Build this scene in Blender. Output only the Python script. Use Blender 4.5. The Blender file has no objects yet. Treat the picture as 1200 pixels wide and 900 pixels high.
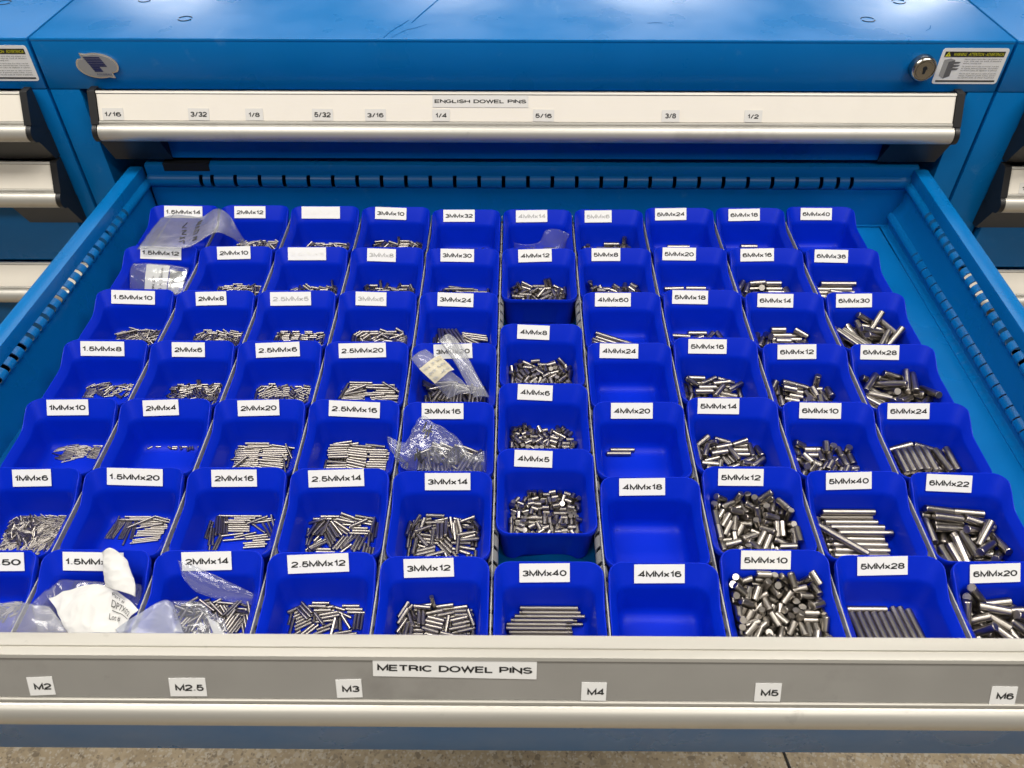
import bpy, bmesh, math, random
from mathutils import Vector, Matrix, Euler, noise

R = math.radians
S = bpy.context.scene
C = S.collection
rng = random.Random(7)

# ------------------------------------------------------------------ camera
cd = bpy.data.cameras.new('camera')
cam = bpy.data.objects.new('camera', cd)
C.objects.link(cam)
cam.location = (0.0152, -0.7526, 0.4557)
cam.rotation_euler = (0.8124, -0.0006, 0.0064)
cd.sensor_fit = 'HORIZONTAL'
cd.sensor_width = 36.0
cd.lens = 28.072
cd.clip_start = 0.01
cd.clip_end = 100.0
cd.dof.use_dof = True
cd.dof.focus_distance = 0.68
cd.dof.aperture_fstop = 22.0
S.camera = cam
S.render.resolution_x, S.render.resolution_y = 1024, 768

# ------------------------------------------------------------------ world + lamps (indoor: a workshop lit by ceiling panels)
w = bpy.data.worlds.new('World')
S.world = w
w.use_nodes = True
w.node_tree.nodes['Background'].inputs['Color'].default_value = (1.0, 0.96, 0.90, 1)
w.node_tree.nodes['Background'].inputs['Strength'].default_value = 0.075
S.view_settings.view_transform = 'Standard'
S.view_settings.look = 'None'
S.view_settings.exposure = 0.0
S.view_settings.gamma = 1.0

def lamp(loc, sx, sy, power, col=(1.0, 0.955, 0.88)):
    ld = bpy.data.lights.new('ceiling_light', 'AREA')
    ld.shape = 'RECTANGLE'; ld.size = sx; ld.size_y = sy
    ld.energy = power; ld.color = col
    o = bpy.data.objects.new('ceiling_light', ld)
    C.objects.link(o)
    o.location = loc
    return o
# rows of ceiling panels; the far ones are the soft glows mirrored in the cabinet top
for x, y, p in ((-3.9, 6.9, 260), (-0.72, 6.9, 360), (1.36, 6.7, 360), (1.75, 5.7, 70), (4.4, 6.9, 260)):
    lamp((x, y, 2.26), 0.5, 1.2, p)
for x, y, p in ((-1.05, -0.45, 34), (1.05, -0.45, 34), (-0.9, 1.5, 12), (0.9, 1.5, 12), (-0.95, -1.7, 16), (0.95, -1.7, 16)):
    lamp((x, y, 1.9), 1.5, 0.45, p)

# ------------------------------------------------------------------ materials
def mat(name, base, rough=0.5, metal=0.0, bump=0.0, bscale=200.0, var=0.0, vscale=30.0, rvar=0.0, spec=0.5, coat=0.0, stretch=None):
    m = bpy.data.materials.new(name); m.use_nodes = True
    nt = m.node_tree; b = nt.nodes['Principled BSDF']
    b.inputs['Base Color'].default_value = (*base, 1)
    b.inputs['Roughness'].default_value = rough
    b.inputs['Metallic'].default_value = metal
    b.inputs['Specular IOR Level'].default_value = spec
    b.inputs['Coat Weight'].default_value = coat
    tc = nt.nodes.new('ShaderNodeTexCoord'); src = tc.outputs['Object']
    if stretch:
        mp = nt.nodes.new('ShaderNodeMapping'); mp.inputs['Scale'].default_value = stretch
        nt.links.new(src, mp.inputs[0]); src = mp.outputs[0]
    if var > 0 or rvar > 0:
        n = nt.nodes.new('ShaderNodeTexNoise'); n.inputs['Scale'].default_value = vscale; n.inputs['Detail'].default_value = 5
        nt.links.new(src, n.inputs['Vector'])
        if var > 0:
            mx = nt.nodes.new('ShaderNodeMix'); mx.data_type = 'RGBA'
            mx.inputs[6].default_value = (*[c * (1 - var) for c in base], 1)
            mx.inputs[7].default_value = (*[min(1, c * (1 + var)) for c in base], 1)
            nt.links.new(n.outputs['Fac'], mx.inputs[0]); nt.links.new(mx.outputs[2], b.inputs['Base Color'])
        if rvar > 0:
            mr = nt.nodes.new('ShaderNodeMapRange')
            mr.inputs[1].default_value = 0.3; mr.inputs[2].default_value = 0.7
            mr.inputs[3].default_value = max(0.02, rough - rvar); mr.inputs[4].default_value = min(1, rough + rvar)
            nt.links.new(n.outputs['Fac'], mr.inputs[0]); nt.links.new(mr.outputs[0], b.inputs['Roughness'])
    if bump > 0:
        n2 = nt.nodes.new('ShaderNodeTexNoise'); n2.inputs['Scale'].default_value = bscale; n2.inputs['Detail'].default_value = 3
        bp = nt.nodes.new('ShaderNodeBump'); bp.inputs['Strength'].default_value = bump; bp.inputs['Distance'].default_value = 0.001
        nt.links.new(src, n2.inputs['Vector']); nt.links.new(n2.outputs['Fac'], bp.inputs['Height'])
        nt.links.new(bp.outputs[0], b.inputs['Normal'])
    return m

M = {}
M['paint'] = mat('blue_powder_coat', (0.001, 0.145, 0.43), 0.31, spec=0.30, bump=0.06, bscale=900, var=0.08, vscale=14, rvar=0.07)
M['bin'] = mat('blue_polypropylene', (0.0003, 0.020, 0.50), 0.40, spec=0.14, bump=0.03, bscale=500, var=0.05, vscale=40, rvar=0.06)
M['alu'] = mat('satin_aluminium', (0.55, 0.53, 0.48), 0.40, metal=0.55, bump=0.02, bscale=300, var=0.04, vscale=20, rvar=0.05, stretch=(0.2, 4, 4))
M['strip'] = mat('label_strip_shaded', (0.33, 0.32, 0.30), 0.5, metal=0.2, bump=0.03, bscale=250, var=0.07, vscale=25, rvar=0.08)  # open drawer's strip: same material, its shade put into a darker base colour
M['strip_lit'] = mat('label_strip_lit', (0.82, 0.77, 0.68), 0.5, var=0.03, vscale=25, bump=0.02)  # closed drawers' strip: same material, the brighter light put into its colour
M['black'] = mat('black_plastic', (0.012, 0.012, 0.013), 0.42, bump=0.05, bscale=600)
M['dark'] = mat('dark_interior', (0.004, 0.006, 0.01), 0.8)
M['galv'] = mat('galvanised_steel', (0.42, 0.42, 0.42), 0.45, metal=0.5, var=0.15, vscale=120, rvar=0.1)
M['grey'] = mat('grey_plastic', (0.30, 0.30, 0.29), 0.45, var=0.08, vscale=60)
M['steel'] = mat('ground_steel', (0.345, 0.32, 0.29), 0.30, metal=1.0, var=0.10, vscale=9)
M['chrome'] = mat('chrome', (0.80, 0.79, 0.77), 0.22, metal=0.85, rvar=0.06, vscale=120)
M['label'] = mat('white_label_tape', (0.80, 0.80, 0.79), 0.5, var=0.03, vscale=120)
M['label_grey'] = mat('clear_label_tape', (0.70, 0.68, 0.64), 0.5, var=0.04, vscale=120)
def grime(m, scale, amount, lo=0.60, hi=0.74, tint=(0.10, 0.09, 0.08), stretch=(1, 1, 1), rough_up=0.12):
    """worn and dirty spots with an outline of their own, mixed over a material's colour"""
    nt = m.node_tree; b = nt.nodes['Principled BSDF']; bc = b.inputs['Base Color']
    tc = nt.nodes.new('ShaderNodeTexCoord'); mp = nt.nodes.new('ShaderNodeMapping'); mp.inputs['Scale'].default_value = stretch
    nt.links.new(tc.outputs['Object'], mp.inputs[0])
    n = nt.nodes.new('ShaderNodeTexNoise'); n.inputs['Scale'].default_value = scale; n.inputs['Detail'].default_value = 7; n.inputs['Roughness'].default_value = 0.62
    nt.links.new(mp.outputs[0], n.inputs['Vector'])
    mr = nt.nodes.new('ShaderNodeMapRange'); mr.inputs[1].default_value = lo; mr.inputs[2].default_value = hi; mr.inputs[3].default_value = 0; mr.inputs[4].default_value = amount
    nt.links.new(n.outputs['Fac'], mr.inputs[0])
    mx = nt.nodes.new('ShaderNodeMix'); mx.data_type = 'RGBA'; mx.inputs[7].default_value = (*tint, 1)
    if bc.is_linked: nt.links.new(bc.links[0].from_socket, mx.inputs[6])
    else: mx.inputs[6].default_value = bc.default_value
    nt.links.new(mr.outputs[0], mx.inputs[0]); nt.links.new(mx.outputs[2], bc)
grime(M['alu'], 9, 0.30); grime(M['alu'], 60, 0.25, 0.66, 0.76)
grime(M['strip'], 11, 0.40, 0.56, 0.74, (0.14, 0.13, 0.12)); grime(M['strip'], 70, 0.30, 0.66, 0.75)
grime(M['strip_lit'], 12, 0.10, 0.58, 0.76, (0.45, 0.40, 0.32)); grime(M['strip_lit'], 55, 0.25, 0.70, 0.78, (0.3, 0.27, 0.22))
grime(M['paint'], 40, 0.11, 0.64, 0.74, (0.25, 0.42, 0.60), (1.0, 0.25, 1.0)); grime(M['paint'], 130, 0.35, 0.70, 0.76, (0.005, 0.03, 0.10))
grime(M['bin'], 50, 0.10, 0.60, 0.74, (0.02, 0.06, 0.50), (1.0, 0.35, 0.35)); grime(M['bin'], 420, 0.35, 0.71, 0.76, (0.30, 0.34, 0.60))
M['scratch'] = mat('bare_scratch', (0.010, 0.10, 0.30), 0.95, spec=0.0)
M['ink'] = mat('black_ink', (0.012, 0.012, 0.012), 0.6)
M['ink_pale'] = mat('faded_ink', (0.45, 0.45, 0.44), 0.6, var=0.5, vscale=260)
M['ink_ghost'] = mat('ghost_ink', (0.80, 0.80, 0.77), 0.5, var=0.12, vscale=260)
M['paper'] = mat('white_paper', (0.62, 0.615, 0.60), 0.75, bump=0.1, bscale=60, var=0.03, vscale=40)
M['yellow'] = mat('yellow_print', (0.62, 0.60, 0.02), 0.5)
M['nickel'] = mat('worn_nickel', (0.40, 0.39, 0.37), 0.22, metal=1.0, rvar=0.06, vscale=300)
M['badge'] = mat('badge_grey', (0.36, 0.37, 0.38), 0.35, metal=0.4, rvar=0.08, vscale=60)
M['navy'] = mat('navy_print', (0.012, 0.02, 0.09), 0.35)
M['print_grey'] = mat('grey_print', (0.33, 0.33, 0.32), 0.55)
M['print_dark'] = mat('dark_grey_print', (0.12, 0.12, 0.12), 0.55)

def plastic_film(name, clear=0.72, milk=(0.75, 0.77, 0.8), rough=0.12, gloss=0.35):
    m = bpy.data.materials.new(name); m.use_nodes = True
    nt = m.node_tree; nt.nodes.remove(nt.nodes['Principled BSDF'])
    out = nt.nodes['Material Output']
    tr = nt.nodes.new('ShaderNodeBsdfTransparent'); tr.inputs[0].default_value = (0.96, 0.97, 0.98, 1)
    df = nt.nodes.new('ShaderNodeBsdfDiffuse'); df.inputs[0].default_value = (*milk, 1)
    tl = nt.nodes.new('ShaderNodeBsdfTranslucent'); tl.inputs[0].default_value = (*milk, 1)
    gl = nt.nodes.new('ShaderNodeBsdfGlossy'); gl.inputs['Roughness'].default_value = rough
    fr = nt.nodes.new('ShaderNodeLayerWeight'); fr.inputs['Blend'].default_value = 0.22
    n = nt.nodes.new('ShaderNodeTexNoise'); n.inputs['Scale'].default_value = 150; n.inputs['Detail'].default_value = 4
    tc = nt.nodes.new('ShaderNodeTexCoord'); nt.links.new(tc.outputs['Object'], n.inputs['Vector'])
    bp = nt.nodes.new('ShaderNodeBump'); bp.inputs['Strength'].default_value = 0.5; bp.inputs['Distance'].default_value = 0.001
    nt.links.new(n.outputs['Fac'], bp.inputs['Height'])
    for k in (df, tl, gl, fr): nt.links.new(bp.outputs[0], k.inputs['Normal'])
    a = nt.nodes.new('ShaderNodeMixShader'); a.inputs[0].default_value = 0.5
    nt.links.new(df.outputs[0], a.inputs[1]); nt.links.new(tl.outputs[0], a.inputs[2])
    b = nt.nodes.new('ShaderNodeMixShader'); b.inputs[0].default_value = clear
    nt.links.new(a.outputs[0], b.inputs[1]); nt.links.new(tr.outputs[0], b.inputs[2])
    mu = nt.nodes.new('ShaderNodeMath'); mu.operation = 'MULTIPLY_ADD'; mu.inputs[1].default_value = 0.55; mu.inputs[2].default_value = gloss * 0.10
    nt.links.new(fr.outputs['Facing'], mu.inputs[0])
    c = nt.nodes.new('ShaderNodeMixShader'); nt.links.new(mu.outputs[0], c.inputs[0])
    nt.links.new(b.outputs[0], c.inputs[1]); nt.links.new(gl.outputs[0], c.inputs[2])
    nt.links.new(c.outputs[0], out.inputs[0])
    return m
M['film'] = plastic_film('clear_bag_film', 0.90)
M['film_milky'] = plastic_film('cloudy_bag_film', 0.72, (0.74, 0.74, 0.72), 0.22)
M['film_frost'] = plastic_film('frosted_bag_film', 0.68, (0.70, 0.74, 0.82), 0.28)

def floor_material():
    m = bpy.data.materials.new('terrazzo_concrete'); m.use_nodes = True
    nt = m.node_tree; b = nt.nodes['Principled BSDF']
    tc = nt.nodes.new('ShaderNodeTexCoord')
    n = nt.nodes.new('ShaderNodeTexNoise'); n.inputs['Scale'].default_value = 18; n.inputs['Detail'].default_value = 8; n.inputs['Roughness'].default_value = 0.7
    r0 = nt.nodes.new('ShaderNodeValToRGB')
    r0.color_ramp.elements[0].position = 0.3; r0.color_ramp.elements[0].color = (0.30, 0.228, 0.140, 1)
    r0.color_ramp.elements[1].position = 0.72; r0.color_ramp.elements[1].color = (0.57, 0.46, 0.31, 1)
    nt.links.new(tc.outputs['Object'], n.inputs[0]); nt.links.new(n.outputs['Fac'], r0.inputs[0])
    prev = r0.outputs[0]
    for sc, lo, hi in ((120, 0.50, 0.44), (280, 0.46, 0.38)):
        v = nt.nodes.new('ShaderNodeTexVoronoi'); v.inputs['Scale'].default_value = sc; v.inputs['Randomness'].default_value = 1.0
        v2 = nt.nodes.new('ShaderNodeTexVoronoi'); v2.feature = 'DISTANCE_TO_EDGE'; v2.inputs['Scale'].default_value = sc
        nt.links.new(tc.outputs['Object'], v.inputs['Vector']); nt.links.new(tc.outputs['Object'], v2.inputs['Vector'])
        cr = nt.nodes.new('ShaderNodeValToRGB'); cr.color_ramp.interpolation = 'CONSTANT'
        cr.color_ramp.elements[0].position = 0.0; cr.color_ramp.elements[0].color = (0.06, 0.045, 0.035, 1)
        cr.color_ramp.elements[1].position = 0.18; cr.color_ramp.elements[1].color = (0.30, 0.23, 0.16, 1)
        for p, col in ((0.36, (0.50, 0.45, 0.38, 1)), (0.5, (0.20, 0.17, 0.13, 1)), (0.62, (0.62, 0.58, 0.50, 1))):
            e = cr.color_ramp.elements.new(p); e.color = col
        sp = nt.nodes.new('ShaderNodeSeparateColor'); nt.links.new(v.outputs['Color'], sp.inputs[0])
        nt.links.new(sp.outputs[0], cr.inputs[0])
        # a chip shows in some of the cells only, inside its outline
        g = nt.nodes.new('ShaderNodeMath'); g.operation = 'GREATER_THAN'; g.inputs[1].default_value = lo + 0.12
        nt.links.new(sp.outputs[1], g.inputs[0])
        e2 = nt.nodes.new('ShaderNodeMapRange'); e2.inputs[1].default_value = 0.04; e2.inputs[2].default_value = 0.12
        nt.links.new(v2.outputs['Distance'], e2.inputs[0])
        ml = nt.nodes.new('ShaderNodeMath'); ml.operation = 'MULTIPLY'
        nt.links.new(g.outputs[0], ml.inputs[0]); nt.links.new(e2.outputs[0], ml.inputs[1])
        mx = nt.nodes.new('ShaderNodeMix'); mx.data_type = 'RGBA'
        nt.links.new(ml.outputs[0], mx.inputs[0]); nt.links.new(prev, mx.inputs[6]); nt.links.new(cr.outputs[0], mx.inputs[7])
        prev = mx.outputs[2]
    soft = nt.nodes.new('ShaderNodeMix'); soft.data_type = 'RGBA'; soft.inputs[0].default_value = 0.5
    nt.links.new(r0.outputs[0], soft.inputs[6]); nt.links.new(prev, soft.inputs[7]); nt.links.new(soft.outputs[2], b.inputs['Base Color'])
    b.inputs['Roughness'].default_value = 0.45
    return m
M['floor'] = floor_material()

# ------------------------------------------------------------------ helpers
def tag(o, label=None, cat=None, group=None, kind=None):
    if label: o['label'] = label
    if cat: o['category'] = cat
    if group: o['group'] = group
    if kind: o['kind'] = kind
    return o

def empty(name, loc=(0, 0, 0)):
    o = bpy.data.objects.new(name, None); C.objects.link(o)
    o.location = loc; o.empty_display_size = 0.02
    return o

def link(name, me, parent=None, loc=(0, 0, 0), rot=(0, 0, 0)):
    o = bpy.data.objects.new(name, me); C.objects.link(o)
    if parent: o.parent = parent
    o.location = loc; o.rotation_euler = rot
    return o

def finish(bm, name, material, angle=35):
    bmesh.ops.recalc_face_normals(bm, faces=bm.faces)
    me = bpy.data.meshes.new(name); bm.to_mesh(me); bm.free()
    for m in (material if isinstance(material, (list, tuple)) else [material]): me.materials.append(m)
    me.shade_smooth(); me.set_sharp_from_angle(angle=R(angle))
    return me

def add_box(bm, x0, x1, y0, y1, z0, z1, bevel=0.0, seg=2):
    g = bmesh.ops.create_cube(bm, size=1.0)
    vs = g['verts']
    bmesh.ops.scale(bm, vec=(x1 - x0, y1 - y0, z1 - z0), verts=vs)
    bmesh.ops.translate(bm, vec=((x0 + x1) / 2, (y0 + y1) / 2, (z0 + z1) / 2), verts=vs)
    if bevel > 0:
        es = list({e for v in vs for e in v.link_edges})
        bmesh.ops.bevel(bm, geom=es, offset=bevel, segments=seg, profile=0.5, affect='EDGES')

def box(name, parent, m, x0, x1, y0, y1, z0, z1, bevel=0.0):
    bm = bmesh.new(); add_box(bm, x0, x1, y0, y1, z0, z1, bevel)
    return link(name, finish(bm, name, m), parent)

def add_prism_x(bm, prof, x0, x1):
    """closed (y,z) outline swept along x"""
    a = [bm.verts.new((x0, y, z)) for y, z in prof]
    b = [bm.verts.new((x1, y, z)) for y, z in prof]
    n = len(prof)
    for i in range(n):
        j = (i + 1) % n
        bm.faces.new((a[i], a[j], b[j], b[i]))
    bm.faces.new(a); bm.faces.new(list(reversed(b)))

def add_poly(bm, pts, z0, z1):
    """closed (x,y) outline between two heights"""
    a = [bm.verts.new((x, y, z0)) for x, y in pts]
    b = [bm.verts.new((x, y, z1)) for x, y in pts]
    n = len(pts)
    for i in range(n):
        j = (i + 1) % n
        bm.faces.new((a[i], a[j], b[j], b[i]))
    bm.faces.new(list(reversed(a))); bm.faces.new(b)

def arc(cx, cy, r, a0, a1, n):
    return [(cx + r * math.cos(R(a0 + (a1 - a0) * i / n)), cy + r * math.sin(R(a0 + (a1 - a0) * i / n))) for i in range(n + 1)]

# wide sans lettering drawn as strokes (cap height 1)
def E_(cx, cy, rx, ry, a0, a1, n=9):
    return [(cx + rx * math.cos(R(a0 + (a1 - a0) * i / n)), cy + ry * math.sin(R(a0 + (a1 - a0) * i / n))) for i in range(n + 1)]
GL = {
 '0': (.92, [E_(.46, .5, .46, .5, 90, 450, 24)]), '1': (.50, [[(.05, .76), (.20, .80), (.34, .90), (.40, 1), (.40, 0)]]),
 '2': (.90, [E_(.45, .70, .42, .30, 170, -20, 12) + [(.60, .42), (.14, .20), (.02, 0), (.90, 0)]]),
 '3': (.90, [E_(.45, .75, .38, .25, 165, -90, 12) + E_(.45, .25, .42, .25, 90, -165, 12)]),
 '4': (.95, [[(.68, 0), (.68, 1), (.02, .27), (.95, .27)]]),
 '5': (.90, [[(.80, 1), (.18, 1), (.10, .50)] + E_(.45, .32, .42, .32, 130, -160, 14)]),
 '6': (.92, [E_(.46, .62, .43, .38, 35, 180, 9) + [(.03, .45)], E_(.46, .32, .42, .32, 90, 450, 20)]),
 '8': (.92, [E_(.46, .76, .37, .24, 90, 450, 18), E_(.46, .26, .44, .26, 90, 450, 18)]),
 '9': (.92, [E_(.46, .38, .43, .38, 215, 360, 9) + [(.89, .55)], E_(.46, .68, .42, .32, 90, 450, 20)]),
 'M': (1.15, [[(.02, 0), (.02, 1), (.575, .06), (1.13, 1), (1.13, 0)]]), 'x': (.78, [[(.02, 0), (.76, .72)], [(.02, .72), (.76, 0)]]),
 '.': (.22, [[(.11, -.02), (.11, .10)]]), '/': (.62, [[(.02, -.04), (.60, 1.04)]]), ' ': (.42, []),
 'E': (.90, [[(.90, 1), (.02, 1), (.02, 0), (.90, 0)], [(.02, .52), (.84, .52)]]), 'N': (1.0, [[(.02, 0), (.02, 1), (.98, 0), (.98, 1)]]),
 'G': (1.06, [E_(.52, .5, .52, .5, 40, 330, 20) + [(1.0, .45), (.58, .45)]]), 'L': (.82, [[(.02, 1), (.02, 0), (.82, 0)]]), 'I': (.10, [[(.05, 0), (.05, 1)]]),
 'S': (.96, [E_(.48, .75, .42, .25, 20, 245, 12) + [(.62, .48)] + E_(.48, .25, .46, .25, 62, -165, 12)]), 'H': (1.0, [[(.02, 0), (.02, 1)], [(.98, 0), (.98, 1)], [(.02, .52), (.98, .52)]]),
 'D': (1.02, [[(.02, 0), (.02, 1), (.45, 1)] + E_(.45, .5, .55, .5, 80, -80, 12) + [(.45, 0), (.02, 0)]]), 'O': (1.12, [E_(.56, .5, .56, .5, 90, 450, 26)]),
 'W': (1.45, [[(.0, 1), (.36, .04), (.72, .96), (1.09, .04), (1.45, 1)]]), 'P': (.94, [[(.02, 0), (.02, 1), (.55, 1)] + E_(.55, .73, .37, .27, 75, -75, 8) + [(.55, .46), (.02, .46)]]),
 'T': (.98, [[(.49, 0), (.49, 1)], [(.0, 1), (.98, 1)]]), 'R': (1.0, [[(.02, 0), (.02, 1), (.55, 1)] + E_(.55, .74, .37, .26, 75, -75, 8) + [(.55, .48), (.02, .48)], [(.55, .48), (.86, .30), (.94, 0)]]),
 'C': (1.06, [E_(.53, .5, .53, .5, 38, 322, 20)]),
}
def ribbon(bm, pts, hw):
    closed = len(pts) > 3 and (Vector(pts[0]) - Vector(pts[-1])).length < 1e-4
    P = [Vector(p) for p in pts]
    if closed: P = P[:-1]
    n = len(P); L, Rr = [], []
    for i in range(n):
        a = P[i - 1] if (i > 0 or closed) else None
        b = P[(i + 1) % n] if (i < n - 1 or closed) else None
        d1 = (P[i] - a).normalized() if a is not None else (b - P[i]).normalized()
        d2 = (b - P[i]).normalized() if b is not None else d1
        n1 = Vector((-d1.y, d1.x)); n2 = Vector((-d2.y, d2.x)); m = n1 + n2
        if m.length < 1e-3: m = n1
        m.normalize(); k = hw / max(0.38, m.dot(n1))
        L.append(bm.verts.new((P[i].x + m.x * k, P[i].y + m.y * k, 0))); Rr.append(bm.verts.new((P[i].x - m.x * k, P[i].y - m.y * k, 0)))
    for i in range(n if closed else n - 1):
        j = (i + 1) % n
        try: bm.faces.new((Rr[i], Rr[j], L[j], L[i]))
        except ValueError: pass

_text = {}
def text_mesh(s, width, height, weight=0.0, shear=0.0, m=None, key=''):
    """flat lettering in the XY plane, centred on the origin, fitted to width x height"""
    k = (s, round(width, 5), round(height, 5), key)
    if k in _text: return _text[k]
    if all(ch in GL for ch in s):
        bm = bmesh.new(); x = 0.0
        for ch in s:
            adv, strokes = GL[ch]
            for st_ in strokes: ribbon(bm, [(px + x, py) for px, py in st_], 0.128)
            x += adv + 0.26
        bmesh.ops.recalc_face_normals(bm, faces=bm.faces)
        me = bpy.data.meshes.new('lettering'); bm.to_mesh(me); bm.free()
    else:
        cu = bpy.data.curves.new('lettering', 'FONT'); cu.body = s; cu.size = 1.0; cu.resolution_u = 3; cu.shear = shear
        o = bpy.data.objects.new('lettering', cu); C.objects.link(o)
        dg = bpy.context.evaluated_depsgraph_get(); dg.update()
        me = bpy.data.meshes.new_from_object(o.evaluated_get(dg)); me.name = 'lettering'
        bpy.data.objects.remove(o); bpy.data.curves.remove(cu)
    xs = [v.co.x for v in me.vertices]; ys = [v.co.y for v in me.vertices]
    x0, x1, y0, y1 = min(xs), max(xs), min(ys), max(ys)
    sx = width / (x1 - x0); sy = height / (y1 - y0)
    for v in me.vertices:
        v.co.x = (v.co.x - (x0 + x1) / 2) * sx; v.co.y = (v.co.y - (y0 + y1) / 2) * sy; v.co.z = 0
    me.materials.clear(); me.materials.append(m or M['ink'])
    _text[k] = me
    return me

_lab = {}
def label_mesh(wd, ht, m='label'):
    k = (round(wd, 4), round(ht, 4), m)
    if k not in _lab:
        bm = bmesh.new(); add_box(bm, -wd / 2, wd / 2, -ht / 2, ht / 2, 0, 0.0003)
        _lab[k] = finish(bm, 'paper_label', M[m])
    return _lab[k]

def paper_label(parent, s, loc, rot, wd, ht, tw, th, m='label', ink='ink', name='paper_label', dx=0.0, dy=0.0):
    l = link(name, label_mesh(wd, ht, m), parent, loc, rot)
    if s:
        link('lettering', text_mesh(s, tw, th, 0.012, m=M[ink], key=ink), l, (dx, dy, 0.00045))
    return l

# ------------------------------------------------------------------ floor
bm = bmesh.new()
bmesh.ops.create_grid(bm, x_segments=1, y_segments=1, size=14)
fl = link('floor', finish(bm, 'floor', M['floor']), None, (0, 0, -0.75)); tag(fl, kind='structure')
bm = bmesh.new(); add_box(bm, -0.0012, 0.0012, -0.35, 0.35, 0, 0.004)
tag(link('floor_joint', finish(bm, 'floor_joint', M['black']), None, (0.428, -0.36, -0.75), (0, 0, R(9))), kind='structure')

# ------------------------------------------------------------------ cabinets
ZT = 0.1583          # cabinet top
YF = 0.06            # face of rail and posts
YB = 0.74

def knockout(parent, x, y):
    bm = bmesh.new()
    for a0, a1 in ((20, 165), (200, 345)):
        o = arc(0, 0, 0.0075, a0, a1, 10); i = arc(0, 0, 0.0064, a1, a0, 10)
        add_poly(bm, o + i, 0, 0.0004)
    return link('knockout', finish(bm, 'knockout', M['dark']), parent, (x, y, ZT + 0.0001))

def cabinet(name, x0, x1, label, post_l, post_r, marks):
    t = empty(name, ((x0 + x1) / 2, YF, -0.75)); tag(t, label, 'tool cabinet', 'blue tool cabinets standing in a row')
    inv = Vector(t.location)
    def b(n, m, *a, bevel=0.0):
        o = box(n, t, m, *a, bevel=bevel); o.location = -inv; return o
    b('top_panel', M['paint'], x0, x1, YF, YB, ZT - 0.004, ZT, bevel=0.0016)
    b('front_rail', M['paint'], x0 + 0.0006, x1 - 0.0006, YF + 0.0003, YF + 0.02, 0.1062, ZT - 0.0020, bevel=0.0006)
    b('side_post', M['paint'], x0 + 0.0006, post_l, YF + 0.0006, YF + 0.05, -0.74, 0.1056, bevel=0.001)
    b('side_post', M['paint'], post_r, x1 - 0.0006, YF + 0.0006, YF + 0.05, -0.74, 0.1056, bevel=0.001)
    b('side_panel', M['paint'], x0 + 0.0006, x0 + 0.002, YF + 0.0505, YB, -0.74, ZT - 0.005)
    b('side_panel', M['paint'], x1 - 0.002, x1 - 0.0006, YF + 0.0505, YB, -0.74, ZT - 0.005)
    b('back_panel', M['paint'], x0 + 0.003, x1 - 0.003, YB - 0.003, YB - 0.001, -0.74, ZT - 0.005)
    b('plinth', M['black'], x0 + 0.004, x1 - 0.004, YF + 0.03, YB - 0.01, -0.75, -0.742)
    for x, y in marks: 
        knockout(t, x, y).location = Vector((x, y, ZT + 0.0001)) - inv
    return t, inv

X0, X1 = -0.4727, 0.5114
main, minv = cabinet('tool_cabinet', X0, X1, 'blue steel drawer cabinet in the middle, with the pulled-out drawer, oval badge and key lock', -0.441, 0.4835,
    [(-0.3322, 0.1145), (0.3818, 0.1178), (-0.3938, 0.172), (0.433, 0.1733)])
left, linv = cabinet('tool_cabinet', X0 - 0.0022 - 0.984, X0 - 0.0022, 'blue steel drawer cabinet at the left edge, its three closed drawers showing their right ends', X0 - 0.984 + 0.03, -0.4985, [(-0.5445, 0.1625)])
right, rinv = cabinet('tool_cabinet', X1 + 0.0022, X1 + 0.0022 + 0.984, 'blue steel drawer cabinet at the right edge, only its left post in view', X1 + 0.044, X1 + 0.95, [])

def scratch(pts, wd):
    bm = bmesh.new(); L = []
    for i, (x, y) in enumerate(pts):
        a = Vector(pts[max(i - 1, 0)]); b = Vector(pts[min(i + 1, len(pts) - 1)]); d = (b - a).normalized(); k = wd * (0.3 + 0.7 * math.sin(math.pi * (i + 0.5) / len(pts)))
        L.append((bm.verts.new((x - d.y * k, y + d.x * k, 0)), bm.verts.new((x + d.y * k, y - d.x * k, 0))))
    for (a, b), (c, d) in zip(L, L[1:]): bm.faces.new((a, b, d, c))
    link('scratch', finish(bm, 'scratch', M['scratch']), main, Vector((0, 0, ZT + 0.0003)) - minv)
scratch([(-.118, .062), (-.113, .080), (-.104, .098), (-.098, .112)], .0005)
scratch([(-.110, .064), (-.098, .084), (-.088, .090), (-.078, .100)], .0004)
scratch([(-.094, .104), (-.088, .125), (-.080, .150), (-.071, .178)], .0008)
scratch([(.150, .105), (.158, .107), (.166, .1055)], .0006)
scratch([(.520 - .09, .085), (.437, .092), (.441, .101)], .0004)

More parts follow.
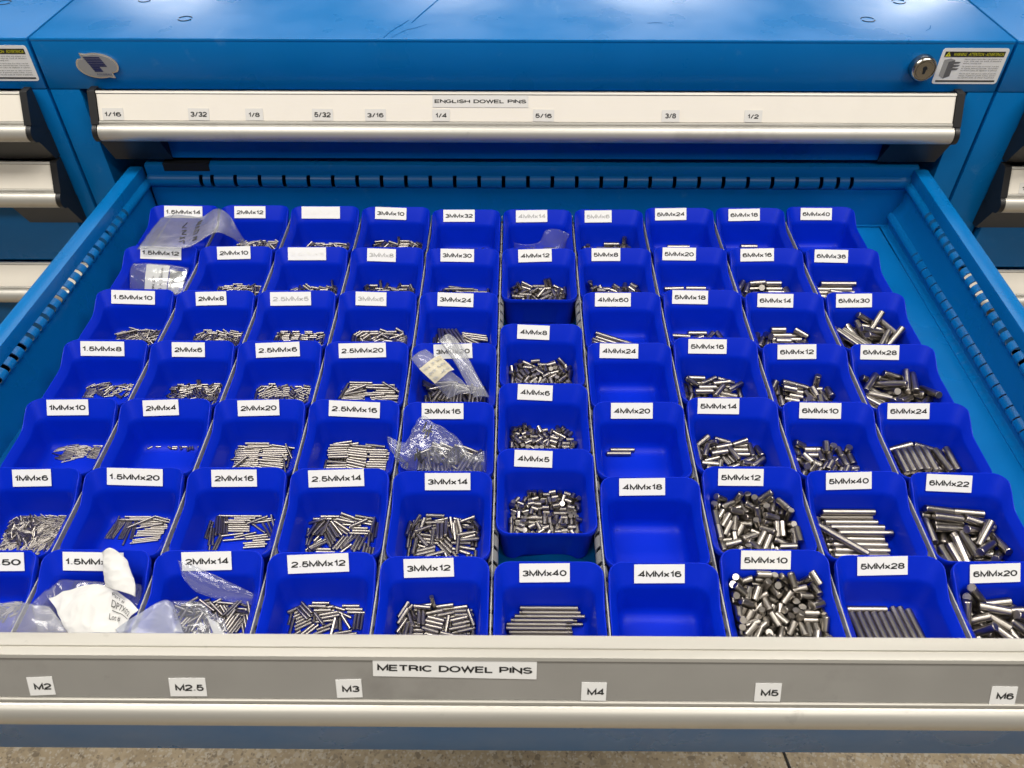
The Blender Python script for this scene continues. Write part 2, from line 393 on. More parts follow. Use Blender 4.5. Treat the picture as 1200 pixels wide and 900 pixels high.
def warning_sign(t, inv, x0):
    """pale safety sticker with a black header band, a drawing of an open cabinet and three small paragraphs"""
    wd, ht = 0.0665, 0.0362
    pts = []
    for cx, cy, a in ((wd / 2 - .003, ht / 2 - .003, 0), (-wd / 2 + .003, ht / 2 - .003, 90), (-wd / 2 + .003, -ht / 2 + .003, 180), (wd / 2 - .003, -ht / 2 + .003, 270)):
        pts += arc(cx, cy, .003, a, a + 90, 4)
    bm = bmesh.new(); add_poly(bm, pts, 0, 0.0003)
    s = link('warning_sticker', finish(bm, 'warning_sticker', M['label']), t, Vector((x0 + wd / 2, YF + 0.0003, 0.1328)) - inv, (R(90), 0, 0))
    bm = bmesh.new(); add_box(bm, -0.030, 0.030, 0.0095, 0.0148, 0.0003, 0.0005); add_box(bm, -0.030, 0.0305, -0.0158, -0.0143, 0.0003, 0.0005)
    link('header_band', finish(bm, 'header_band', M['ink']), s)
    link('lettering', text_mesh('WARNING · ATTENTION · ADVERTENCIA', 0.050, 0.0032, 0.02, 0.15, m=M['yellow'], key='y'), s, (0.004, 0.0121, 0.0007))
    bm = bmesh.new(); add_poly(bm, [(-0.0292, 0.0100), (-0.0238, 0.0100), (-0.0265, 0.0146)], 0.0005, 0.0007)
    link('warning_triangle', finish(bm, 'warning_triangle', M['yellow']), s)
    bm = bmesh.new(); add_poly(bm, [(-0.0269, 0.0110), (-0.0261, 0.0110), (-0.0263, 0.0134), (-0.0267, 0.0134)], 0.0007, 0.0008)
    link('exclamation_mark', finish(bm, 'exclamation_mark', M['ink']), s)
    # pictogram: a tall cabinet seen from a corner with drawers out
    bm = bmesh.new(); add_poly(bm, [(-0.0285, -0.0095), (-0.0235, -0.0125), (-0.0235, 0.0045), (-0.0285, 0.0065)], 0.0003, 0.0005)
    add_poly(bm, [(-0.0285, 0.0066), (-0.0235, 0.0046), (-0.0175, 0.0065), (-0.0225, 0.0080)], 0.0003, 0.0005)
    link('pictogram_side', finish(bm, 'pictogram_side', M['print_grey']), s)
    bm = bmesh.new(); add_poly(bm, [(-0.0234, -0.0125), (-0.0175, -0.0100), (-0.0175, 0.0063), (-0.0234, 0.0044)], 0.0003, 0.0005)
    for k in range(3):
        z = 0.0035 - k * 0.0032
        add_poly(bm, [(-0.0215, z - 0.0016), (-0.0125, z - 0.0004), (-0.0110, z + 0.0010), (-0.0175, z + 0.0012)], 0.0005, 0.0006)
    link('pictogram_drawers', finish(bm, 'pictogram_drawers', M['print_dark']), s)
    for i, line in enumerate(['Never open more than one drawer at a', 'time. Unit may tip. Lock all drawers', 'before moving unit.',
            'Ne jamais ouvrir plus d\'un tiroir à la fois.', 'Le cabinet pourrait basculer. Verrouiller', 'les tiroirs avant de déplacer le cabinet.',
            'Nunca abrir más que un cajón al mismo', 'tiempo. El gabinete podría voltear. Cerrar', 'los cajones antes de mover el gabinete.']):
        wl = 0.0375 * (0.5 if i == 2 else 1.0)
        y = 0.0072 - i * 0.0021 - (i // 3) * 0.0010
        link('lettering', text_mesh(line, wl, 0.0015, 0.01, 0.2), s, (-0.0085 + wl / 2, y, 0.0006))
    return s
warning_sign(main, minv, 0.4418)
warning_sign(left, linv, X0 - 0.0722)

# lock
def lathe(bm, prof, n=28, axis='y'):
    rings = []
    for r, h in prof:
        rings.append([bm.verts.new((r * math.cos(2 * math.pi * i / n), -h, r * math.sin(2 * math.pi * i / n))) for i in range(n)])
    for a, b in zip(rings, rings[1:]):
        for i in range(n):
            j = (i + 1) % n
            bm.faces.new((a[i], a[j], b[j], b[i]))
    bm.faces.new(rings[-1])
bm = bmesh.new(); lathe(bm, [(0.0128, 0), (0.0128, 0.006), (0.0118, 0.0085), (0.0108, 0.0095), (0.0104, 0.0095), (0.0100, 0.0085), (0.0085, 0.0085), (0.0082, 0.0092)])
lk = link('lock', finish(bm, 'lock', M['nickel'], 25), main, Vector((0.4255, YF, 0.1325)) - minv)
bm = bmesh.new()
add_poly(bm, arc(0, 0.0016, 0.0022, -50, 230, 12) + [(-0.0011, -0.0040), (0.0011, -0.0040)], 0, 0.0003)
link('keyhole', finish(bm, 'keyhole', M['dark']), lk, (0, -0.0093, 0), (R(90), 0, 0))

# maker's badge: oval chrome plate with a notch at two corners and a striped slanted emblem
def badge_outline(k):
    pts = []
    for i in range(48):
        a = 2 * math.pi * i / 48
        pts.append((0.0215 * k * math.cos(a), 0.0128 * k * math.sin(a)))
    pts = [p for p in pts if not (-0.018 * k < p[0] < -0.010 * k and p[1] > 0) and not (0.010 * k < p[0] < 0.018 * k and p[1] < 0)]
    out = []
    for i, p in enumerate(pts):
        q = pts[(i + 1) % len(pts)]
        out.append(p)
        if q[1] > 0 and p[1] > 0 and p[0] - q[0] > 0.006 * k: out += [(-0.0145 * k, 0.0128 * k), (-0.0135 * k, 0.0075 * k)]
        if q[1] < 0 and p[1] < 0 and q[0] - p[0] > 0.006 * k: out += [(0.0145 * k, -0.0128 * k), (0.0135 * k, -0.0075 * k)]
    return out
bm = bmesh.new(); add_poly(bm, badge_outline(1.0), 0, 0.0014)
bd = link('badge', finish(bm, 'badge', M['chrome']), main, Vector((-0.4125, YF - 0.0001, 0.1312)) - minv, (R(90), 0, 0))
bm = bmesh.new(); add_poly(bm, badge_outline(0.9), 0.0014, 0.0018)
link('badge_field', finish(bm, 'badge_field', M['badge']), bd)
bm = bmesh.new()
for k in range(9):
    y = 0.0092 - k * 0.0017; h = 0.0011 + 0.00006 * k; xo = -0.0115 + 0.0047 * (k * 0.0017 / 0.0092)
    wdt = 0.0165 if k < 6 else 0.0085
    add_poly(bm, [(xo, y), (xo + wdt, y), (xo + wdt + 0.0005, y - h), (xo + 0.0005, y - h)], 0.0018, 0.0020)
link('emblem', finish(bm, 'emblem', M['navy']), bd)
link('lettering', text_mesh('ROUSSEAU', 0.0145, 0.0019, 0.02, m=M['navy'], key='n'), bd, (0.0045, -0.0086, 0.0021))

# ------------------------------------------------------------------ drawer fronts
TILT = R(28)         # the label face leans back
def drawer_front(t, inv, x0, x1, yf, zt, strip_mat, panel_z, deep):
    c = 0.0078
    dy, dz = -math.sin(TILT), -math.cos(TILT)       # down the slope
    ny, nz = -math.cos(TILT), math.sin(TILT)        # out of the slope
    P = lambda s, h: (yf + dy * s + ny * h, zt + dz * s + nz * h)
    hb = P(0.0480, -0.006)
    # rail: flat top, lip, channel behind the label strip, thin ridge
    prof = [P(-0.0002, 0.0), P(0.0018, 0.0004), P(0.0022, -0.0014), P(0.0286, -0.0014), P(0.0290, 0.0002), P(0.0296, 0.0006), P(0.0312, 0.0006), P(0.0318, 0.0), P(0.0326, -0.0016), P(0.0326, -0.005), (yf + 0.002, P(0.0326, -0.005)[1])]
    if deep:
        yb = -0.5125
        prof = [(yb, zt - 0.010), (yb, zt - 0.0004), (yb - 0.0006, zt + 0.0002), (yf + 0.0062, zt + 0.0002), (yf + 0.0058, zt - 0.0010), (yf + 0.0044, zt - 0.0010), (yf + 0.0040, zt + 0.0002), (yf + 0.0006, zt + 0.0002)] + prof[:-1] + [(yb, P(0.0326, -0.005)[1])]
    else:
        prof = [(yf + 0.002, zt + 0.0002)] + prof
    bm = bmesh.new(); add_prism_x(bm, prof, x0 + c, x1 - c)
    link('front_rail', finish(bm, 'front_rail', M['alu'], 25), t, -inv)
    # label strip, slid into the channel
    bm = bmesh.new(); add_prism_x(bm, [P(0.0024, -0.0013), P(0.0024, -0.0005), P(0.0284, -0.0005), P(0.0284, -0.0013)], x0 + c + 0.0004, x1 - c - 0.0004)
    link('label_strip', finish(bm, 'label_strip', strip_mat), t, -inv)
    # handle: a rolled bar that curls under
    hp = []
    for i in range(17):
        th = R(-62 + 190 * i / 16)
        hp.append(P(0.0398 + 0.0094 * math.sin(th), -0.0052 + 0.0086 * math.cos(th)))
    back = [(yf - 0.004, hp[-1][1] + 0.001), (yf - 0.004, P(0.0335, -0.004)[1])]
    bm = bmesh.new(); add_prism_x(bm, hp + back, x0 + c - 0.0016, x1 - c + 0.0016)
    link('handle', finish(bm, 'handle', M['alu'], 40), t, -inv)
    zb = hp[-1][1]
    for s, xa, xb in ((-1, x0, x0 + c - 0.0004), (1, x1 - c + 0.0004, x1)):
        bm = bmesh.new()
        add_prism_x(bm, [(yf + 0.010, zt + 0.0012), P(-0.0008, 0.0010), P(0.0002, 0.0018), P(0.0325, 0.0018), P(0.0330, 0.0010), P(0.0330, -0.012), (yf + 0.010, P(0.033, -0.012)[1])], xa, xb)
        k = 0.0016
        xa2, xb2 = (xa + 0.0006, xb - k - 0.0004) if s < 0 else (xa + k + 0.0004, xb - 0.0006)
        hq = [P(0.0398 + 0.0098 * math.sin(R(-48 + 178 * i / 14)), -0.0052 + 0.0090 * math.cos(R(-48 + 178 * i / 14))) for i in range(15)]
        add_prism_x(bm, hq + [(yf + 0.004, zb), (yf + 0.004, hq[0][1] - 0.0005)], xa2, xb2)
        link('end_cap', finish(bm, 'end_cap', M['black'], 30), t, -inv)
        # black bracket carrying the handle's end: its front runs back on a slant under the handle
        a, b = (x0 + 0.0012, x0 + 0.0640) if s < 0 else (x1 - 0.0640, x1 - 0.0012)
        bz = max(panel_z - 0.001, zb - 0.032)
        bm = bmesh.new(); add_prism_x(bm, [(hp[-1][0] - 0.0015, zb - 0.0006), (yf + 0.0035, bz), (yf + 0.016, bz), (yf + 0.016, zb - 0.0006)], a, b)
        add_box(bm, (x0 + 0.0015) if s < 0 else (x1 - 0.0085), (x0 + 0.0085) if s < 0 else (x1 - 0.0015), yf + 0.0040, yf + 0.0120, bz + 0.0005, zt - 0.002)
        link('corner_bracket', finish(bm, 'corner_bracket', M['black'], 30), t, -inv)
    bm = bmesh.new(); add_box(bm, x0 + 0.009, x1 - 0.009, yf + 0.0045, yf + 0.0145, panel_z, zt - 0.006, 0.0012)
    if deep: 
        bm.free(); bm = bmesh.new(); add_box(bm, x0 + 0.009, x1 - 0.009, yf + 0.0045, yf + 0.0125, panel_z, P(0.033, 0)[1] - 0.006, 0.0012)
    link('front_panel', finish(bm, 'front_panel', M['paint']), t, -inv)
    return P

def strip_label(t, inv, P, x, s0, s, wd, ht, tw, th, m, roll=0.0, dx=0.0):
    y, z = P(s0, -0.0003)
    l = paper_label(t, s, Vector((x, y, z)) - inv, (0, 0, 0), wd, ht, tw, th, m, dx=dx)
    l.rotation_euler = (Matrix.Rotation(R(90) - TILT, 3, 'X') @ Matrix.Rotation(R(roll), 3, 'Z')).to_euler()
    return l

DX0, DX1 = -0.4262, 0.4738
def closed_drawer(x0, x1, zt, panel_z, label, group='closed drawers of the blue cabinets'):
    t = empty('drawer', ((x0 + x1) / 2, 0.048, panel_z)); inv = Vector(t.location)
    tag(t, label, 'drawer', group)
    P = drawer_front(t, inv, x0, x1, 0.048, zt, M['strip_lit'], panel_z, False)
    bm = bmesh.new(); add_box(bm, x0 + 0.012, x1 - 0.012, 0.0630, 0.66, panel_z + 0.001, panel_z + 0.003); add_box(bm, x0 + 0.012, x0 + 0.014, 0.0630, 0.66, panel_z + 0.0035, zt - 0.01); add_box(bm, x1 - 0.014, x1 - 0.012, 0.0630, 0.66, panel_z + 0.0035, zt - 0.01)
    link('drawer_tray', finish(bm, 'drawer_tray', M['paint']), t, -inv)
    return t, inv, P
eng, einv, eP = closed_drawer(DX0, DX1, 0.1092, 0.0325, 'closed shallow drawer with ENGLISH DOWEL PINS on its cream label strip')
for s, x in (('1/16', -.4030), ('3/32', -.3140), ('1/8', -.2564), ('5/32', -.1857), ('3/16', -.1309), ('1/4', -.0629), ('5/16', .0430), ('3/8', .1742), ('1/2', .2595)):
    n = len(s)
    strip_label(eng, einv, eP, x, 0.0222, s, 0.0182 + 0.0034 * (n - 3), 0.0118, 0.0112 + 0.0058 * (n - 3), 0.0050, 'label_grey', rng.uniform(-.6, .6))
strip_label(eng, einv, eP, -0.0222, 0.0086, 'ENGLISH DOWEL PINS', 0.0985, 0.0118, 0.0945, 0.0046, 'label_grey')

lx1 = -0.4890; lx0 = lx1 - 0.900
closed_drawer(lx0, lx1, 0.1080, 0.0325, 'top closed drawer of the left cabinet, beside the oval badge')
closed_drawer(lx0, lx1, 0.0292, -0.1030, 'second closed drawer down in the left cabinet, just left of the open drawer')
closed_drawer(lx0, lx1, -0.1044, -0.2350, 'third closed drawer down in the left cabinet, half hidden by the open drawer wall')
rx0 = 0.5490; rx1 = rx0 + 0.900
closed_drawer(rx0, rx1, 0.1092, 0.0325, 'top closed drawer of the right cabinet, only its black corner in view')
d2, d2i, d2P = closed_drawer(rx0, rx1, 0.0275, -0.1080, 'second closed drawer of the right cabinet with a small number label at its end')
strip_label(d2, d2i, d2P, rx0 + 0.0300, 0.0222, '1.5', 0.020, 0.0118, 0.0135, 0.0050, 'label_grey')
closed_drawer(rx0, rx1, -0.1096, -0.2400, 'third closed drawer of the right cabinet, cream corner showing past the open drawer')
# the closed drawer below the open one
closed_drawer(DX0, DX1, -0.1130, -0.2640, 'closed drawer under the open metric drawer in the middle cabinet')

# ------------------------------------------------------------------ the open drawer
od = empty('drawer', (0.02, -0.24, -0.052)); oinv = Vector(od.location)
tag(od, 'wide open blue drawer with METRIC DOWEL PINS on its front, filled with bins', 'drawer')

def rib_wall(name, parent, inv, secs, ribs, thick=0.0012, m=None):
    """sheet-metal wall running through stations; each section is a list of (x,y,z) points from top to bottom, and
    ribs = {segment index: (bulge direction, radius, [slot stations as 0..1 positions], slot half width)}; a rib segment
    is rolled into a half round, interrupted by open slots"""
    bm = bmesh.new()
    # stations along the run
    T = {0.0, 1.0}
    for k, (dv, r, slots, hw) in ribs.items():
        for s in slots: T |= {s - hw, s + hw}
    mids = [i / (len(secs) - 1) for i in range(1, len(secs) - 1)]
    T |= set(mids)
    T = sorted(t for t in T if 0 <= t <= 1)
    def at(t, k):
        f = t * (len(secs) - 1); i = min(int(f), len(secs) - 2); f -= i
        return Vector(secs[i][k]).lerp(Vector(secs[i + 1][k]), f)
    nseg = len(secs[0]) - 1
    for k in range(nseg):
        if k not in ribs:
            for a, b in zip(T, T[1:]):
                bm.faces.new([bm.verts.new(p) for p in (at(a, k), at(a, k + 1), at(b, k + 1), at(b, k))])
        else:
            dv, r, slots, hw = ribs[k]; dv = Vector(dv)
            def curve(t):
                p, q = at(t, k), at(t, k + 1); out = []
                for i in range(11):
                    f = i / 10
                    out.append(p.lerp(q, f) + dv * r * (math.sin(math.pi * f) ** 0.75 if 0 < f < 1 else 0))
                return out
            for a, b in zip(T, T[1:]):
                mid = (a + b) / 2
                if any(abs(mid - s) < hw for s in slots): continue
                ca, cb = curve(a), curve(b)
                for i in range(10):
                    bm.faces.new([bm.verts.new(p) for p in (ca[i], ca[i + 1], cb[i + 1], cb[i])])
    bmesh.ops.remove_doubles(bm, verts=bm.verts, dist=1e-5)
    bmesh.ops.recalc_face_normals(bm, faces=bm.faces)
    bmesh.ops.solidify(bm, geom=bm.faces[:], thickness=thick)
    return link(name, finish(bm, name, m or M['paint'], 30), parent, -inv)

def side(xs, xl, s):
    """section points for a side wall; s=+1 right, -1 left (x outward)"""
    secs = []
    for (y, xu, xlo) in zip((0.0515, -0.30, -0.508), xs, xl):
        zt = 0.0225
        secs.append([(xu + s * .0165, y, zt - .010), (xu + s * .0165, y, zt - .0035), (xu + s * .0155, y, zt - .001), (xu + s * .013, y, zt), (xu + s * .003, y, zt), (xu + s * .0005, y, zt - .0008), (xu, y, zt - .003),
                     (xu, y, .0090), (xu, y, -.0030), (xu, y, -.0180), (xlo, y, -.0310), (xlo, y, -.0430), (xlo, y, -.0488), (xlo - s * .009, y, -.0492)])
    return secs
L_ = 0.5595
def st(y): # run fraction with a knee at -.30 (two equal halves in fraction)
    return (0.0515 - y) / 0.3515 * 0.5 if y > -0.30 else 0.5 + (-0.30 - y) / 0.208 * 0.5
slots_u = [st(-0.0165 - 0.0136 * k) for k in range(34)]
slots_l = [st(-0.0310 - 0.0136 * k) for k in range(33)]
hwf = 0.0023 / 0.3515 * 0.5
rib_wall('side_wall', od, oinv, side((.4535, .4440, .4440), (.4470, .4445, .4445), 1), {7: ((-1, 0, 0), 0.0046, slots_u, hwf), 10: ((-1, 0, 0), 0.0046, slots_l, hwf * 0.4)})
rib_wall('side_wall', od, oinv, side((-.3985, -.4150, -.4150), (-.3985, -.4150, -.4150), -1), {7: ((1, 0, 0), 0.0046, slots_u, hwf)})
# back wall
def bw(x):
    y = 0.0530
    return [(x, y + .014, .0240), (x, y + .003, .0240), (x, y + .0008, .0232), (x, y, .0215), (x, y, .0120), (x, y, -.0020), (x, y, -.0240), (x, y, -.0255), (x, y, -.0495), (x, y - 0.004, -.0497)]
bx0, bx1 = -.3965, .4590
bslots = [(-.3366 - bx0) / (bx1 - bx0), (-.3241 - bx0) / (bx1 - bx0)] + [(-.2983 + .0272 * k - bx0) / (bx1 - bx0) for k in range(25)] + [(.3729 - bx0) / (bx1 - bx0), (.3881 - bx0) / (bx1 - bx0)]
rib_wall('back_wall', od, oinv, [bw(bx0), bw(bx1)], {4: ((0, -1, 0), 0.0048, bslots, 0.0021 / (bx1 - bx0))})
bm = bmesh.new(); add_box(bm, -.3755, -.3250, 0.0512, 0.0655, 0.0175, 0.0265)
link('catch_slot', finish(bm, 'catch_slot', M['dark']), od, -oinv)
for x in (-.3807, -.3431):
    bm = bmesh.new(); add_poly(bm, arc(0, 0, 0.0022, 0, 345, 15), 0, 0.0003)
    link('screw_hole', finish(bm, 'screw_hole', M['dark']), od, Vector((x, 0.0523, -0.0030)) - oinv, (R(90), 0, 0))
bm = bmesh.new(); add_box(bm, -.409, .437, -.508, 0.052, -.0525, -.0505)
link('floor_panel', finish(bm, 'floor_panel', M['paint']), od, -oinv)
bm = bmesh.new()
for i in range(5):
    for c in range(9):
        x = (c - 4) * .0762 + .0381; y = -.06 - i * .1008
        add_poly(bm, [(x + a, y + b) for a, b in arc(0, 0, .0022, 0, 330, 11)], -.0504, -.0502)
link('floor_holes', finish(bm, 'floor_holes', M['dark']), od, -oinv)
# front
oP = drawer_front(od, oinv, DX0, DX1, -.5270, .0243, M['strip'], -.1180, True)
for s, x, sl, roll, wd in (('M2', -.2615, .0209, 3.0, .0150), ('M2.5', -.1755, .0210, 0.5, .0215), ('M3', -.0811, .0212, 2.0, .0150), ('M4', .0619, .0222, -1.0, .0146), ('M5', .1634, .0220, 0.0, .0152), ('M6', .3006, .0232, -.5, .0150)):
    strip_label(od, oinv, oP, x, sl, s, wd, .0122, wd - .0048, .0052, 'label', roll, 0.001)
strip_label(od, oinv, oP, -.0191, .0075, 'METRIC DOWEL PINS', .0950, .0118, .0900, .0056, 'label', -0.9)

# ------------------------------------------------------------------ column dividers
PITCH = 0.0762
def make_divider():
    bm = bmesh.new(); add_box(bm, -.0004, .0004, -.5105, .0040, -.0500, -.0085)
    d = link('divider', finish(bm, 'divider', M['galv']))
    secs = []
    for s in (1, -1):
        ys = (0.0, -.5090)
        sec = [[(s * .0007, y, -.0130), (s * .0007, y, -.0270)] for y in ys]
        r = rib_wall('slotted_rib', d, Vector((0, 0, 0)), sec, {0: ((s, 0, 0), 0.0030, [0.012 + k * 0.0249 for k in range(40)], 0.0032)}, 0.0008, M['grey'])
    return d
proto = make_divider()
wd_names = ['first', 'second', 'third', 'fourth', 'fifth', 'sixth', 'seventh', 'eighth', 'ninth']
between = [('1MMx6', '1.5MMx20'), ('1.5MMx20', '2MMx16'), ('2MMx16', '2.5MMx14'), ('2.5MMx14', '3MMx14'), ('3MMx14', '4MMx5'), ('4MMx5', '4MMx18'), ('4MMx18', '5MMx12'), ('5MMx12', '5MMx40'), ('5MMx40', '6MMx22')]
for k in range(9):
    if k == 0: d = proto
    else:
        d = proto.copy(); C.objects.link(d)
        for ch in proto.children:
            cc = ch.copy(); C.objects.link(cc); cc.parent = d
    d.location = ((k - 4) * PITCH, 0, 0)
    tag(d, 'thin grey metal divider between the %s bin and the %s bin' % between[k], 'divider', 'metal dividers between the columns of bins')

# ------------------------------------------------------------------ bins
# BIN MESH START
def bin_S(y):
    t = min(1, max(0, (-y - 0.007) / 0.024)); return -0.0105 * t * t * (3 - 2 * t)
def bin_ring(hw, yb, yf, r, zf, nc=6, ns=9):
    """closed loop of points of a rounded rectangle; zf(x,y) gives the height"""
    pts = []
    cs = [(hw - r, yb - r, 0), (-hw + r, yb - r, 90), (-hw + r, yf + r, 180), (hw - r, yf + r, 270)]
    for i, (cx, cy, a) in enumerate(cs):
        ar = [(cx + r * math.cos(R(a + 90 * k / nc)), cy + r * math.sin(R(a + 90 * k / nc))) for k in range(nc + 1)]
        nx = cs[(i + 1) % 4]; e = (nx[0] + r * math.cos(R(nx[2])), nx[1] + r * math.sin(R(nx[2])))
        pts += ar
        for k in range(1, ns): pts.append((ar[-1][0] + (e[0] - ar[-1][0]) * k / ns, ar[-1][1] + (e[1] - ar[-1][1]) * k / ns))
    return [(x, y, zf(x, y)) for x, y in pts]
def bin_bmesh():
    bm = bmesh.new()
    def foot(x, y):
        return -0.0488 + 0.0055 * max(0, min(1, (0.0215 - abs(x)) / 0.004))
    def mk(z, w): return lambda x, y: z + w * bin_S(y)
    def cav(z, zs, w):   # cavity edge: lower at the back than at the sides
        def f(x, y):
            k = min(1, max(0, (-y - 0.010) / 0.008)); return z * (1 - k) + zs * k + w * bin_S(y)
        return f
    rings = [bin_ring(.0300, -.0075, -.0660, .008, lambda x, y: foot(x, y)),
             bin_ring(.0322, -.0052, -.0682, .009, lambda x, y: foot(x, y) + 0.0022),
             bin_ring(.0353, -.0015, -.0707, .0095, mk(-.0046, 1)),
             bin_ring(.0365, -.0003, -.0722, .0105, mk(-.0044, 1)),
             bin_ring(.0367, -.0001, -.0724, .0107, mk(-.0038, 1)),
             bin_ring(.0366, -.0001, -.0723, .0106, mk(-.0008, 1)),
             bin_ring(.0362, -.0005, -.0719, .0102, mk(-.0001, 1)),
             bin_ring(.0356, -.0011, -.0713, .0097, mk(-.0001, 1)),
             bin_ring(.0351, -.0017, -.0708, .0092, mk(-.0009, 1)),
             bin_ring(.0312, -.0102, -.0690, .0085, cav(-.0112, -.0075, .75)),
             bin_ring(.0307, -.0112, -.0686, .0085, cav(-.0132, -.0095, .7)),
             bin_ring(.0303, -.0120, -.0682, .0085, cav(-.0160, -.0125, .6)),
             bin_ring(.0288, -.0140, -.0665, .0085, lambda x, y: -.0330),
             bin_ring(.0280, -.0149, -.0656, .0080, lambda x, y: -.0362),
             bin_ring(.0266, -.0163, -.0642, .0072, lambda x, y: -.0388),
             bin_ring(.0240, -.0189, -.0616, .0060, lambda x, y: -.0405),
             bin_ring(.0200, -.0229, -.0576, .0050, lambda x, y: -.0410)]
    V = [[bm.verts.new(p) for p in rg] for rg in rings]
    n = len(V[0])
    for a, b in zip(V, V[1:]):
        for i in range(n):
            j = (i + 1) % n; bm.faces.new((a[i], a[j], b[j], b[i]))
    bm.faces.new(V[-1]); bm.faces.new(list(reversed(V[0])))
    return bm
# BIN MESH END
bin_me = finish(bin_bmesh(), 'storage_bin', M['bin'], 40)

LABEL_ANGLE = math.atan2(0.0103, 0.0085)
# column -> rows: (y of the back rim, label x offset in mm, label text, state)
BINS = {
 1: [(.0090, -3.3, '1.5MMx14', ''), (-.0690, -2.3, '1.5MMx12', ''), (-.1425, -4.6, '1.5MMx10', ''), (-.2165, -5.7, '1.5MMx8', ''), (-.2903, -6.1, '1MMx10', ''), (-.3642, -2.4, '1MMx6', ''), (-.4378, 2.0, '1.5x5.50', '')],
 2: [(.0096, -7.2, '2MMx12', ''), (-.0695, -4.2, '2MMx10', ''), (-.1440, -6.4, '2MMx8', ''), (-.2173, -5.9, '2MMx6', ''), (-.2902, -6.4, '2MMx4', ''), (-.3636, -1.8, '1.5MMx20', ''), (-.4368, -4.5, '1.5MMx16', '')],
 3: [(.0084, -6.2, '2.5MMx10', 'blank'), (-.0700, -6.0, '2.5MMx8', 'blank'), (-.1435, -7.4, '2.5MMx5', 'worn'), (-.2170, -3.5, '2.5MMx6', ''), (-.2903, -3.0, '2MMx20', ''), (-.3630, -4.0, '2MMx16', ''), (-.4369, -3.5, '2MMx14', '')],
 4: [(.0072, -6.3, '3MMx10', 'half'), (-.0703, -6.7, '3MMx8', 'worn'), (-.1440, -7.4, '3MMx6', 'worn'), (-.2175, -5.1, '2.5MMx20', ''), (-.2905, -1.1, '2.5MMx16', ''), (-.3634, -3.8, '2.5MMx14', ''), (-.4378, -3.7, '2.5MMx12', '')],
 5: [(.0025, -8.3, '3MMx32', ''), (-.0720, -6.0, '3MMx30', ''), (-.1454, -3.6, '3MMx24', ''), (-.2190, -1.6, '3MMx20', ''), (-.2925, -5.6, '3MMx16', ''), (-.3656, 3.3, '3MMx14', ''), (-.4407, -4.6, '3MMx12', '')],
 6: [(.0031, -6.3, '4MMx14', 'worn'), (-.0715, -3.7, '4MMx12', 'half'), (-.1920, -6.9, '4MMx8', ''), (-.2700, -6.5, '4MMx6', ''), (-.3427, -8.9, '4MMx5', ''), (-.4443, -2.7, '3MMx40', '')],
 7: [(.0037, -10.7, '5MMx6', 'worn'), (-.0699, -8.1, '5MMx8', 'half'), (-.1440, -7.5, '4MMx60', ''), (-.2175, -8.4, '4MMx24', ''), (-.2911, -4.6, '4MMx20', ''), (-.3700, -5.1, '4MMx18', ''), (-.4444, -1.8, '4MMx16', '')],
 8: [(.0077, -8.2, '5MMx24', ''), (-.0680, -10.0, '5MMx20', 'half'), (-.1400, -10.2, '5MMx18', ''), (-.2100, -5.7, '5MMx16', ''), (-.2856, -9.8, '5MMx14', ''), (-.3596, -6.4, '5MMx12', ''), (-.4336, -4.3, '5MMx10', '')],
 9: [(.0083, -4.9, '6MMx18', ''), (-.0688, -7.5, '6MMx16', ''), (-.1432, -6.5, '6MMx14', ''), (-.2176, -4.9, '6MMx12', ''), (-.2900, -4.3, '6MMx10', ''), (-.3632, -3.1, '5MMx40', ''), (-.4379, -2.7, '5MMx28', '')],
 10: [(.0110, -2.6, '6MMx40', 'half'), (-.0690, -9.0, '6MMx36', 'half'), (-.1426, -8.4, '6MMx30', 'half'), (-.2178, -8.7, '6MMx28', 'half'), (-.2905, -9.3, '6MMx24', ''), (-.3644, -5.3, '6MMx22', ''), (-.4422, -4.9, '6MMx20', '')],
}
CONTENT = {'4MMx18': 'empty', '4MMx16': 'empty', '4MMx24': 'empty but for a white scrap', '6MMx40': 'empty', '5MMx10': 'heaped full of short fat steel pins', '5MMx12': 'full', '6MMx30': 'overfilled with long thick steel pins',
    '4MMx20': 'with just two steel pins', '5MMx24': 'with one steel pin', '3MMx32': 'with two long steel pins', '1.5MMx14': 'covered by a clear zip bag', '1.5MMx12': 'holding a small bag with a paper tag', '3MMx20': 'with a rolled bag', '3MMx16': 'holding a crumpled clear bag',
    '1.5MMx16': 'holding paper', '2MMx14': 'with a clear bag and pins', '4MMx14': 'holding a clear bag', '6MMx18': 'nearly bare', '1.5x5.50': 'with a cloudy bag', '4MMx60': 'with four very long steel pins', '3MMx40': 'with long steel pins in a neat stack', '5MMx40': 'with long steel pins in a neat stack'}
jit = random.Random(3)
BINPOS = {}
WHERE = {}
ROWS = ['back row', 'second row from back', 'third row from back', 'middle row', 'third row from front', 'second row from front', 'front row']
COLS = ['leftmost', 'second from left', 'third from left', 'fourth from left', 'fifth from left', 'fifth from right', 'fourth from right', 'third from right', 'second from right', 'rightmost']
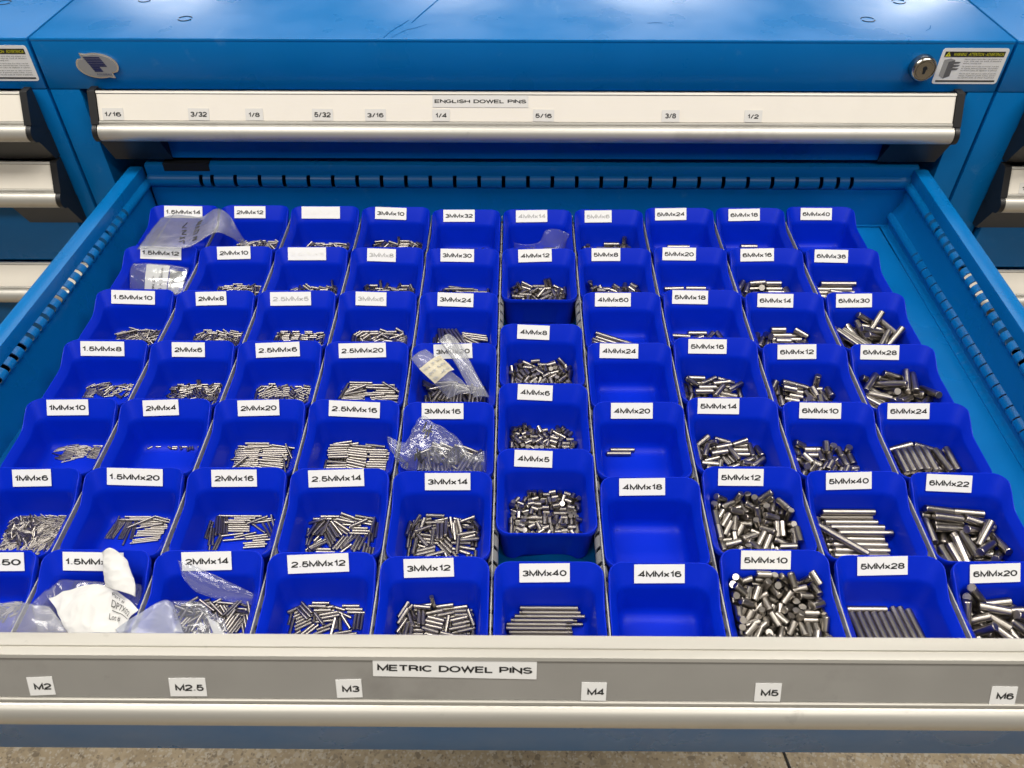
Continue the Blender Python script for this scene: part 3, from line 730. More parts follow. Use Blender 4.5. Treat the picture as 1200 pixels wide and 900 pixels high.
for c, rowsl in BINS.items():
    for i, (y, lx, s, state) in enumerate(rowsl):
        x = (c - 5.5) * PITCH
        BINPOS[s] = (x, y)
        WHERE[s] = ROWS[min(6, max(0, round(-y / 0.0734)))] + ', ' + COLS[c - 1]
        o = link('storage_bin', bin_me, None, (x, y, 0), (0, 0, R(jit.uniform(-.5, .5))))
        what = CONTENT.get(s, 'with loose steel pins')
        if state == 'blank': lab = 'blue plastic bin with a blank white label, %s' % WHERE[s]
        else: lab = 'blue bin %s %s, %s' % ('with faded label' if state in ('worn', 'half') else 'labelled', s, WHERE[s])
        if len((lab + ', ' + what).split()) <= 16: lab += ', ' + what
        tag(o, lab, 'bin', 'blue label-fronted bins in the open drawer')
        n = len(s)
        wd = 0.0050 + 0.0048 * n if n < 8 else 0.0415
        if s == '1.5x5.50': wd = 0.046
        ang = LABEL_ANGLE
        t0 = 0.46 + jit.uniform(-.04, .05)
        l = paper_label(o, s, (lx / 1000, -0.0017 - 0.0085 * t0 - 0.0004, -0.0009 - 0.0103 * (1 - (1 - t0)) + 0.0005), (ang, 0, 0), wd, 0.0128, wd - 0.0042, 0.0050, 'label',
                        {'': 'ink', 'worn': 'ink_pale', 'half': 'ink', 'blank': 'ink_ghost'}[state])
        l.rotation_euler = (Matrix.Rotation(ang, 3, 'X') @ Matrix.Rotation(R(jit.uniform(-2.2, 2.2)), 3, 'Z')).to_euler()

# ------------------------------------------------------------------ bags, slips and scraps
def cat(p0, p1, p2, p3, t):
    return 0.5 * ((2 * p1) + (p2 - p0) * t + (2 * p0 - 5 * p1 + 4 * p2 - p3) * t * t + (3 * p1 - p0 - 3 * p2 + p3) * t ** 3)
def cr(P, t):
    """Catmull-Rom through a list of points, t in 0..1"""
    n = len(P) - 1; f = min(max(t, 0), 1) * n; i = min(int(f), n - 1); f -= i
    a = P[i - 1] if i > 0 else 2 * P[0] - P[1]
    d = P[i + 2] if i + 2 <= n else 2 * P[n] - P[n - 1]
    return cat(a, P[i], P[i + 1], d, f)
class Sheet:
    def __init__(self, rows, crumple=0.0, cs=60.0, seed=0.0):
        self.rows = [[Vector(p) / 1000 for p in r] for r in rows]; self.c = crumple; self.cs = cs; self.seed = seed
    def base(self, u, v):
        return cr([cr(r, u) for r in self.rows], v)
    def at(self, u, v, off=0.0):
        p = self.base(u, v)
        e = 0.01
        du = self.base(min(u + e, 1), v) - self.base(max(u - e, 0), v); dv = self.base(u, min(v + e, 1)) - self.base(u, max(v - e, 0))
        n = dv.cross(du)
        if n.length > 1e-12: n.normalize()
        if n.z < 0: n = -n
        if self.c:
            q = p * self.cs + Vector((self.seed, self.seed * 2, 0))
            k = (1 - 2.2 * abs(noise.noise(q))) * 0.6 + (1 - 2.2 * abs(noise.noise(q * 2.3))) * 0.3 + noise.noise(q * 0.6) * 0.4
            off += self.c * k
        return p + n * off
    def bm(self, nu, nv, puff=0.0, u0=0.0, u1=1.0, v0=0.0, v1=1.0, lift=0.0):
        """one skin, or two skins meeting at the edges when puff > 0"""
        bm = bmesh.new(); G = []
        for side_ in ((1, -1) if puff > 0 else (1,)):
            g = []
            for j in range(nv + 1):
                row = []
                for i in range(nu + 1):
                    fu, fv = i / nu, j / nv
                    b = (math.sin(math.pi * fu) * math.sin(math.pi * fv)) ** 0.5 if 0 < i < nu and 0 < j < nv else 0
                    row.append(bm.verts.new(self.at(u0 + (u1 - u0) * fu, v0 + (v1 - v0) * fv, lift + side_ * puff * b)))
                g.append(row)
            for j in range(nv):
                for i in range(nu): bm.faces.new((g[j][i], g[j][i + 1], g[j + 1][i + 1], g[j + 1][i]))
        if puff > 0: bmesh.ops.remove_doubles(bm, verts=bm.verts, dist=1e-6)
        return bm

SHEETS = {
 'A': [[(-363.8,-13.8,-2.0), (-351.1,-11.8,0.0), (-334.3,-15.1,1.0), (-316.2,-21.5,4.0), (-298.9,-22.6,14.0), (-285.1,-29.3,12.0), (-276.3,-35.1,-6.0), (-272.3,-33.3,-22.0)], [(-365.2,-48.3,0.0), (-350.6,-48.1,2.0), (-334.7,-48.0,2.0), (-315.8,-49.3,5.0), (-295.6,-44.1,14.0), (-283.0,-47.3,12.0), (-275.1,-43.2,-6.0), (-272.4,-36.6,-22.0)], [(-365.6,-81.0,2.0), (-348.7,-79.3,3.0), (-329.4,-80.7,3.0), (-311.2,-77.5,4.0), (-296.0,-68.0,10.0), (-284.8,-61.7,10.0), (-276.1,-48.2,-8.0), (-273.7,-36.8,-24.0)]],
 'B': [[(-375.5,-83.1,-12.0), (-356.4,-83.0,-12.0), (-333.9,-85.8,-12.0), (-313.8,-90.2,-13.0)], [(-372.4,-99.7,-18.0), (-352.4,-103.8,-16.0), (-331.5,-105.0,-16.0), (-316.0,-100.9,-20.0)], [(-372.5,-110.6,-30.0), (-352.9,-116.0,-28.0), (-332.9,-117.2,-28.0), (-319.0,-111.7,-30.0)]],
 'C1': [[(-73.0,-251.6,10.0), (-67.4,-248.4,13.0), (-61.0,-240.6,11.0)], [(-64.6,-260.9,6.0), (-57.5,-257.9,10.0), (-51.2,-249.1,7.0)], [(-55.2,-268.0,0.0), (-48.1,-263.9,4.0), (-41.0,-256.4,1.0)], [(-47.7,-270.9,-8.0), (-39.1,-266.8,-4.0), (-30.3,-260.4,-7.0)], [(-40.8,-272.9,-16.0), (-30.7,-270.8,-12.0), (-20.1,-268.6,-15.0)]],
 'C2': [[(-51.7,-223.5,6.0), (-44.5,-217.8,9.0), (-36.3,-221.1,6.0)], [(-43.8,-233.5,2.0), (-35.7,-232.4,4.0), (-27.5,-235.6,2.0)], [(-33.7,-248.7,-4.0), (-25.5,-249.7,-2.0), (-18.2,-254.0,-4.0)], [(-25.4,-261.4,-12.0), (-17.3,-262.4,-10.0), (-10.8,-264.4,-12.0)], [(-19.4,-269.7,-18.0), (-12.9,-269.6,-17.0), (-6.4,-269.6,-18.0)]],
 'D': [[(-83.6,-335.7,4.0), (-68.0,-338.1,0.0), (-57.6,-320.3,10.0), (-48.1,-324.8,8.0), (-33.7,-328.9,0.0), (-18.8,-342.1,-8.0), (-8.3,-340.3,-6.0)], [(-81.0,-342.7,2.0), (-68.8,-347.8,2.0), (-59.2,-335.6,6.0), (-48.4,-339.9,6.0), (-34.1,-344.1,0.0), (-20.6,-347.3,-10.0), (-7.5,-345.5,-10.0)], [(-77.1,-347.8,-3.0), (-68.6,-352.9,-2.0), (-58.6,-347.7,0.0), (-47.9,-351.1,0.0), (-35.1,-352.6,-4.0), (-21.4,-349.0,-14.0), (-7.5,-348.9,-14.0)], [(-70.7,-352.8,-10.0), (-64.1,-354.5,-12.0), (-55.6,-354.4,-12.0), (-45.8,-355.2,-12.0), (-34.2,-354.3,-14.0), (-21.4,-350.8,-18.0), (-7.6,-349.8,-18.0)]],
 'E': [[(12.6,-23.6,-26.0), (27.3,-26.7,-26.0), (40.1,-26.2,-22.0), (46.3,-21.7,-12.0), (56.1,-23.0,-8.0), (72.2,-29.6,-10.0)], [(12.6,-22.6,-31.0), (27.4,-25.8,-31.0), (41.1,-26.9,-28.0), (48.2,-27.5,-20.0), (59.1,-27.2,-18.0), (69.8,-32.0,-18.0)], [(12.6,-21.7,-36.0), (27.5,-24.9,-36.0), (42.2,-27.7,-34.0), (49.3,-32.0,-30.0), (61.0,-34.9,-28.0), (68.4,-33.2,-28.0)]],
 'F1': [[(-300.9,-474.7,-8.0), (-296.8,-452.2,-16.0), (-279.5,-454.0,-12.0), (-261.7,-455.2,-12.0), (-240.7,-455.7,-12.0), (-233.3,-458.9,-12.0)], [(-295.7,-483.4,-10.0), (-291.5,-466.7,-18.0), (-275.7,-467.1,-16.0), (-258.6,-467.0,-16.0), (-242.6,-466.9,-16.0), (-232.6,-469.3,-14.0)], [(-289.5,-493.1,-12.0), (-280.8,-488.6,-20.0), (-266.9,-488.5,-20.0), (-251.9,-488.4,-20.0), (-239.1,-488.3,-20.0), (-230.2,-488.2,-18.0)]],
 'F2': [[(-334.0,-474.5,-14.0), (-323.9,-472.4,-12.0), (-312.1,-471.7,-10.0), (-298.5,-475.9,-6.0), (-285.9,-478.3,-5.0)], [(-330.1,-482.6,-14.0), (-318.5,-483.0,-11.0), (-304.5,-484.0,-8.0), (-290.1,-486.3,-5.0), (-278.7,-484.4,-6.0)], [(-326.5,-491.8,-16.0), (-314.5,-493.3,-13.0), (-298.8,-494.9,-10.0), (-283.2,-496.5,-7.0), (-269.1,-494.1,-10.0)]],
 'P1': [[(-294.2,-467.2,-14.0), (-276.7,-460.5,-10.0), (-258.6,-461.0,-8.0), (-243.8,-467.3,-8.0), (-229.4,-478.0,-10.0)], [(-282.7,-478.4,-11.0), (-267.1,-475.1,-6.0), (-251.7,-475.5,-4.0), (-240.7,-478.6,-6.0), (-233.8,-483.0,-10.0)], [(-270.3,-493.0,-12.0), (-258.2,-495.2,-8.0), (-246.2,-496.2,-6.0), (-238.7,-495.0,-8.0), (-235.4,-493.3,-11.0)]],
 'P2': [[(-260.3,-443.6,6.0), (-254.5,-443.0,10.0), (-248.8,-444.9,8.0), (-243.2,-448.2,4.0)], [(-256.8,-455.0,2.0), (-250.9,-454.3,5.0), (-244.2,-453.6,4.0), (-237.3,-458.1,1.0)], [(-256.4,-458.3,-2.0), (-248.4,-460.8,2.0), (-240.1,-462.0,2.0), (-233.2,-465.2,-1.0)], [(-255.2,-462.9,-5.0), (-245.7,-467.9,-1.0), (-238.1,-470.4,-1.0), (-232.0,-471.6,-4.0)]],
 'G1': [[(-209.1,-448.0,4.0), (-196.1,-451.2,-0.0), (-178.0,-455.8,-8.0), (-159.0,-461.2,-16.0)], [(-208.1,-451.3,0.0), (-195.8,-457.9,-4.0), (-178.5,-461.1,-11.0), (-159.4,-463.8,-18.0)], [(-207.0,-454.7,-4.0), (-196.5,-463.2,-10.0), (-179.0,-465.8,-16.0), (-160.9,-465.9,-22.0)]],
 'G2': [[(-237.3,-493.8,-6.0), (-226.3,-485.2,-3.0), (-214.9,-472.8,-6.0), (-209.2,-472.2,-9.0)], [(-235.2,-496.7,-6.0), (-222.0,-493.0,-3.0), (-208.6,-484.5,-5.0), (-202.8,-482.1,-9.0)], [(-233.0,-499.6,-6.0), (-217.6,-501.2,-3.0), (-202.4,-498.8,-5.0), (-195.1,-493.6,-10.0)]],
 'G3': [[(-211.2,-469.7,-11.0), (-200.0,-470.3,-10.0), (-191.1,-470.9,-11.0), (-184.4,-476.6,-13.0), (-175.1,-480.3,-16.0)], [(-204.3,-481.0,-11.0), (-194.4,-481.5,-10.0), (-185.2,-482.7,-10.0), (-179.9,-484.6,-13.0), (-171.3,-487.1,-17.0)], [(-196.4,-493.1,-12.0), (-187.1,-496.0,-11.0), (-178.8,-495.4,-12.0), (-172.7,-492.5,-15.0), (-167.7,-490.2,-19.0)]],
 'G4': [[(-182.8,-478.4,-11.0), (-178.9,-479.5,-10.0), (-176.2,-482.0,-11.0)], [(-183.4,-485.1,-10.0), (-177.4,-486.8,-8.0), (-172.3,-487.5,-10.0)], [(-183.2,-493.5,-10.0), (-175.9,-495.2,-9.0), (-169.3,-493.5,-11.0)]],
}

def sheet_thing(name, key, m, label, cat_, crumple, puff, nu=40, nv=30, cs=60, group=None):
    sh = Sheet(SHEETS[key], crumple, cs, len(name) + ord(key[0]) * 0.37 + ord(key[-1]))
    o = link(name, finish(sh.bm(nu, nv, puff), name, m, 180))
    tag(o, label, cat_, group)
    return o, sh

def patch(name, parent, sh, m, u0, u1, v0, v1, lift=0.0006, nu=14, nv=10):
    return link(name, finish(sh.bm(nu, nv, 0, u0, u1, v0, v1, lift), name, m, 180), parent)

def write_on(parent, sh, txt, uc, vc, du, dv, m, lift=0.0012, turn=0):
    """lettering laid on a sheet: text box centred at (uc, vc), du x dv in sheet coordinates"""
    me = text_mesh(txt, 1.0, 1.0, m=m, key='sheet' + txt + str(m.name)).copy()
    for v in me.vertices:
        x, y = v.co.x, v.co.y
        if turn == 90: x, y = -y, x
        v.co = sh.at(uc + x * du, vc - y * dv, lift)
    return link('lettering', me, parent)

def scrawl(parent, sh, strokes, wd, lift=0.0014):
    """marker pen strokes on a sheet; strokes in (u, v)"""
    bm = bmesh.new()
    for st_ in strokes:
        pts = []
        for (a, b), (c, d) in zip(st_, st_[1:]):
            for k in range(6): pts.append((a + (c - a) * k / 6, b + (d - b) * k / 6))
        pts.append(st_[-1])
        L = []
        for i, (u, v) in enumerate(pts):
            p = sh.at(u, v, lift); q = sh.at(*(pts[i + 1] if i + 1 < len(pts) else pts[i - 1]), lift)
            d = (q - p).normalized(); 
            if i + 1 == len(pts): d = -d
            sd = d.cross(Vector((0, -0.6, 0.8))).normalized() * wd / 2
            L.append((bm.verts.new(p + sd), bm.verts.new(p - sd)))
        for (a, b), (c, d) in zip(L, L[1:]): bm.faces.new((a, b, d, c))
    link('handwriting', finish(bm, 'handwriting', M['ink'], 180), parent)

def zip_seal(parent, sh, pts, r=0.0005, n=24):
    bm = bmesh.new(); prev = None
    P = [sh.at(*[a + (b - a) * k / n for a, b in zip(pts[0], pts[1])], 0.0006) for k in range(n + 1)]
    for i, p in enumerate(P):
        d = (P[min(i + 1, n)] - P[max(i - 1, 0)]).normalized()
        sx = d.cross(Vector((0, 0, 1))).normalized(); sy = sx.cross(d)
        ring = [bm.verts.new(p + (sx * math.cos(R(60 * k)) + sy * math.sin(R(60 * k))) * r) for k in range(6)]
        if prev:
            for k in range(6): bm.faces.new((prev[k], prev[(k + 1) % 6], ring[(k + 1) % 6], ring[k]))
        prev = ring
    link('zip_seal', finish(bm, 'zip_seal', M['film_milky']), parent)

o, sh = sheet_thing('zip_bag', 'A', M['film_milky'], 'flat clear zip bag arching over the bins labelled 1.5MMx14 and 2MMx12', 'plastic bag', 0.0007, 0.0012, 56, 26)
zip_seal(o, sh, ((0.15, 0.0), (0.13, 1.0)))
scrawl(o, sh, [[(.34, .25), (.32, .42), (.36, .42)], [(.33, .52), (.37, .50), (.34, .62), (.38, .62)], [(.33, .70), (.37, .74)], [(.37, .70), (.33, .76)], [(.33, .84), (.37, .80), (.37, .90)],
               [(.44, .30), (.48, .30), (.44, .40), (.48, .42)], [(.44, .48), (.48, .52), (.44, .58)], [(.44, .64), (.48, .62), (.47, .72), (.44, .70)], [(.44, .78), (.48, .84), (.44, .88), (.48, .90)]], 0.0011)
o, sh = sheet_thing('parts_bag', 'B', M['film'], 'small clear bag with a cream paper tag standing in the bin labelled 1.5MMx12', 'plastic bag', 0.0006, 0.0015, 36, 20)
tg = patch('paper_tag', o, sh, M['paper'], 0.29, 0.66, 0.05, 0.98, -0.0004)
write_on(tg, sh, '1.5 x 15mm', 0.55, 0.55, 0.05, 0.75, M['ink'], 0.0004, 90); write_on(tg, sh, 'PIN 20', 0.44, 0.66, 0.045, 0.42, M['ink'], 0.0004, 90)
patch('foil', o, sh, M['chrome'], 0.68, 0.97, 0.18, 0.95, -0.0006)
o, sh = sheet_thing('rolled_bag', 'C1', M['film_milky'], 'rolled cloudy bag with a beige sticker lying across the bin labelled 3MMx20', 'plastic bag', 0.0009, 0.0052, 30, 44)
lb = patch('sticker', o, sh, mat('beige_sticker', (0.60, 0.55, 0.42), 0.6, var=0.08, vscale=90), 0.08, 0.95, 0.26, 0.56, 0.0058)
for k in range(3): write_on(lb, sh, ['PIN 3 MM', '20 MM', 'S 40'][k], 0.5, 0.32 + 0.09 * k, 0.6, 0.045, M['ink_pale'], 0.0066)
o, sh = sheet_thing('zip_bag', 'C2', M['film_milky'], 'narrow cloudy zip bag with ribbed seal beside the rolled bag in the 3MMx20 bin', 'plastic bag', 0.0008, 0.0016, 24, 36)
for k in range(4): zip_seal(o, sh, ((0.30 + .12 * k, 0.02), (0.30 + .12 * k, 0.98)), 0.00035)
o, sh = sheet_thing('zip_bag', 'D', M['film'], 'crumpled clear zip bag with black handwriting in the bin labelled 3MMx16', 'plastic bag', 0.0022, 0.0020, 60, 40, 75)
for k in range(3): zip_seal(o, sh, ((0.03 + .03 * k, 0.05), (0.05 + .03 * k, 0.95)), 0.00035)
scrawl(o, sh, [[(.42, .10), (.40, .30), (.45, .22), (.43, .40)], [(.48, .12), (.46, .36)], [(.44, .26), (.50, .22)], [(.27, .78), (.30, .66), (.33, .80)], [(.33, .60), (.36, .86)], [(.31, .70), (.38, .66)], [(.38, .62), (.36, .84), (.41, .76)]], 0.0013)
o, sh = sheet_thing('clear_bag', 'E', M['film'], 'small clear bag slumped in the back-row bin with the faded 4MMx14 label', 'plastic bag', 0.0010, 0.0012, 40, 20)
o, sh = sheet_thing('clear_bag', 'F2', M['film_milky'], 'milky plastic bag at the left end, in front of the bin labelled 5.50', 'plastic bag', 0.0010, 0.0020, 40, 24)
o, sh = sheet_thing('clear_bag', 'F1', M['film'], 'clear plastic bag behind crumpled white paper in the bin labelled 1.5MM', 'plastic bag', 0.0012, 0.0012, 44, 28)
o, sh = sheet_thing('paper_slip', 'P1', M['paper'], 'crumpled white paper slip printed Part # and Lot # in a bag', 'paper slip', 0.0018, 0.0, 70, 48, 60)
write_on(o, sh, 'Part #', 0.71, 0.26, 0.19, 0.12, M['ink'], 0.0009); write_on(o, sh, 'DP7X02', 0.79, 0.48, 0.34, 0.17, M['ink'], 0.0009)
write_on(o, sh, 'Lot #', 0.71, 0.74, 0.20, 0.11, M['ink'], 0.0009)
patch('printed_rule', o, sh, M['ink'], 0.64, 0.97, 0.615, 0.63, 0.0009)
patch('printed_rule', o, sh, M['ink'], 0.63, 0.80, 0.165, 0.178, 0.0009)
o, sh = sheet_thing('paper_slip', 'P2', M['paper'], 'folded white paper tab standing upright over the label 1.5MM', 'paper slip', 0.0015, 0.0009, 36, 50, 70)
o, sh = sheet_thing('clear_bag', 'G1', M['film'], 'thin clear bag propped across the bin labelled 2MMx14', 'plastic bag', 0.0008, 0.0014, 40, 24)
o, sh = sheet_thing('clear_bag', 'G2', M['film_frost'], 'frosted white bag corner lying over the divider beside the 2MMx14 bin', 'plastic bag', 0.0009, 0.0020, 36, 24)
write_on(o, sh, 'uno', 0.86, 0.55, 0.10, 0.30, M['print_dark'], 0.0026, 90)
o, sh = sheet_thing('parts_bag', 'G3', M['film'], 'clear bag of small dark pins at the front of the 2MMx14 bin', 'plastic bag', 0.0010, 0.0022, 40, 24)
patch('paper_tag', o, sh, M['paper'], 0.60, 0.86, 0.35, 0.98, -0.0005)
# a curl of white paper left in an otherwise empty bin
bm = bmesh.new()
ro = arc(0, 0, 0.0046, 200, 330, 10); ri = arc(0, 0.0006, 0.0034, 330, 200, 10)
add_poly(bm, ro + ri, 0, 0.0012)
tag(link('paper_scrap', finish(bm, 'paper_scrap', M['paper']), None, (0.1180, -0.2530, -0.0404), (R(8), 0, R(18))), 'tiny white paper curl lying in the bin labelled 4MMx24', 'paper scrap')

# ------------------------------------------------------------------ pins
# settled heaps: bin label, length and diameter in mm, how many are single objects, how many in all; then 5 numbers
# per pin: place inside the bin (tenths of a mm) and direction (two angles in degrees)
PIN_SETS = [
 ('2MMx12', 12, 2, 0, 127), ('2.5MMx10', 10, 2.5, 0, 70), ('3MMx10', 10, 3, 0, 123), ('3MMx32', 32, 3, 0, 5),
 ('5MMx6', 8, 5, 0, 45), ('5MMx24', 24, 5, 0, 1), ('6MMx18', 18, 6, 1, 1), ('4MMx14', 14, 4, 0, 8),
 ('2MMx10', 10, 2, 0, 107), ('2.5MMx8', 8, 2.5, 0, 74), ('3MMx8', 8, 3, 0, 91), ('3MMx30', 30, 3, 1, 17),
 ('4MMx12', 12, 4, 0, 74), ('5MMx8', 8, 5, 0, 60), ('5MMx20', 20, 5, 1, 8), ('6MMx16', 16, 6, 3, 30),
 ('6MMx36', 36, 6, 2, 10), ('1.5MMx10', 10, 1.5, 0, 130), ('2MMx8', 8, 2, 0, 108), ('2.5MMx5', 7, 2.5, 0, 90),
 ('3MMx6', 8, 3, 0, 101), ('3MMx24', 24, 3, 0, 33), ('4MMx60', 52, 4, 2, 4), ('5MMx18', 18, 5, 2, 6),
 ('6MMx14', 14, 6, 4, 29), ('6MMx30', 30, 6, 10, 39), ('1.5MMx8', 8, 1.5, 0, 60), ('2MMx6', 6, 2, 0, 150),
 ('2.5MMx6', 6, 2.5, 0, 75), ('2.5MMx20', 20, 2.5, 1, 55), ('3MMx20', 20, 3, 3, 57), ('4MMx8', 8, 4, 0, 124),
 ('5MMx16', 16, 5, 8, 34), ('6MMx12', 12, 6, 8, 34), ('6MMx28', 28, 6, 15, 39), ('1MMx10', 10, 1, 0, 70),
 ('2MMx4', 4, 2, 0, 12), ('2MMx20', 20, 2, 1, 60), ('2.5MMx16', 16, 2.5, 0, 64), ('3MMx16', 16, 3, 5, 48),
 ('4MMx6', 6, 4, 0, 94), ('4MMx20', 20, 4, 2, 2), ('5MMx14', 14, 5, 17, 42), ('6MMx10', 10, 6, 13, 40),
 ('6MMx24', 24, 6, 9, 22), ('1MMx6', 6, 1, 0, 420), ('1.5MMx20', 20, 1.5, 0, 34), ('2MMx16', 16, 2, 1, 42),
 ('2.5MMx14', 14, 2.5, 0, 66), ('3MMx14', 14, 3, 19, 74), ('4MMx5', 5, 4, 0, 163), ('5MMx12', 12, 5, 37, 155),
 ('5MMx40', 40, 5, 10, 24), ('6MMx22', 22, 6, 19, 40), ('1.5x5.50', 5.5, 1.5, 0, 60), ('2MMx14', 14, 2, 4, 63),
 ('2.5MMx12', 12, 2.5, 7, 55), ('3MMx12', 12, 3, 20, 91), ('3MMx40', 40, 3, 8, 44), ('5MMx10', 10, 5, 42, 258),
 ('5MMx28', 28, 5, 10, 11), ('6MMx20', 20, 6, 13, 52),
]
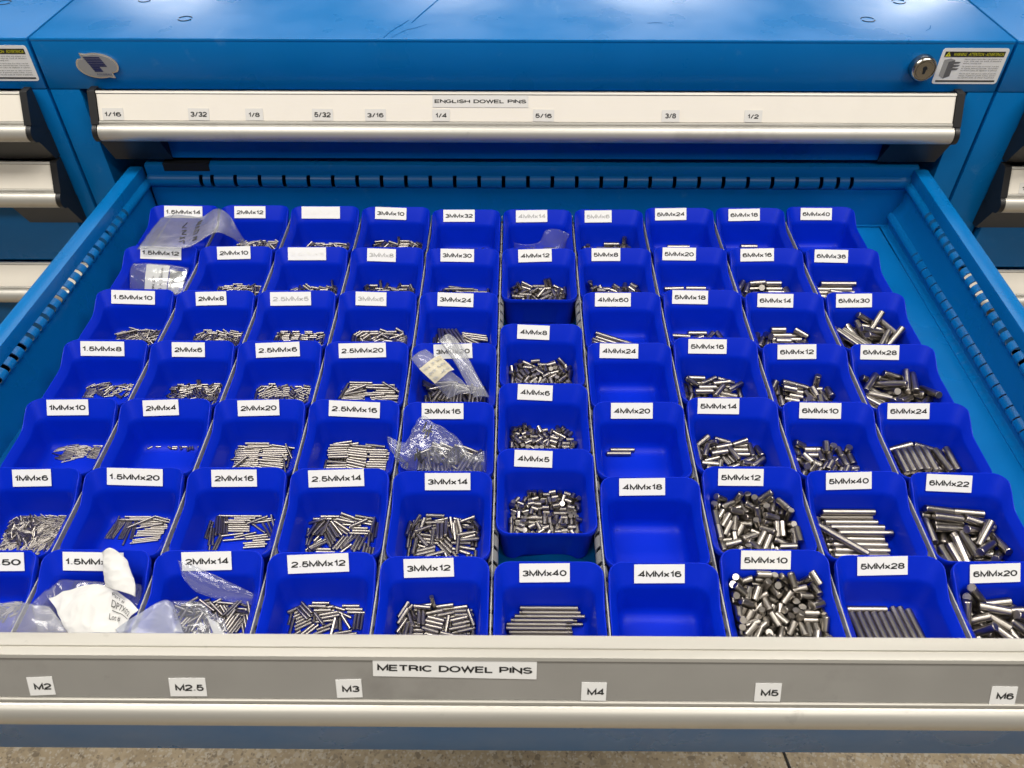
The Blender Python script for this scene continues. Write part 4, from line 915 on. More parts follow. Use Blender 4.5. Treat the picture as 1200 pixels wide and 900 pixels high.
PIN_DATA = [
-150,-213,-360,90,32,-187,-213,-357,85,-149,-113,-214,-361,88,-148,175,-288,-363,69,138,2,-163,-359,85,2,53,-242,-361,84,75,129,-188,-374,82,2,-200,-197,-361,84,33,-2,-228,-364,87,54,127,-267,-375,67,117,43,-200,-354,32,-127,-154,-263,-360,89,-148,143,-164,-363,90,0,216,-194,-360,69,148,-218,-187,-368,56,41,-61,-234,-359,85,-109,128,-170,-382,90,-180,196,-279,-363,89,131,-47,-251,-365,87,67,177,-206,-375,65,-145,
27,-268,-373,70,87,-118,-166,-371,82,3,73,-229,-380,89,-1,-78,-273,-379,68,107,-5,-169,-379,85,2,152,-264,-377,83,-85,-28,-322,-367,55,90,221,-262,-380,90,134,-46,-312,-370,59,88,34,-248,-386,76,-3,-216,-222,-379,69,-99,80,-210,-375,82,-2,93,-254,-400,90,38,-205,-258,-380,90,53,-41,-212,-382,88,-177,103,-334,-373,81,52,223,-255,-361,84,-65,-20,-190,-383,90,4,-8,-322,-380,89,-48,62,-253,-400,90,38,
70,-482,-400,90,63,214,-305,-400,90,-134,-101,-403,-400,90,87,4,-317,-400,90,103,-219,-376,-400,90,100,-210,-312,-400,90,-54,190,-223,-400,90,22,-163,-265,-400,90,0,-78,-265,-400,90,136,166,-379,-400,90,105,97,-301,-400,90,38,-21,-200,-400,90,5,-186,-413,-400,90,106,-50,-451,-400,90,-61,-179,-219,-400,90,8,116,-371,-400,90,76,155,-500,-400,90,-63,171,-325,-385,75,-130,-247,-344,-400,90,95,-4,-374,-400,90,-75,
-201,-460,-388,78,129,84,-407,-391,82,64,233,-413,-400,90,98,-27,-264,-387,77,-50,17,-220,-400,90,2,203,-240,-400,90,22,-185,-365,-379,87,-127,-197,-242,-400,90,8,86,-285,-400,90,38,30,-564,-400,90,-31,-152,-309,-400,90,-24,-81,-595,-400,90,174,-191,-339,-380,90,53,-171,-377,-387,77,-123,245,-533,-400,90,-98,-174,-284,-380,90,53,-19,-180,-400,90,4,143,-564,-400,90,-63,203,-263,-400,90,23,201,-438,-400,90,87,
-189,-270,-380,90,-127,29,-540,-400,90,149,-58,-487,-400,90,115,-68,-247,-400,90,136,215,-285,-380,90,134,-126,-173,-392,82,3,133,-501,-400,90,-63,-72,-576,-400,90,-6,-124,-406,-388,78,56,67,-300,-380,89,-135,196,-366,-388,78,-125,-146,-372,-381,89,61,35,-396,-400,90,-95,-162,-203,-379,89,143,-131,-381,-390,80,56,-103,-316,-385,75,-33,124,-414,-388,79,-107,-108,-485,-388,78,110,-259,-312,-382,88,91,-81,-334,-400,90,-74,
241,-392,-384,87,-86,-20,-424,-400,90,-61,253,-352,-400,90,-90,-24,-376,-380,90,-9,-141,-193,-400,90,8,86,-327,-385,75,58,-81,-486,-391,81,104,-255,-444,-392,83,92,96,-531,-400,90,-90,-120,-282,-374,82,-113,-219,-462,-400,90,-68,133,-177,-400,90,0,-30,-446,-400,90,-61,-230,-536,-400,90,94,219,-441,-391,81,93,219,-562,-400,90,82,122,-197,-400,90,0,238,-247,-372,79,-62,-143,-493,-400,90,-110,-189,-569,-400,90,-103,
175,-495,-400,90,-63,-68,-556,-400,90,174,83,-369,-400,90,-117,-142,-547,-400,90,-110,46,-401,-383,88,86,4,-441,-384,86,124,156,-388,-383,73,66,-102,-170,-374,90,180,148,-180,-372,90,167,-222,-194,-377,65,43,46,-170,-374,90,-180,-20,-195,-372,90,0,-189,-208,-375,85,65,-87,-214,-372,90,-23,84,-198,-379,67,172,227,-241,-372,90,-55,106,-241,-381,70,151,28,-253,-373,88,72,233,-205,-372,90,125,114,-177,-398,90,0,
166,-204,-398,90,36,193,-216,-398,90,36,-120,-268,-372,90,-109,201,-284,-398,90,90,-143,-258,-372,90,71,-38,-269,-384,73,64,-9,-264,-385,75,64,-136,-177,-398,90,0,-163,-239,-382,70,-108,226,-271,-398,90,90,55,-240,-398,90,-66,-251,-406,-398,90,90,63,-366,-398,90,-61,41,-377,-398,90,119,-84,-503,-398,90,175,160,-454,-398,90,64,-120,-289,-398,90,-37,251,-261,-398,90,90,69,-304,-398,90,0,211,-348,-398,90,21,
174,-389,-398,90,18,-211,-372,-398,90,71,-88,-204,-398,90,24,-41,-238,-398,90,24,28,-240,-398,90,-66,11,-177,-398,90,0,0,-312,-398,90,74,-64,-221,-398,90,24,-69,-450,-398,90,34,82,-240,-398,90,-66,-214,-217,-398,90,70,-157,-339,-398,90,52,137,-357,-398,90,38,-166,-504,-398,90,59,-179,-277,-398,90,96,-229,-472,-398,90,76,-253,-285,-391,83,92,47,-465,-398,90,-160,146,-291,-385,74,-133,-147,-442,-398,90,-179,
-12,-448,-398,90,77,-108,-266,-398,90,-37,111,-447,-398,90,-91,68,-333,-383,72,130,-48,-406,-398,90,34,193,-443,-398,90,64,141,-322,-398,90,37,-115,-391,-398,90,34,-70,-337,-398,90,16,-218,-310,-398,90,74,196,-495,-398,90,-123,50,-508,-398,90,-2,107,-541,-398,90,-126,-65,-387,-398,90,-146,27,-405,-398,90,119,239,-403,-398,90,76,-159,-383,-398,90,51,75,-161,-338,90,0,-206,-181,-330,82,-154,-57,-167,-356,73,175,
10,-164,-333,13,94,-152,-234,-331,89,-112,-230,-196,-356,82,-141,237,-195,-343,77,-43,-26,-231,-354,70,-135,200,-198,-362,58,169,68,-200,-365,89,0,62,-230,-366,86,0,-143,-252,-358,76,50,166,-216,-365,90,139,75,-170,-366,90,0,-93,-228,-365,89,-121,163,-282,-354,69,65,174,-171,-369,55,167,258,-265,-367,90,-90,-182,-246,-352,74,-137,228,-269,-369,84,-89,-123,-215,-377,69,71,-61,-233,-365,90,-121,129,-241,-376,68,-90,
-254,-283,-381,72,96,-219,-219,-377,67,-104,-161,-187,-369,54,41,-44,-433,-395,90,-32,-105,-309,-372,59,22,208,-247,-395,90,104,2,-187,-395,90,4,-64,-244,-395,90,90,119,-432,-395,90,75,-223,-355,-395,90,69,106,-246,-395,90,-78,3,-247,-395,90,4,-88,-397,-365,90,15,2,-217,-395,90,4,189,-394,-395,90,91,65,-548,-395,90,54,249,-271,-395,90,90,76,-252,-395,90,-78,-137,-435,-395,90,43,14,-434,-395,90,-36,
151,-334,-395,90,-168,156,-233,-395,90,-107,-166,-307,-395,90,-119,31,-342,-395,90,82,-183,-609,-395,90,157,-208,-506,-395,90,77,-159,-414,-395,90,43,242,-372,-376,71,-101,-30,-347,-395,90,82,191,-296,-373,71,-74,63,-388,-395,90,50,0,-345,-395,90,82,150,-589,-395,90,-76,218,-349,-395,90,91,-62,-457,-395,90,148,-256,-384,-372,71,-96,215,-586,-384,77,80,171,-553,-395,90,-76,15,-515,-395,90,54,137,-478,-395,90,75,
62,-302,-375,65,91,83,-438,-395,90,-108,88,-568,-395,90,-125,11,-277,-395,90,-175,-168,-245,-395,90,63,-225,-445,-395,90,70,-104,-247,-395,90,78,262,-366,-355,82,-87,96,-453,-369,89,76,-107,-499,-395,90,148,-99,-179,-395,90,0,-185,-404,-365,90,-31,-92,-560,-395,90,18,-91,-366,-365,90,15,123,-595,-382,74,97,40,-532,-395,90,54,128,-308,-395,90,12,-168,-529,-369,90,78,68,-438,-368,88,-104,102,-297,-366,88,-73,
62,-633,-379,70,-174,-20,-442,-365,90,35,-156,-548,-395,90,77,102,-179,-395,90,-180,184,-374,-365,90,-64,-233,-545,-369,86,-96,-87,-334,-365,90,15,-164,-344,-337,90,156,-90,-343,-395,90,82,140,-529,-365,89,122,-235,-255,-395,90,106,-85,-478,-395,90,148,188,-496,-395,90,104,-9,-331,-367,88,78,-249,-545,-395,90,91,1,-623,-385,78,-166,-207,-271,-374,69,-106,-86,-590,-395,90,-162,-4,-263,-369,89,3,168,-461,-365,90,4,
-64,-614,-395,90,18,162,-397,-382,74,-78,-23,-568,-376,66,145,193,-489,-365,90,-176,-10,-497,-395,90,-126,38,-498,-365,90,151,-44,-422,-365,90,35,-127,-506,-370,63,96,-159,-366,-395,90,26,-151,-310,-367,89,-126,249,-449,-395,90,90,57,-373,-369,90,50,-60,-346,-395,90,-98,-182,-527,-395,90,77,-254,-452,-379,70,-97,219,-449,-395,90,-90,-194,-360,-365,90,-35,245,-550,-395,90,87,258,-474,-366,90,90,136,-393,-365,88,-87,
-47,-179,-395,90,0,200,-326,-395,90,100,-1,-269,-395,90,0,-60,-209,-395,90,0,-82,-239,-395,90,0,189,-164,-290,7,92,10,-171,-337,90,0,91,-171,-337,90,180,156,-193,-370,0,0,-206,-193,-370,0,180,-243,-240,-363,37,107,96,-255,-348,75,107,206,-193,-370,0,0,-69,-186,-385,90,0,11,-186,-385,90,0,235,-234,-370,0,0,185,-238,-370,0,0,91,-186,-385,90,0,-138,-216,-385,90,-50,35,-390,-385,90,-123,
-129,-459,-385,90,-112,242,-299,-385,90,90,-191,-447,-385,90,-91,137,-255,-385,90,123,-242,-435,-385,90,90,-130,-529,-385,90,-22,92,-316,-385,90,-163,192,-297,-370,0,-180,154,-372,-385,90,84,62,-251,-385,90,90,12,-251,-385,90,90,-40,-321,-385,90,57,-174,-251,-385,90,130,-193,-306,-385,90,130,-148,-372,-385,90,66,-15,-453,-385,90,-123,-219,-369,-385,90,-17,-107,-297,-385,90,-163,8,-339,-385,90,-123,-93,-384,-385,90,59,
76,-419,-385,90,56,-49,-410,-385,90,-120,-53,-236,-385,90,180,144,-443,-385,90,-21,-7,-524,-385,90,-167,96,-357,-355,54,174,-229,-324,-354,71,-34,220,-364,-385,90,-6,217,-434,-385,90,70,-202,-528,-385,90,91,28,-186,-385,90,0,40,-190,-380,90,0,146,-183,-390,90,0,-168,-195,-390,90,-170,-87,-237,-390,90,70,22,-205,-390,90,161,235,-270,-390,90,99,71,-265,-390,90,161,-57,-273,-390,90,70,-7,-331,-390,90,-145,
-144,-211,-380,85,4,-47,-163,-362,90,180,71,-230,-368,80,-180,-7,-169,-381,90,-180,-175,-190,-381,90,1,91,-169,-379,63,9,-140,-169,-381,90,0,152,-267,-383,72,92,-78,-223,-384,88,8,131,-231,-380,90,91,-59,-192,-388,83,3,169,-235,-380,90,-79,-8,-221,-380,90,44,39,-207,-378,83,62,176,-175,-380,89,-7,-244,-239,-387,75,80,222,-297,-363,88,-173,86,-226,-391,79,67,159,-175,-400,90,0,-206,-225,-388,76,-43,
152,-215,-400,90,0,179,-356,-390,78,106,-105,-214,-400,90,5,115,-286,-388,76,121,-69,-282,-380,90,96,109,-328,-381,66,58,215,-287,-380,90,11,72,-274,-379,89,137,-159,-198,-400,90,-175,35,-252,-400,90,44,-36,-226,-400,90,12,61,-200,-400,90,32,-222,-282,-382,89,89,-123,-278,-383,83,48,159,-195,-400,90,0,-174,-179,-400,90,5,-171,-317,-400,90,81,-132,-313,-400,90,-121,-210,-309,-400,90,81,-16,-469,-400,90,-177,
-57,-291,-400,90,12,31,-312,-400,90,51,244,-344,-381,87,-71,253,-404,-400,90,90,233,-410,-400,90,90,139,-525,-400,90,-176,-168,-256,-400,90,169,-114,-322,-386,74,-170,229,-275,-400,90,-60,253,-530,-400,90,90,-207,-409,-400,90,-69,-136,-242,-400,90,-11,146,-255,-400,90,0,201,-315,-400,90,-65,-53,-329,-400,90,33,64,-525,-400,90,77,-48,-269,-400,90,12,145,-366,-400,90,-107,108,-312,-400,90,116,193,-343,-400,90,-65,
209,-560,-400,90,98,226,-236,-390,78,125,6,-390,-400,90,63,-230,-275,-400,90,-93,223,-348,-381,88,-70,-131,-380,-400,90,8,-143,-363,-388,75,-147,105,-466,-400,90,177,145,-235,-400,90,0,-35,-246,-400,90,12,141,-544,-400,90,-176,-116,-461,-400,90,-169,-253,-339,-400,90,90,-88,-435,-400,90,-172,104,-370,-388,75,54,-184,-414,-400,90,-69,221,-309,-400,90,-65,-8,-282,-380,90,-17,165,-421,-400,90,91,-253,-439,-400,90,90,
208,-475,-400,90,-171,-191,-313,-400,90,81,241,-222,-385,72,-61,105,-426,-400,90,177,233,-533,-400,90,90,-40,-340,-389,77,42,-76,-490,-400,90,-8,128,-371,-387,74,54,-69,-412,-400,90,8,49,-348,-400,90,72,5,-514,-400,90,6,-143,-498,-400,90,161,-5,-198,-400,90,12,-16,-449,-400,90,3,-41,-175,-400,90,0,207,-416,-388,76,97,60,-290,-380,90,-43,-11,-332,-400,90,51,-72,-392,-400,90,-172,-210,-506,-400,90,-8,
182,-419,-389,77,104,23,-338,-383,90,-130,105,-446,-400,90,177,69,-351,-400,90,72,44,-449,-400,90,-89,155,-503,-400,90,-176,-218,-443,-400,90,-72,-6,-195,-375,89,165,142,-186,-373,90,154,66,-174,-389,77,176,-80,-170,-376,52,166,-102,-184,-382,66,151,202,-202,-377,89,-80,169,-163,-347,15,90,-229,-200,-392,81,-138,190,-231,-398,90,-71,-162,-201,-376,90,-79,82,-202,-398,90,-180,164,-231,-398,90,109,-148,-208,-398,90,101,
147,-177,-398,90,0,2,-185,-398,90,168,-122,-208,-398,90,101,218,-214,-398,90,99,-218,-243,-379,85,-148,-173,-208,-398,90,101,197,-288,-398,90,-152,-66,-221,-398,90,-138,101,-227,-398,90,-180,35,-236,-398,90,139,-4,-236,-398,90,-46,114,-252,-398,90,0,-217,-460,-398,90,-132,-161,-448,-398,90,-126,142,-487,-398,90,94,126,-405,-398,90,167,205,-380,-398,90,-126,150,-357,-398,90,-34,-42,-382,-398,90,45,-221,-502,-398,90,-132,
-129,-363,-398,90,-135,-224,-228,-398,90,39,-27,-441,-398,90,48,134,-298,-398,90,41,66,-342,-398,90,-172,-115,-305,-398,90,43,-166,-323,-398,90,114,-96,-444,-398,90,54,-189,-334,-398,90,-66,169,-340,-398,90,-34,-1,-348,-398,90,-46,-22,-253,-398,90,-46,64,-399,-398,90,123,-56,-290,-398,90,-46,-185,-274,-398,90,-154,-94,-399,-398,90,45,84,-286,-398,90,-167,-189,-395,-398,90,114,-41,-270,-398,90,-46,21,-425,-398,90,-90,
-221,-322,-398,90,-66,-231,-429,-398,90,57,101,-444,-398,90,18,-203,-519,-398,90,-132,-112,-381,-398,90,-135,-142,-465,-398,90,-126,169,-466,-398,90,-91,251,-360,-398,90,90,-236,-352,-398,90,-66,46,-453,-398,90,-90,220,-312,-398,90,17,249,-249,-398,90,-88,107,-375,-398,90,167,-218,-262,-398,90,26,16,-290,-398,90,-136,53,-319,-398,90,-172,-24,-400,-398,90,-135,-78,-461,-398,90,-126,-76,-341,-398,90,134,-129,-274,-398,90,29,
-58,-324,-398,90,134,140,-224,-369,90,-180,-167,-169,-363,90,0,-96,-165,-342,14,90,58,-229,-370,83,175,-38,-171,-369,35,26,158,-170,-366,90,180,-111,-179,-395,90,0,225,-189,-371,43,125,90,-171,-369,35,26,-245,-221,-370,0,-180,-226,-198,-370,0,180,-43,-209,-395,90,-173,198,-226,-366,88,-79,17,-177,-388,80,177,257,-254,-370,85,-88,-165,-204,-382,69,-83,-192,-208,-395,90,107,-131,-231,-395,90,41,-185,-275,-369,90,131,
206,-234,-395,90,92,241,-264,-395,90,-81,-8,-244,-395,90,41,172,-179,-395,90,0,-227,-342,-395,90,-49,162,-567,-395,90,92,69,-210,-395,90,-179,-31,-527,-395,90,3,-103,-446,-395,90,141,-105,-348,-395,90,-4,85,-437,-395,90,-160,-47,-401,-395,90,126,-249,-396,-395,90,-90,61,-279,-395,90,167,-157,-286,-395,90,131,144,-296,-395,90,77,15,-456,-395,90,144,-232,-260,-395,90,62,-101,-571,-395,90,49,150,-239,-395,90,180,
192,-401,-395,90,27,128,-484,-380,66,22,49,-561,-395,90,42,149,-209,-395,90,0,55,-308,-395,90,167,-178,-307,-395,90,131,-196,-422,-395,90,-47,-125,-469,-395,90,-41,-69,-297,-395,90,-139,159,-384,-395,90,27,220,-511,-395,90,-158,200,-459,-395,90,117,-98,-522,-395,90,-131,-173,-403,-395,90,133,59,-340,-395,90,-13,-1,-305,-395,90,77,68,-249,-395,90,167,-39,-587,-395,90,3,220,-576,-395,90,22,195,-334,-395,90,143,
137,-515,-395,90,-162,-74,-430,-395,90,-38,-202,-325,-395,90,131,-217,-331,-369,90,-49,-34,-492,-383,72,-24,52,-514,-395,90,-159,-8,-476,-395,90,-36,-38,-307,-383,71,45,32,-367,-395,90,-9,226,-446,-395,90,117,220,-544,-395,90,22,-222,-471,-395,90,-33,-23,-557,-395,90,-177,-123,-377,-395,90,176,-162,-530,-395,90,123,134,-364,-395,90,27,-111,-254,-395,90,41,114,-296,-395,90,-103,249,-388,-395,90,-90,7,-421,-375,61,166,
90,-572,-395,90,33,-75,-263,-395,90,-139,-147,-489,-395,90,-41,-187,-546,-395,90,-57,16,-615,-395,90,-177,104,-599,-395,90,33,-249,-521,-395,90,-90,-28,-375,-395,90,-54,212,-309,-395,90,-37,48,-400,-395,90,-8,155,-449,-395,90,120,98,-464,-395,90,20,-47,-201,-365,90,180,-8,-174,-378,83,178,100,-207,-395,90,-3,250,-355,-378,83,90,69,-262,-380,84,172,-214,-324,-395,90,89,-135,-314,-395,90,106,-90,-316,-395,90,100,
-245,-355,-395,90,89,-57,-329,-395,90,100,-143,-396,-395,90,106,5,-449,-395,90,80,110,-238,-395,90,-3,220,-410,-395,90,-96,-38,-308,-365,90,-7,66,-292,-379,84,172,121,-446,-395,90,-65,-207,-348,-350,90,175,26,-283,-350,68,49,123,-167,-320,20,146,-49,-245,-350,90,41,74,-294,-350,90,44,60,-363,-355,90,41,-118,-167,-336,63,173,-187,-231,-319,28,-179,202,-303,-347,26,78,-131,-315,-350,90,-6,4,-171,-352,90,-180,
267,-300,-317,88,-90,84,-169,-329,20,144,157,-291,-350,90,-78,-129,-205,-350,90,-26,-174,-270,-358,53,-5,70,-213,-353,82,-3,215,-201,-354,87,146,-233,-206,-333,82,-129,257,-327,-355,88,-89,-39,-316,-390,90,-55,109,-402,-353,87,-116,-252,-262,-363,61,-103,-210,-220,-363,60,-104,-112,-398,-352,87,-99,207,-217,-390,90,-40,-40,-243,-390,90,-56,156,-416,-353,88,-106,209,-421,-372,71,83,22,-263,-390,90,-56,183,-271,-390,90,-21,
122,-290,-390,90,155,-55,-363,-390,90,125,-125,-348,-390,90,-90,-245,-348,-390,90,-90,-111,-228,-390,90,91,241,-370,-390,90,-86,-181,-454,-359,55,44,141,-388,-390,90,69,177,-405,-390,90,69,40,-356,-390,90,40,94,-221,-390,90,-164,16,-183,-390,90,-180,-122,-518,-390,90,-132,-24,-533,-390,90,-25,38,-455,-390,90,-100,-102,-548,-367,66,55,-190,-579,-390,90,142,84,-584,-390,90,-25,58,-525,-366,64,-115,230,-560,-390,90,77,
129,-561,-390,90,155,-165,-348,-390,90,-90,-200,-428,-390,90,0,120,-468,-390,90,155,-145,-517,-354,89,-129,214,-526,-351,40,-55,-197,-518,-367,65,-150,260,-584,-316,12,-12,-253,-473,-367,65,99,-45,-610,-379,79,-22,104,-372,-390,90,69,-8,-488,-365,62,-16,-38,-439,-368,69,170,-82,-633,-363,61,-9,262,-468,-324,51,-81,146,-525,-390,90,155,-27,-576,-390,90,155,-205,-348,-390,90,90,144,-633,-362,62,-171,-151,-228,-390,90,-89,
-104,-438,-390,90,-132,256,-489,-358,53,-76,-221,-605,-350,0,180,-201,-241,-335,89,-141,38,-178,-360,58,169,123,-195,-342,90,78,222,-193,-337,88,-45,-227,-195,-322,12,177,-121,-277,-335,90,-9,196,-236,-348,80,137,-65,-186,-385,90,180,19,-218,-385,90,-34,63,-268,-370,0,0,244,-277,-366,12,-11,-122,-226,-354,50,123,145,-209,-385,90,78,178,-287,-370,0,-135,94,-209,-385,90,-102,-12,-261,-385,90,141,-163,-252,-385,90,87,
-237,-301,-385,90,-93,-212,-222,-385,90,-93,-92,-277,-385,90,-147,-145,-186,-385,90,180,-57,-405,-385,90,-39,-240,-431,-385,90,88,186,-445,-352,63,180,-233,-561,-385,90,-92,61,-352,-385,90,-130,23,-321,-385,90,-130,-165,-562,-385,90,-8,94,-451,-370,0,180,-190,-433,-385,90,88,-170,-612,-385,90,172,77,-556,-385,90,32,-220,-497,-385,90,178,164,-478,-385,90,160,-59,-315,-385,90,33,-140,-369,-385,90,179,-140,-515,-385,90,172,
37,-417,-385,90,141,158,-336,-385,90,140,8,-531,-385,90,-160,230,-518,-370,0,0,235,-376,-370,0,0,112,-290,-385,90,50,-142,-465,-370,0,-180,159,-529,-385,90,160,242,-453,-385,90,90,62,-489,-370,0,-180,-29,-370,-362,55,-57,5,-455,-385,90,-39,-53,-492,-385,90,-129,-220,-367,-385,90,-2,205,-588,-385,90,9,219,-207,-385,90,-38,-94,-439,-385,90,141,106,-377,-385,90,-130,16,-581,-370,0,0,134,-394,-347,81,-139,
178,-406,-385,90,-150,-170,-318,-385,90,-1,233,-326,-370,0,180,-126,-192,-385,90,3,99,-186,-385,90,0,136,-237,-385,90,0,-69,-241,-385,90,3,-194,-367,-385,90,68,113,-287,-385,90,0,-112,-368,-385,90,66,160,-337,-385,90,0,-42,-172,-316,85,1,123,-172,-323,90,-180,-167,-270,-322,88,69,135,-190,-380,90,0,-100,-190,-380,90,0,-222,-227,-321,86,62,0,-233,-337,52,-115,138,-250,-380,90,0,249,-300,-348,88,-89,
-214,-267,-380,90,87,-24,-279,-380,90,7,-137,-303,-380,90,-83,110,-417,-380,90,168,-54,-464,-380,90,-173,131,-366,-354,70,176,139,-310,-380,90,0,-178,-428,-380,90,103,-30,-551,-380,90,31,-22,-339,-380,90,7,-66,-405,-380,90,7,170,-598,-380,90,15,-125,-534,-361,76,17,85,-441,-327,89,167,112,-479,-380,90,-12,-239,-506,-378,89,90,227,-466,-380,90,-99,50,-577,-380,90,-145,255,-466,-327,86,89,-179,-604,-346,62,169,
7,-567,-330,89,33,23,-172,-323,90,0,-11,-190,-380,90,0,-6,-250,-380,90,0,86,-305,-355,82,175,-4,-344,-380,90,-11,51,-385,-328,90,-11,-1,-406,-380,90,-11,-80,-574,-380,90,-11,-63,-455,-380,90,-11,74,-543,-380,90,-11,-102,-184,-366,81,15,-10,-181,-362,90,7,93,-205,-374,87,65,52,-226,-373,70,81,-197,-216,-372,90,-154,66,-311,-382,65,174,-147,-274,-380,67,18,-169,-255,-382,80,-109,-17,-246,-375,87,46,
-220,-211,-370,88,25,102,-315,-382,65,137,17,-261,-367,76,135,-2,-263,-365,77,135,105,-296,-387,90,-178,-72,-238,-381,82,33,-98,-161,-362,75,175,-31,-235,-375,85,-134,-68,-198,-378,63,-13,107,-209,-386,76,-5,10,-253,-386,87,-141,-170,-213,-385,76,-108,-152,-300,-393,79,45,2,-187,-377,74,-5,-195,-242,-381,78,-108,99,-338,-402,90,-37,29,-216,-388,90,40,130,-168,-384,68,7,-139,-213,-385,83,-87,147,-233,-383,80,-143,
103,-251,-384,83,-141,-61,-184,-378,84,-20,-243,-255,-393,78,95,-57,-256,-388,90,53,153,-269,-396,82,175,-99,-207,-377,75,-61,76,-251,-393,78,114,-189,-272,-392,77,-141,-115,-210,-381,64,-67,-211,-219,-387,80,101,-228,-235,-387,89,95,104,-277,-402,90,119,-73,-247,-395,81,-124,-11,-285,-393,78,29,115,-191,-388,89,-19,-170,-169,-386,70,7,29,-177,-378,82,-9,52,-164,-374,81,177,108,-209,-402,90,23,-132,-292,-402,90,62,
-46,-283,-395,81,43,-134,-264,-394,80,44,2,-219,-388,90,40,146,-230,-402,90,19,-186,-184,-386,70,7,-154,-225,-402,90,33,33,-258,-402,90,111,178,-197,-379,78,-19,-71,-170,-393,78,4,1,-172,-396,83,2,-255,-291,-402,90,-90,-83,-296,-402,90,40,47,-254,-402,90,111,44,-343,-402,90,-9,154,-243,-402,90,19,-214,-205,-402,90,27,-83,-235,-397,83,61,68,-363,-402,90,-8,48,-321,-388,88,-70,62,-250,-402,90,111,
33,-327,-388,89,-69,-104,-310,-386,88,8,152,-447,-402,90,-79,-7,-253,-402,90,-44,-27,-212,-402,90,-44,-29,-409,-402,90,-79,-180,-360,-402,90,125,171,-176,-402,90,-3,-207,-347,-402,90,125,-130,-246,-402,90,34,-89,-389,-402,90,88,204,-315,-402,90,81,-214,-270,-402,90,-56,36,-198,-402,90,16,-51,-383,-402,90,99,7,-382,-402,90,-60,-104,-379,-402,90,88,197,-206,-394,80,125,216,-270,-388,90,-12,189,-330,-394,80,-90,
-5,-195,-393,79,-163,-74,-269,-402,90,40,-176,-425,-402,90,31,-191,-319,-389,74,-43,-108,-213,-402,90,34,-175,-442,-402,90,-149,-65,-386,-402,90,99,-183,-213,-402,90,20,-202,-374,-392,78,110,118,-385,-402,90,-7,218,-323,-402,90,81,18,-330,-389,74,-74,136,-213,-402,90,23,225,-200,-386,88,-42,-44,-324,-402,90,10,161,-328,-402,90,99,255,-316,-402,90,90,-220,-365,-396,82,108,-113,-454,-402,90,-167,210,-257,-402,90,-1,
-83,-374,-388,90,-154,146,-328,-402,90,-81,15,-368,-395,81,129,215,-239,-385,81,170,176,-329,-402,90,99,-13,-376,-402,90,-60,240,-330,-402,90,90,-228,-387,-402,90,103,-103,-339,-388,90,-7,-61,-380,-388,90,26,-46,-316,-390,89,-169,215,-255,-388,89,-12,-128,-350,-393,78,-10,211,-424,-402,90,-161,-257,-383,-395,81,93,216,-224,-384,67,167,226,-360,-396,82,86,-242,-394,-395,81,93,90,-405,-402,90,155,-157,-363,-394,80,148,
165,-307,-385,85,99,-19,-182,-365,79,166,111,-166,-371,77,176,6,-211,-381,86,180,23,-246,-381,88,156,60,-190,-386,68,-176,148,-191,-381,88,177,-162,-219,-383,90,-119,-146,-163,-362,90,0,-219,-190,-380,89,-147,-119,-169,-381,90,-180,72,-246,-383,90,157,-221,-253,-378,84,63,-94,-189,-380,88,0,-44,-219,-380,90,90,-89,-241,-380,90,-80,-129,-291,-381,87,-135,-133,-259,-387,80,-128,154,-270,-400,90,157,-193,-294,-380,89,66,
30,-168,-377,51,165,-65,-272,-389,73,94,147,-319,-400,90,105,82,-220,-390,75,-29,-256,-273,-390,75,95,-213,-282,-380,90,-119,190,-258,-380,87,-126,-38,-239,-400,90,5,-156,-228,-400,90,61,-16,-257,-400,90,5,100,-172,-388,77,176,181,-227,-389,73,-118,172,-329,-400,90,-74,140,-195,-400,90,-8,-14,-277,-400,90,5,124,-309,-400,90,-75,132,-214,-400,90,-8,68,-294,-388,72,-11,68,-255,-400,90,-23,151,-247,-400,90,-23,
-199,-226,-393,80,55,-216,-214,-391,76,-130,180,-172,-383,64,6,66,-276,-400,90,-23,-88,-192,-400,90,10,5,-193,-390,75,174,-34,-169,-381,90,0,-106,-281,-400,90,43,-150,-175,-400,90,0,80,-238,-400,90,157,-1,-213,-400,90,153,-1,-306,-383,90,5,-142,-245,-400,90,61,194,-334,-400,90,-74,-178,-283,-400,90,150,-72,-217,-400,90,-1,144,-432,-400,90,-158,-154,-393,-400,90,84,96,-429,-400,90,-159,-221,-425,-400,90,-18,
-114,-261,-400,90,43,-13,-297,-400,90,5,255,-329,-393,79,86,179,-503,-400,90,2,-213,-333,-400,90,-57,9,-442,-400,90,-7,-199,-476,-400,90,-54,-226,-277,-400,90,-57,247,-260,-400,90,82,-158,-319,-400,90,-15,-177,-225,-400,90,61,10,-422,-400,90,-7,82,-349,-400,90,21,84,-391,-400,90,21,-72,-460,-400,90,173,-219,-376,-400,90,110,82,-371,-400,90,21,192,-438,-400,90,-106,-9,-176,-400,90,1,-19,-395,-400,90,-12,
-113,-400,-400,90,87,-152,-504,-400,90,122,132,-472,-400,90,-16,-154,-454,-400,90,5,161,-377,-400,90,163,-96,-340,-400,90,104,-113,-477,-400,90,176,208,-216,-400,90,56,-179,-386,-400,90,-105,-19,-351,-400,90,-16,217,-240,-400,90,56,-68,-499,-400,90,8,54,-311,-400,90,5,-155,-340,-400,90,165,-21,-371,-400,90,-16,8,-462,-400,90,173,-26,-318,-400,90,5,221,-297,-400,90,-99,-231,-204,-400,90,55,-253,-355,-400,90,90,
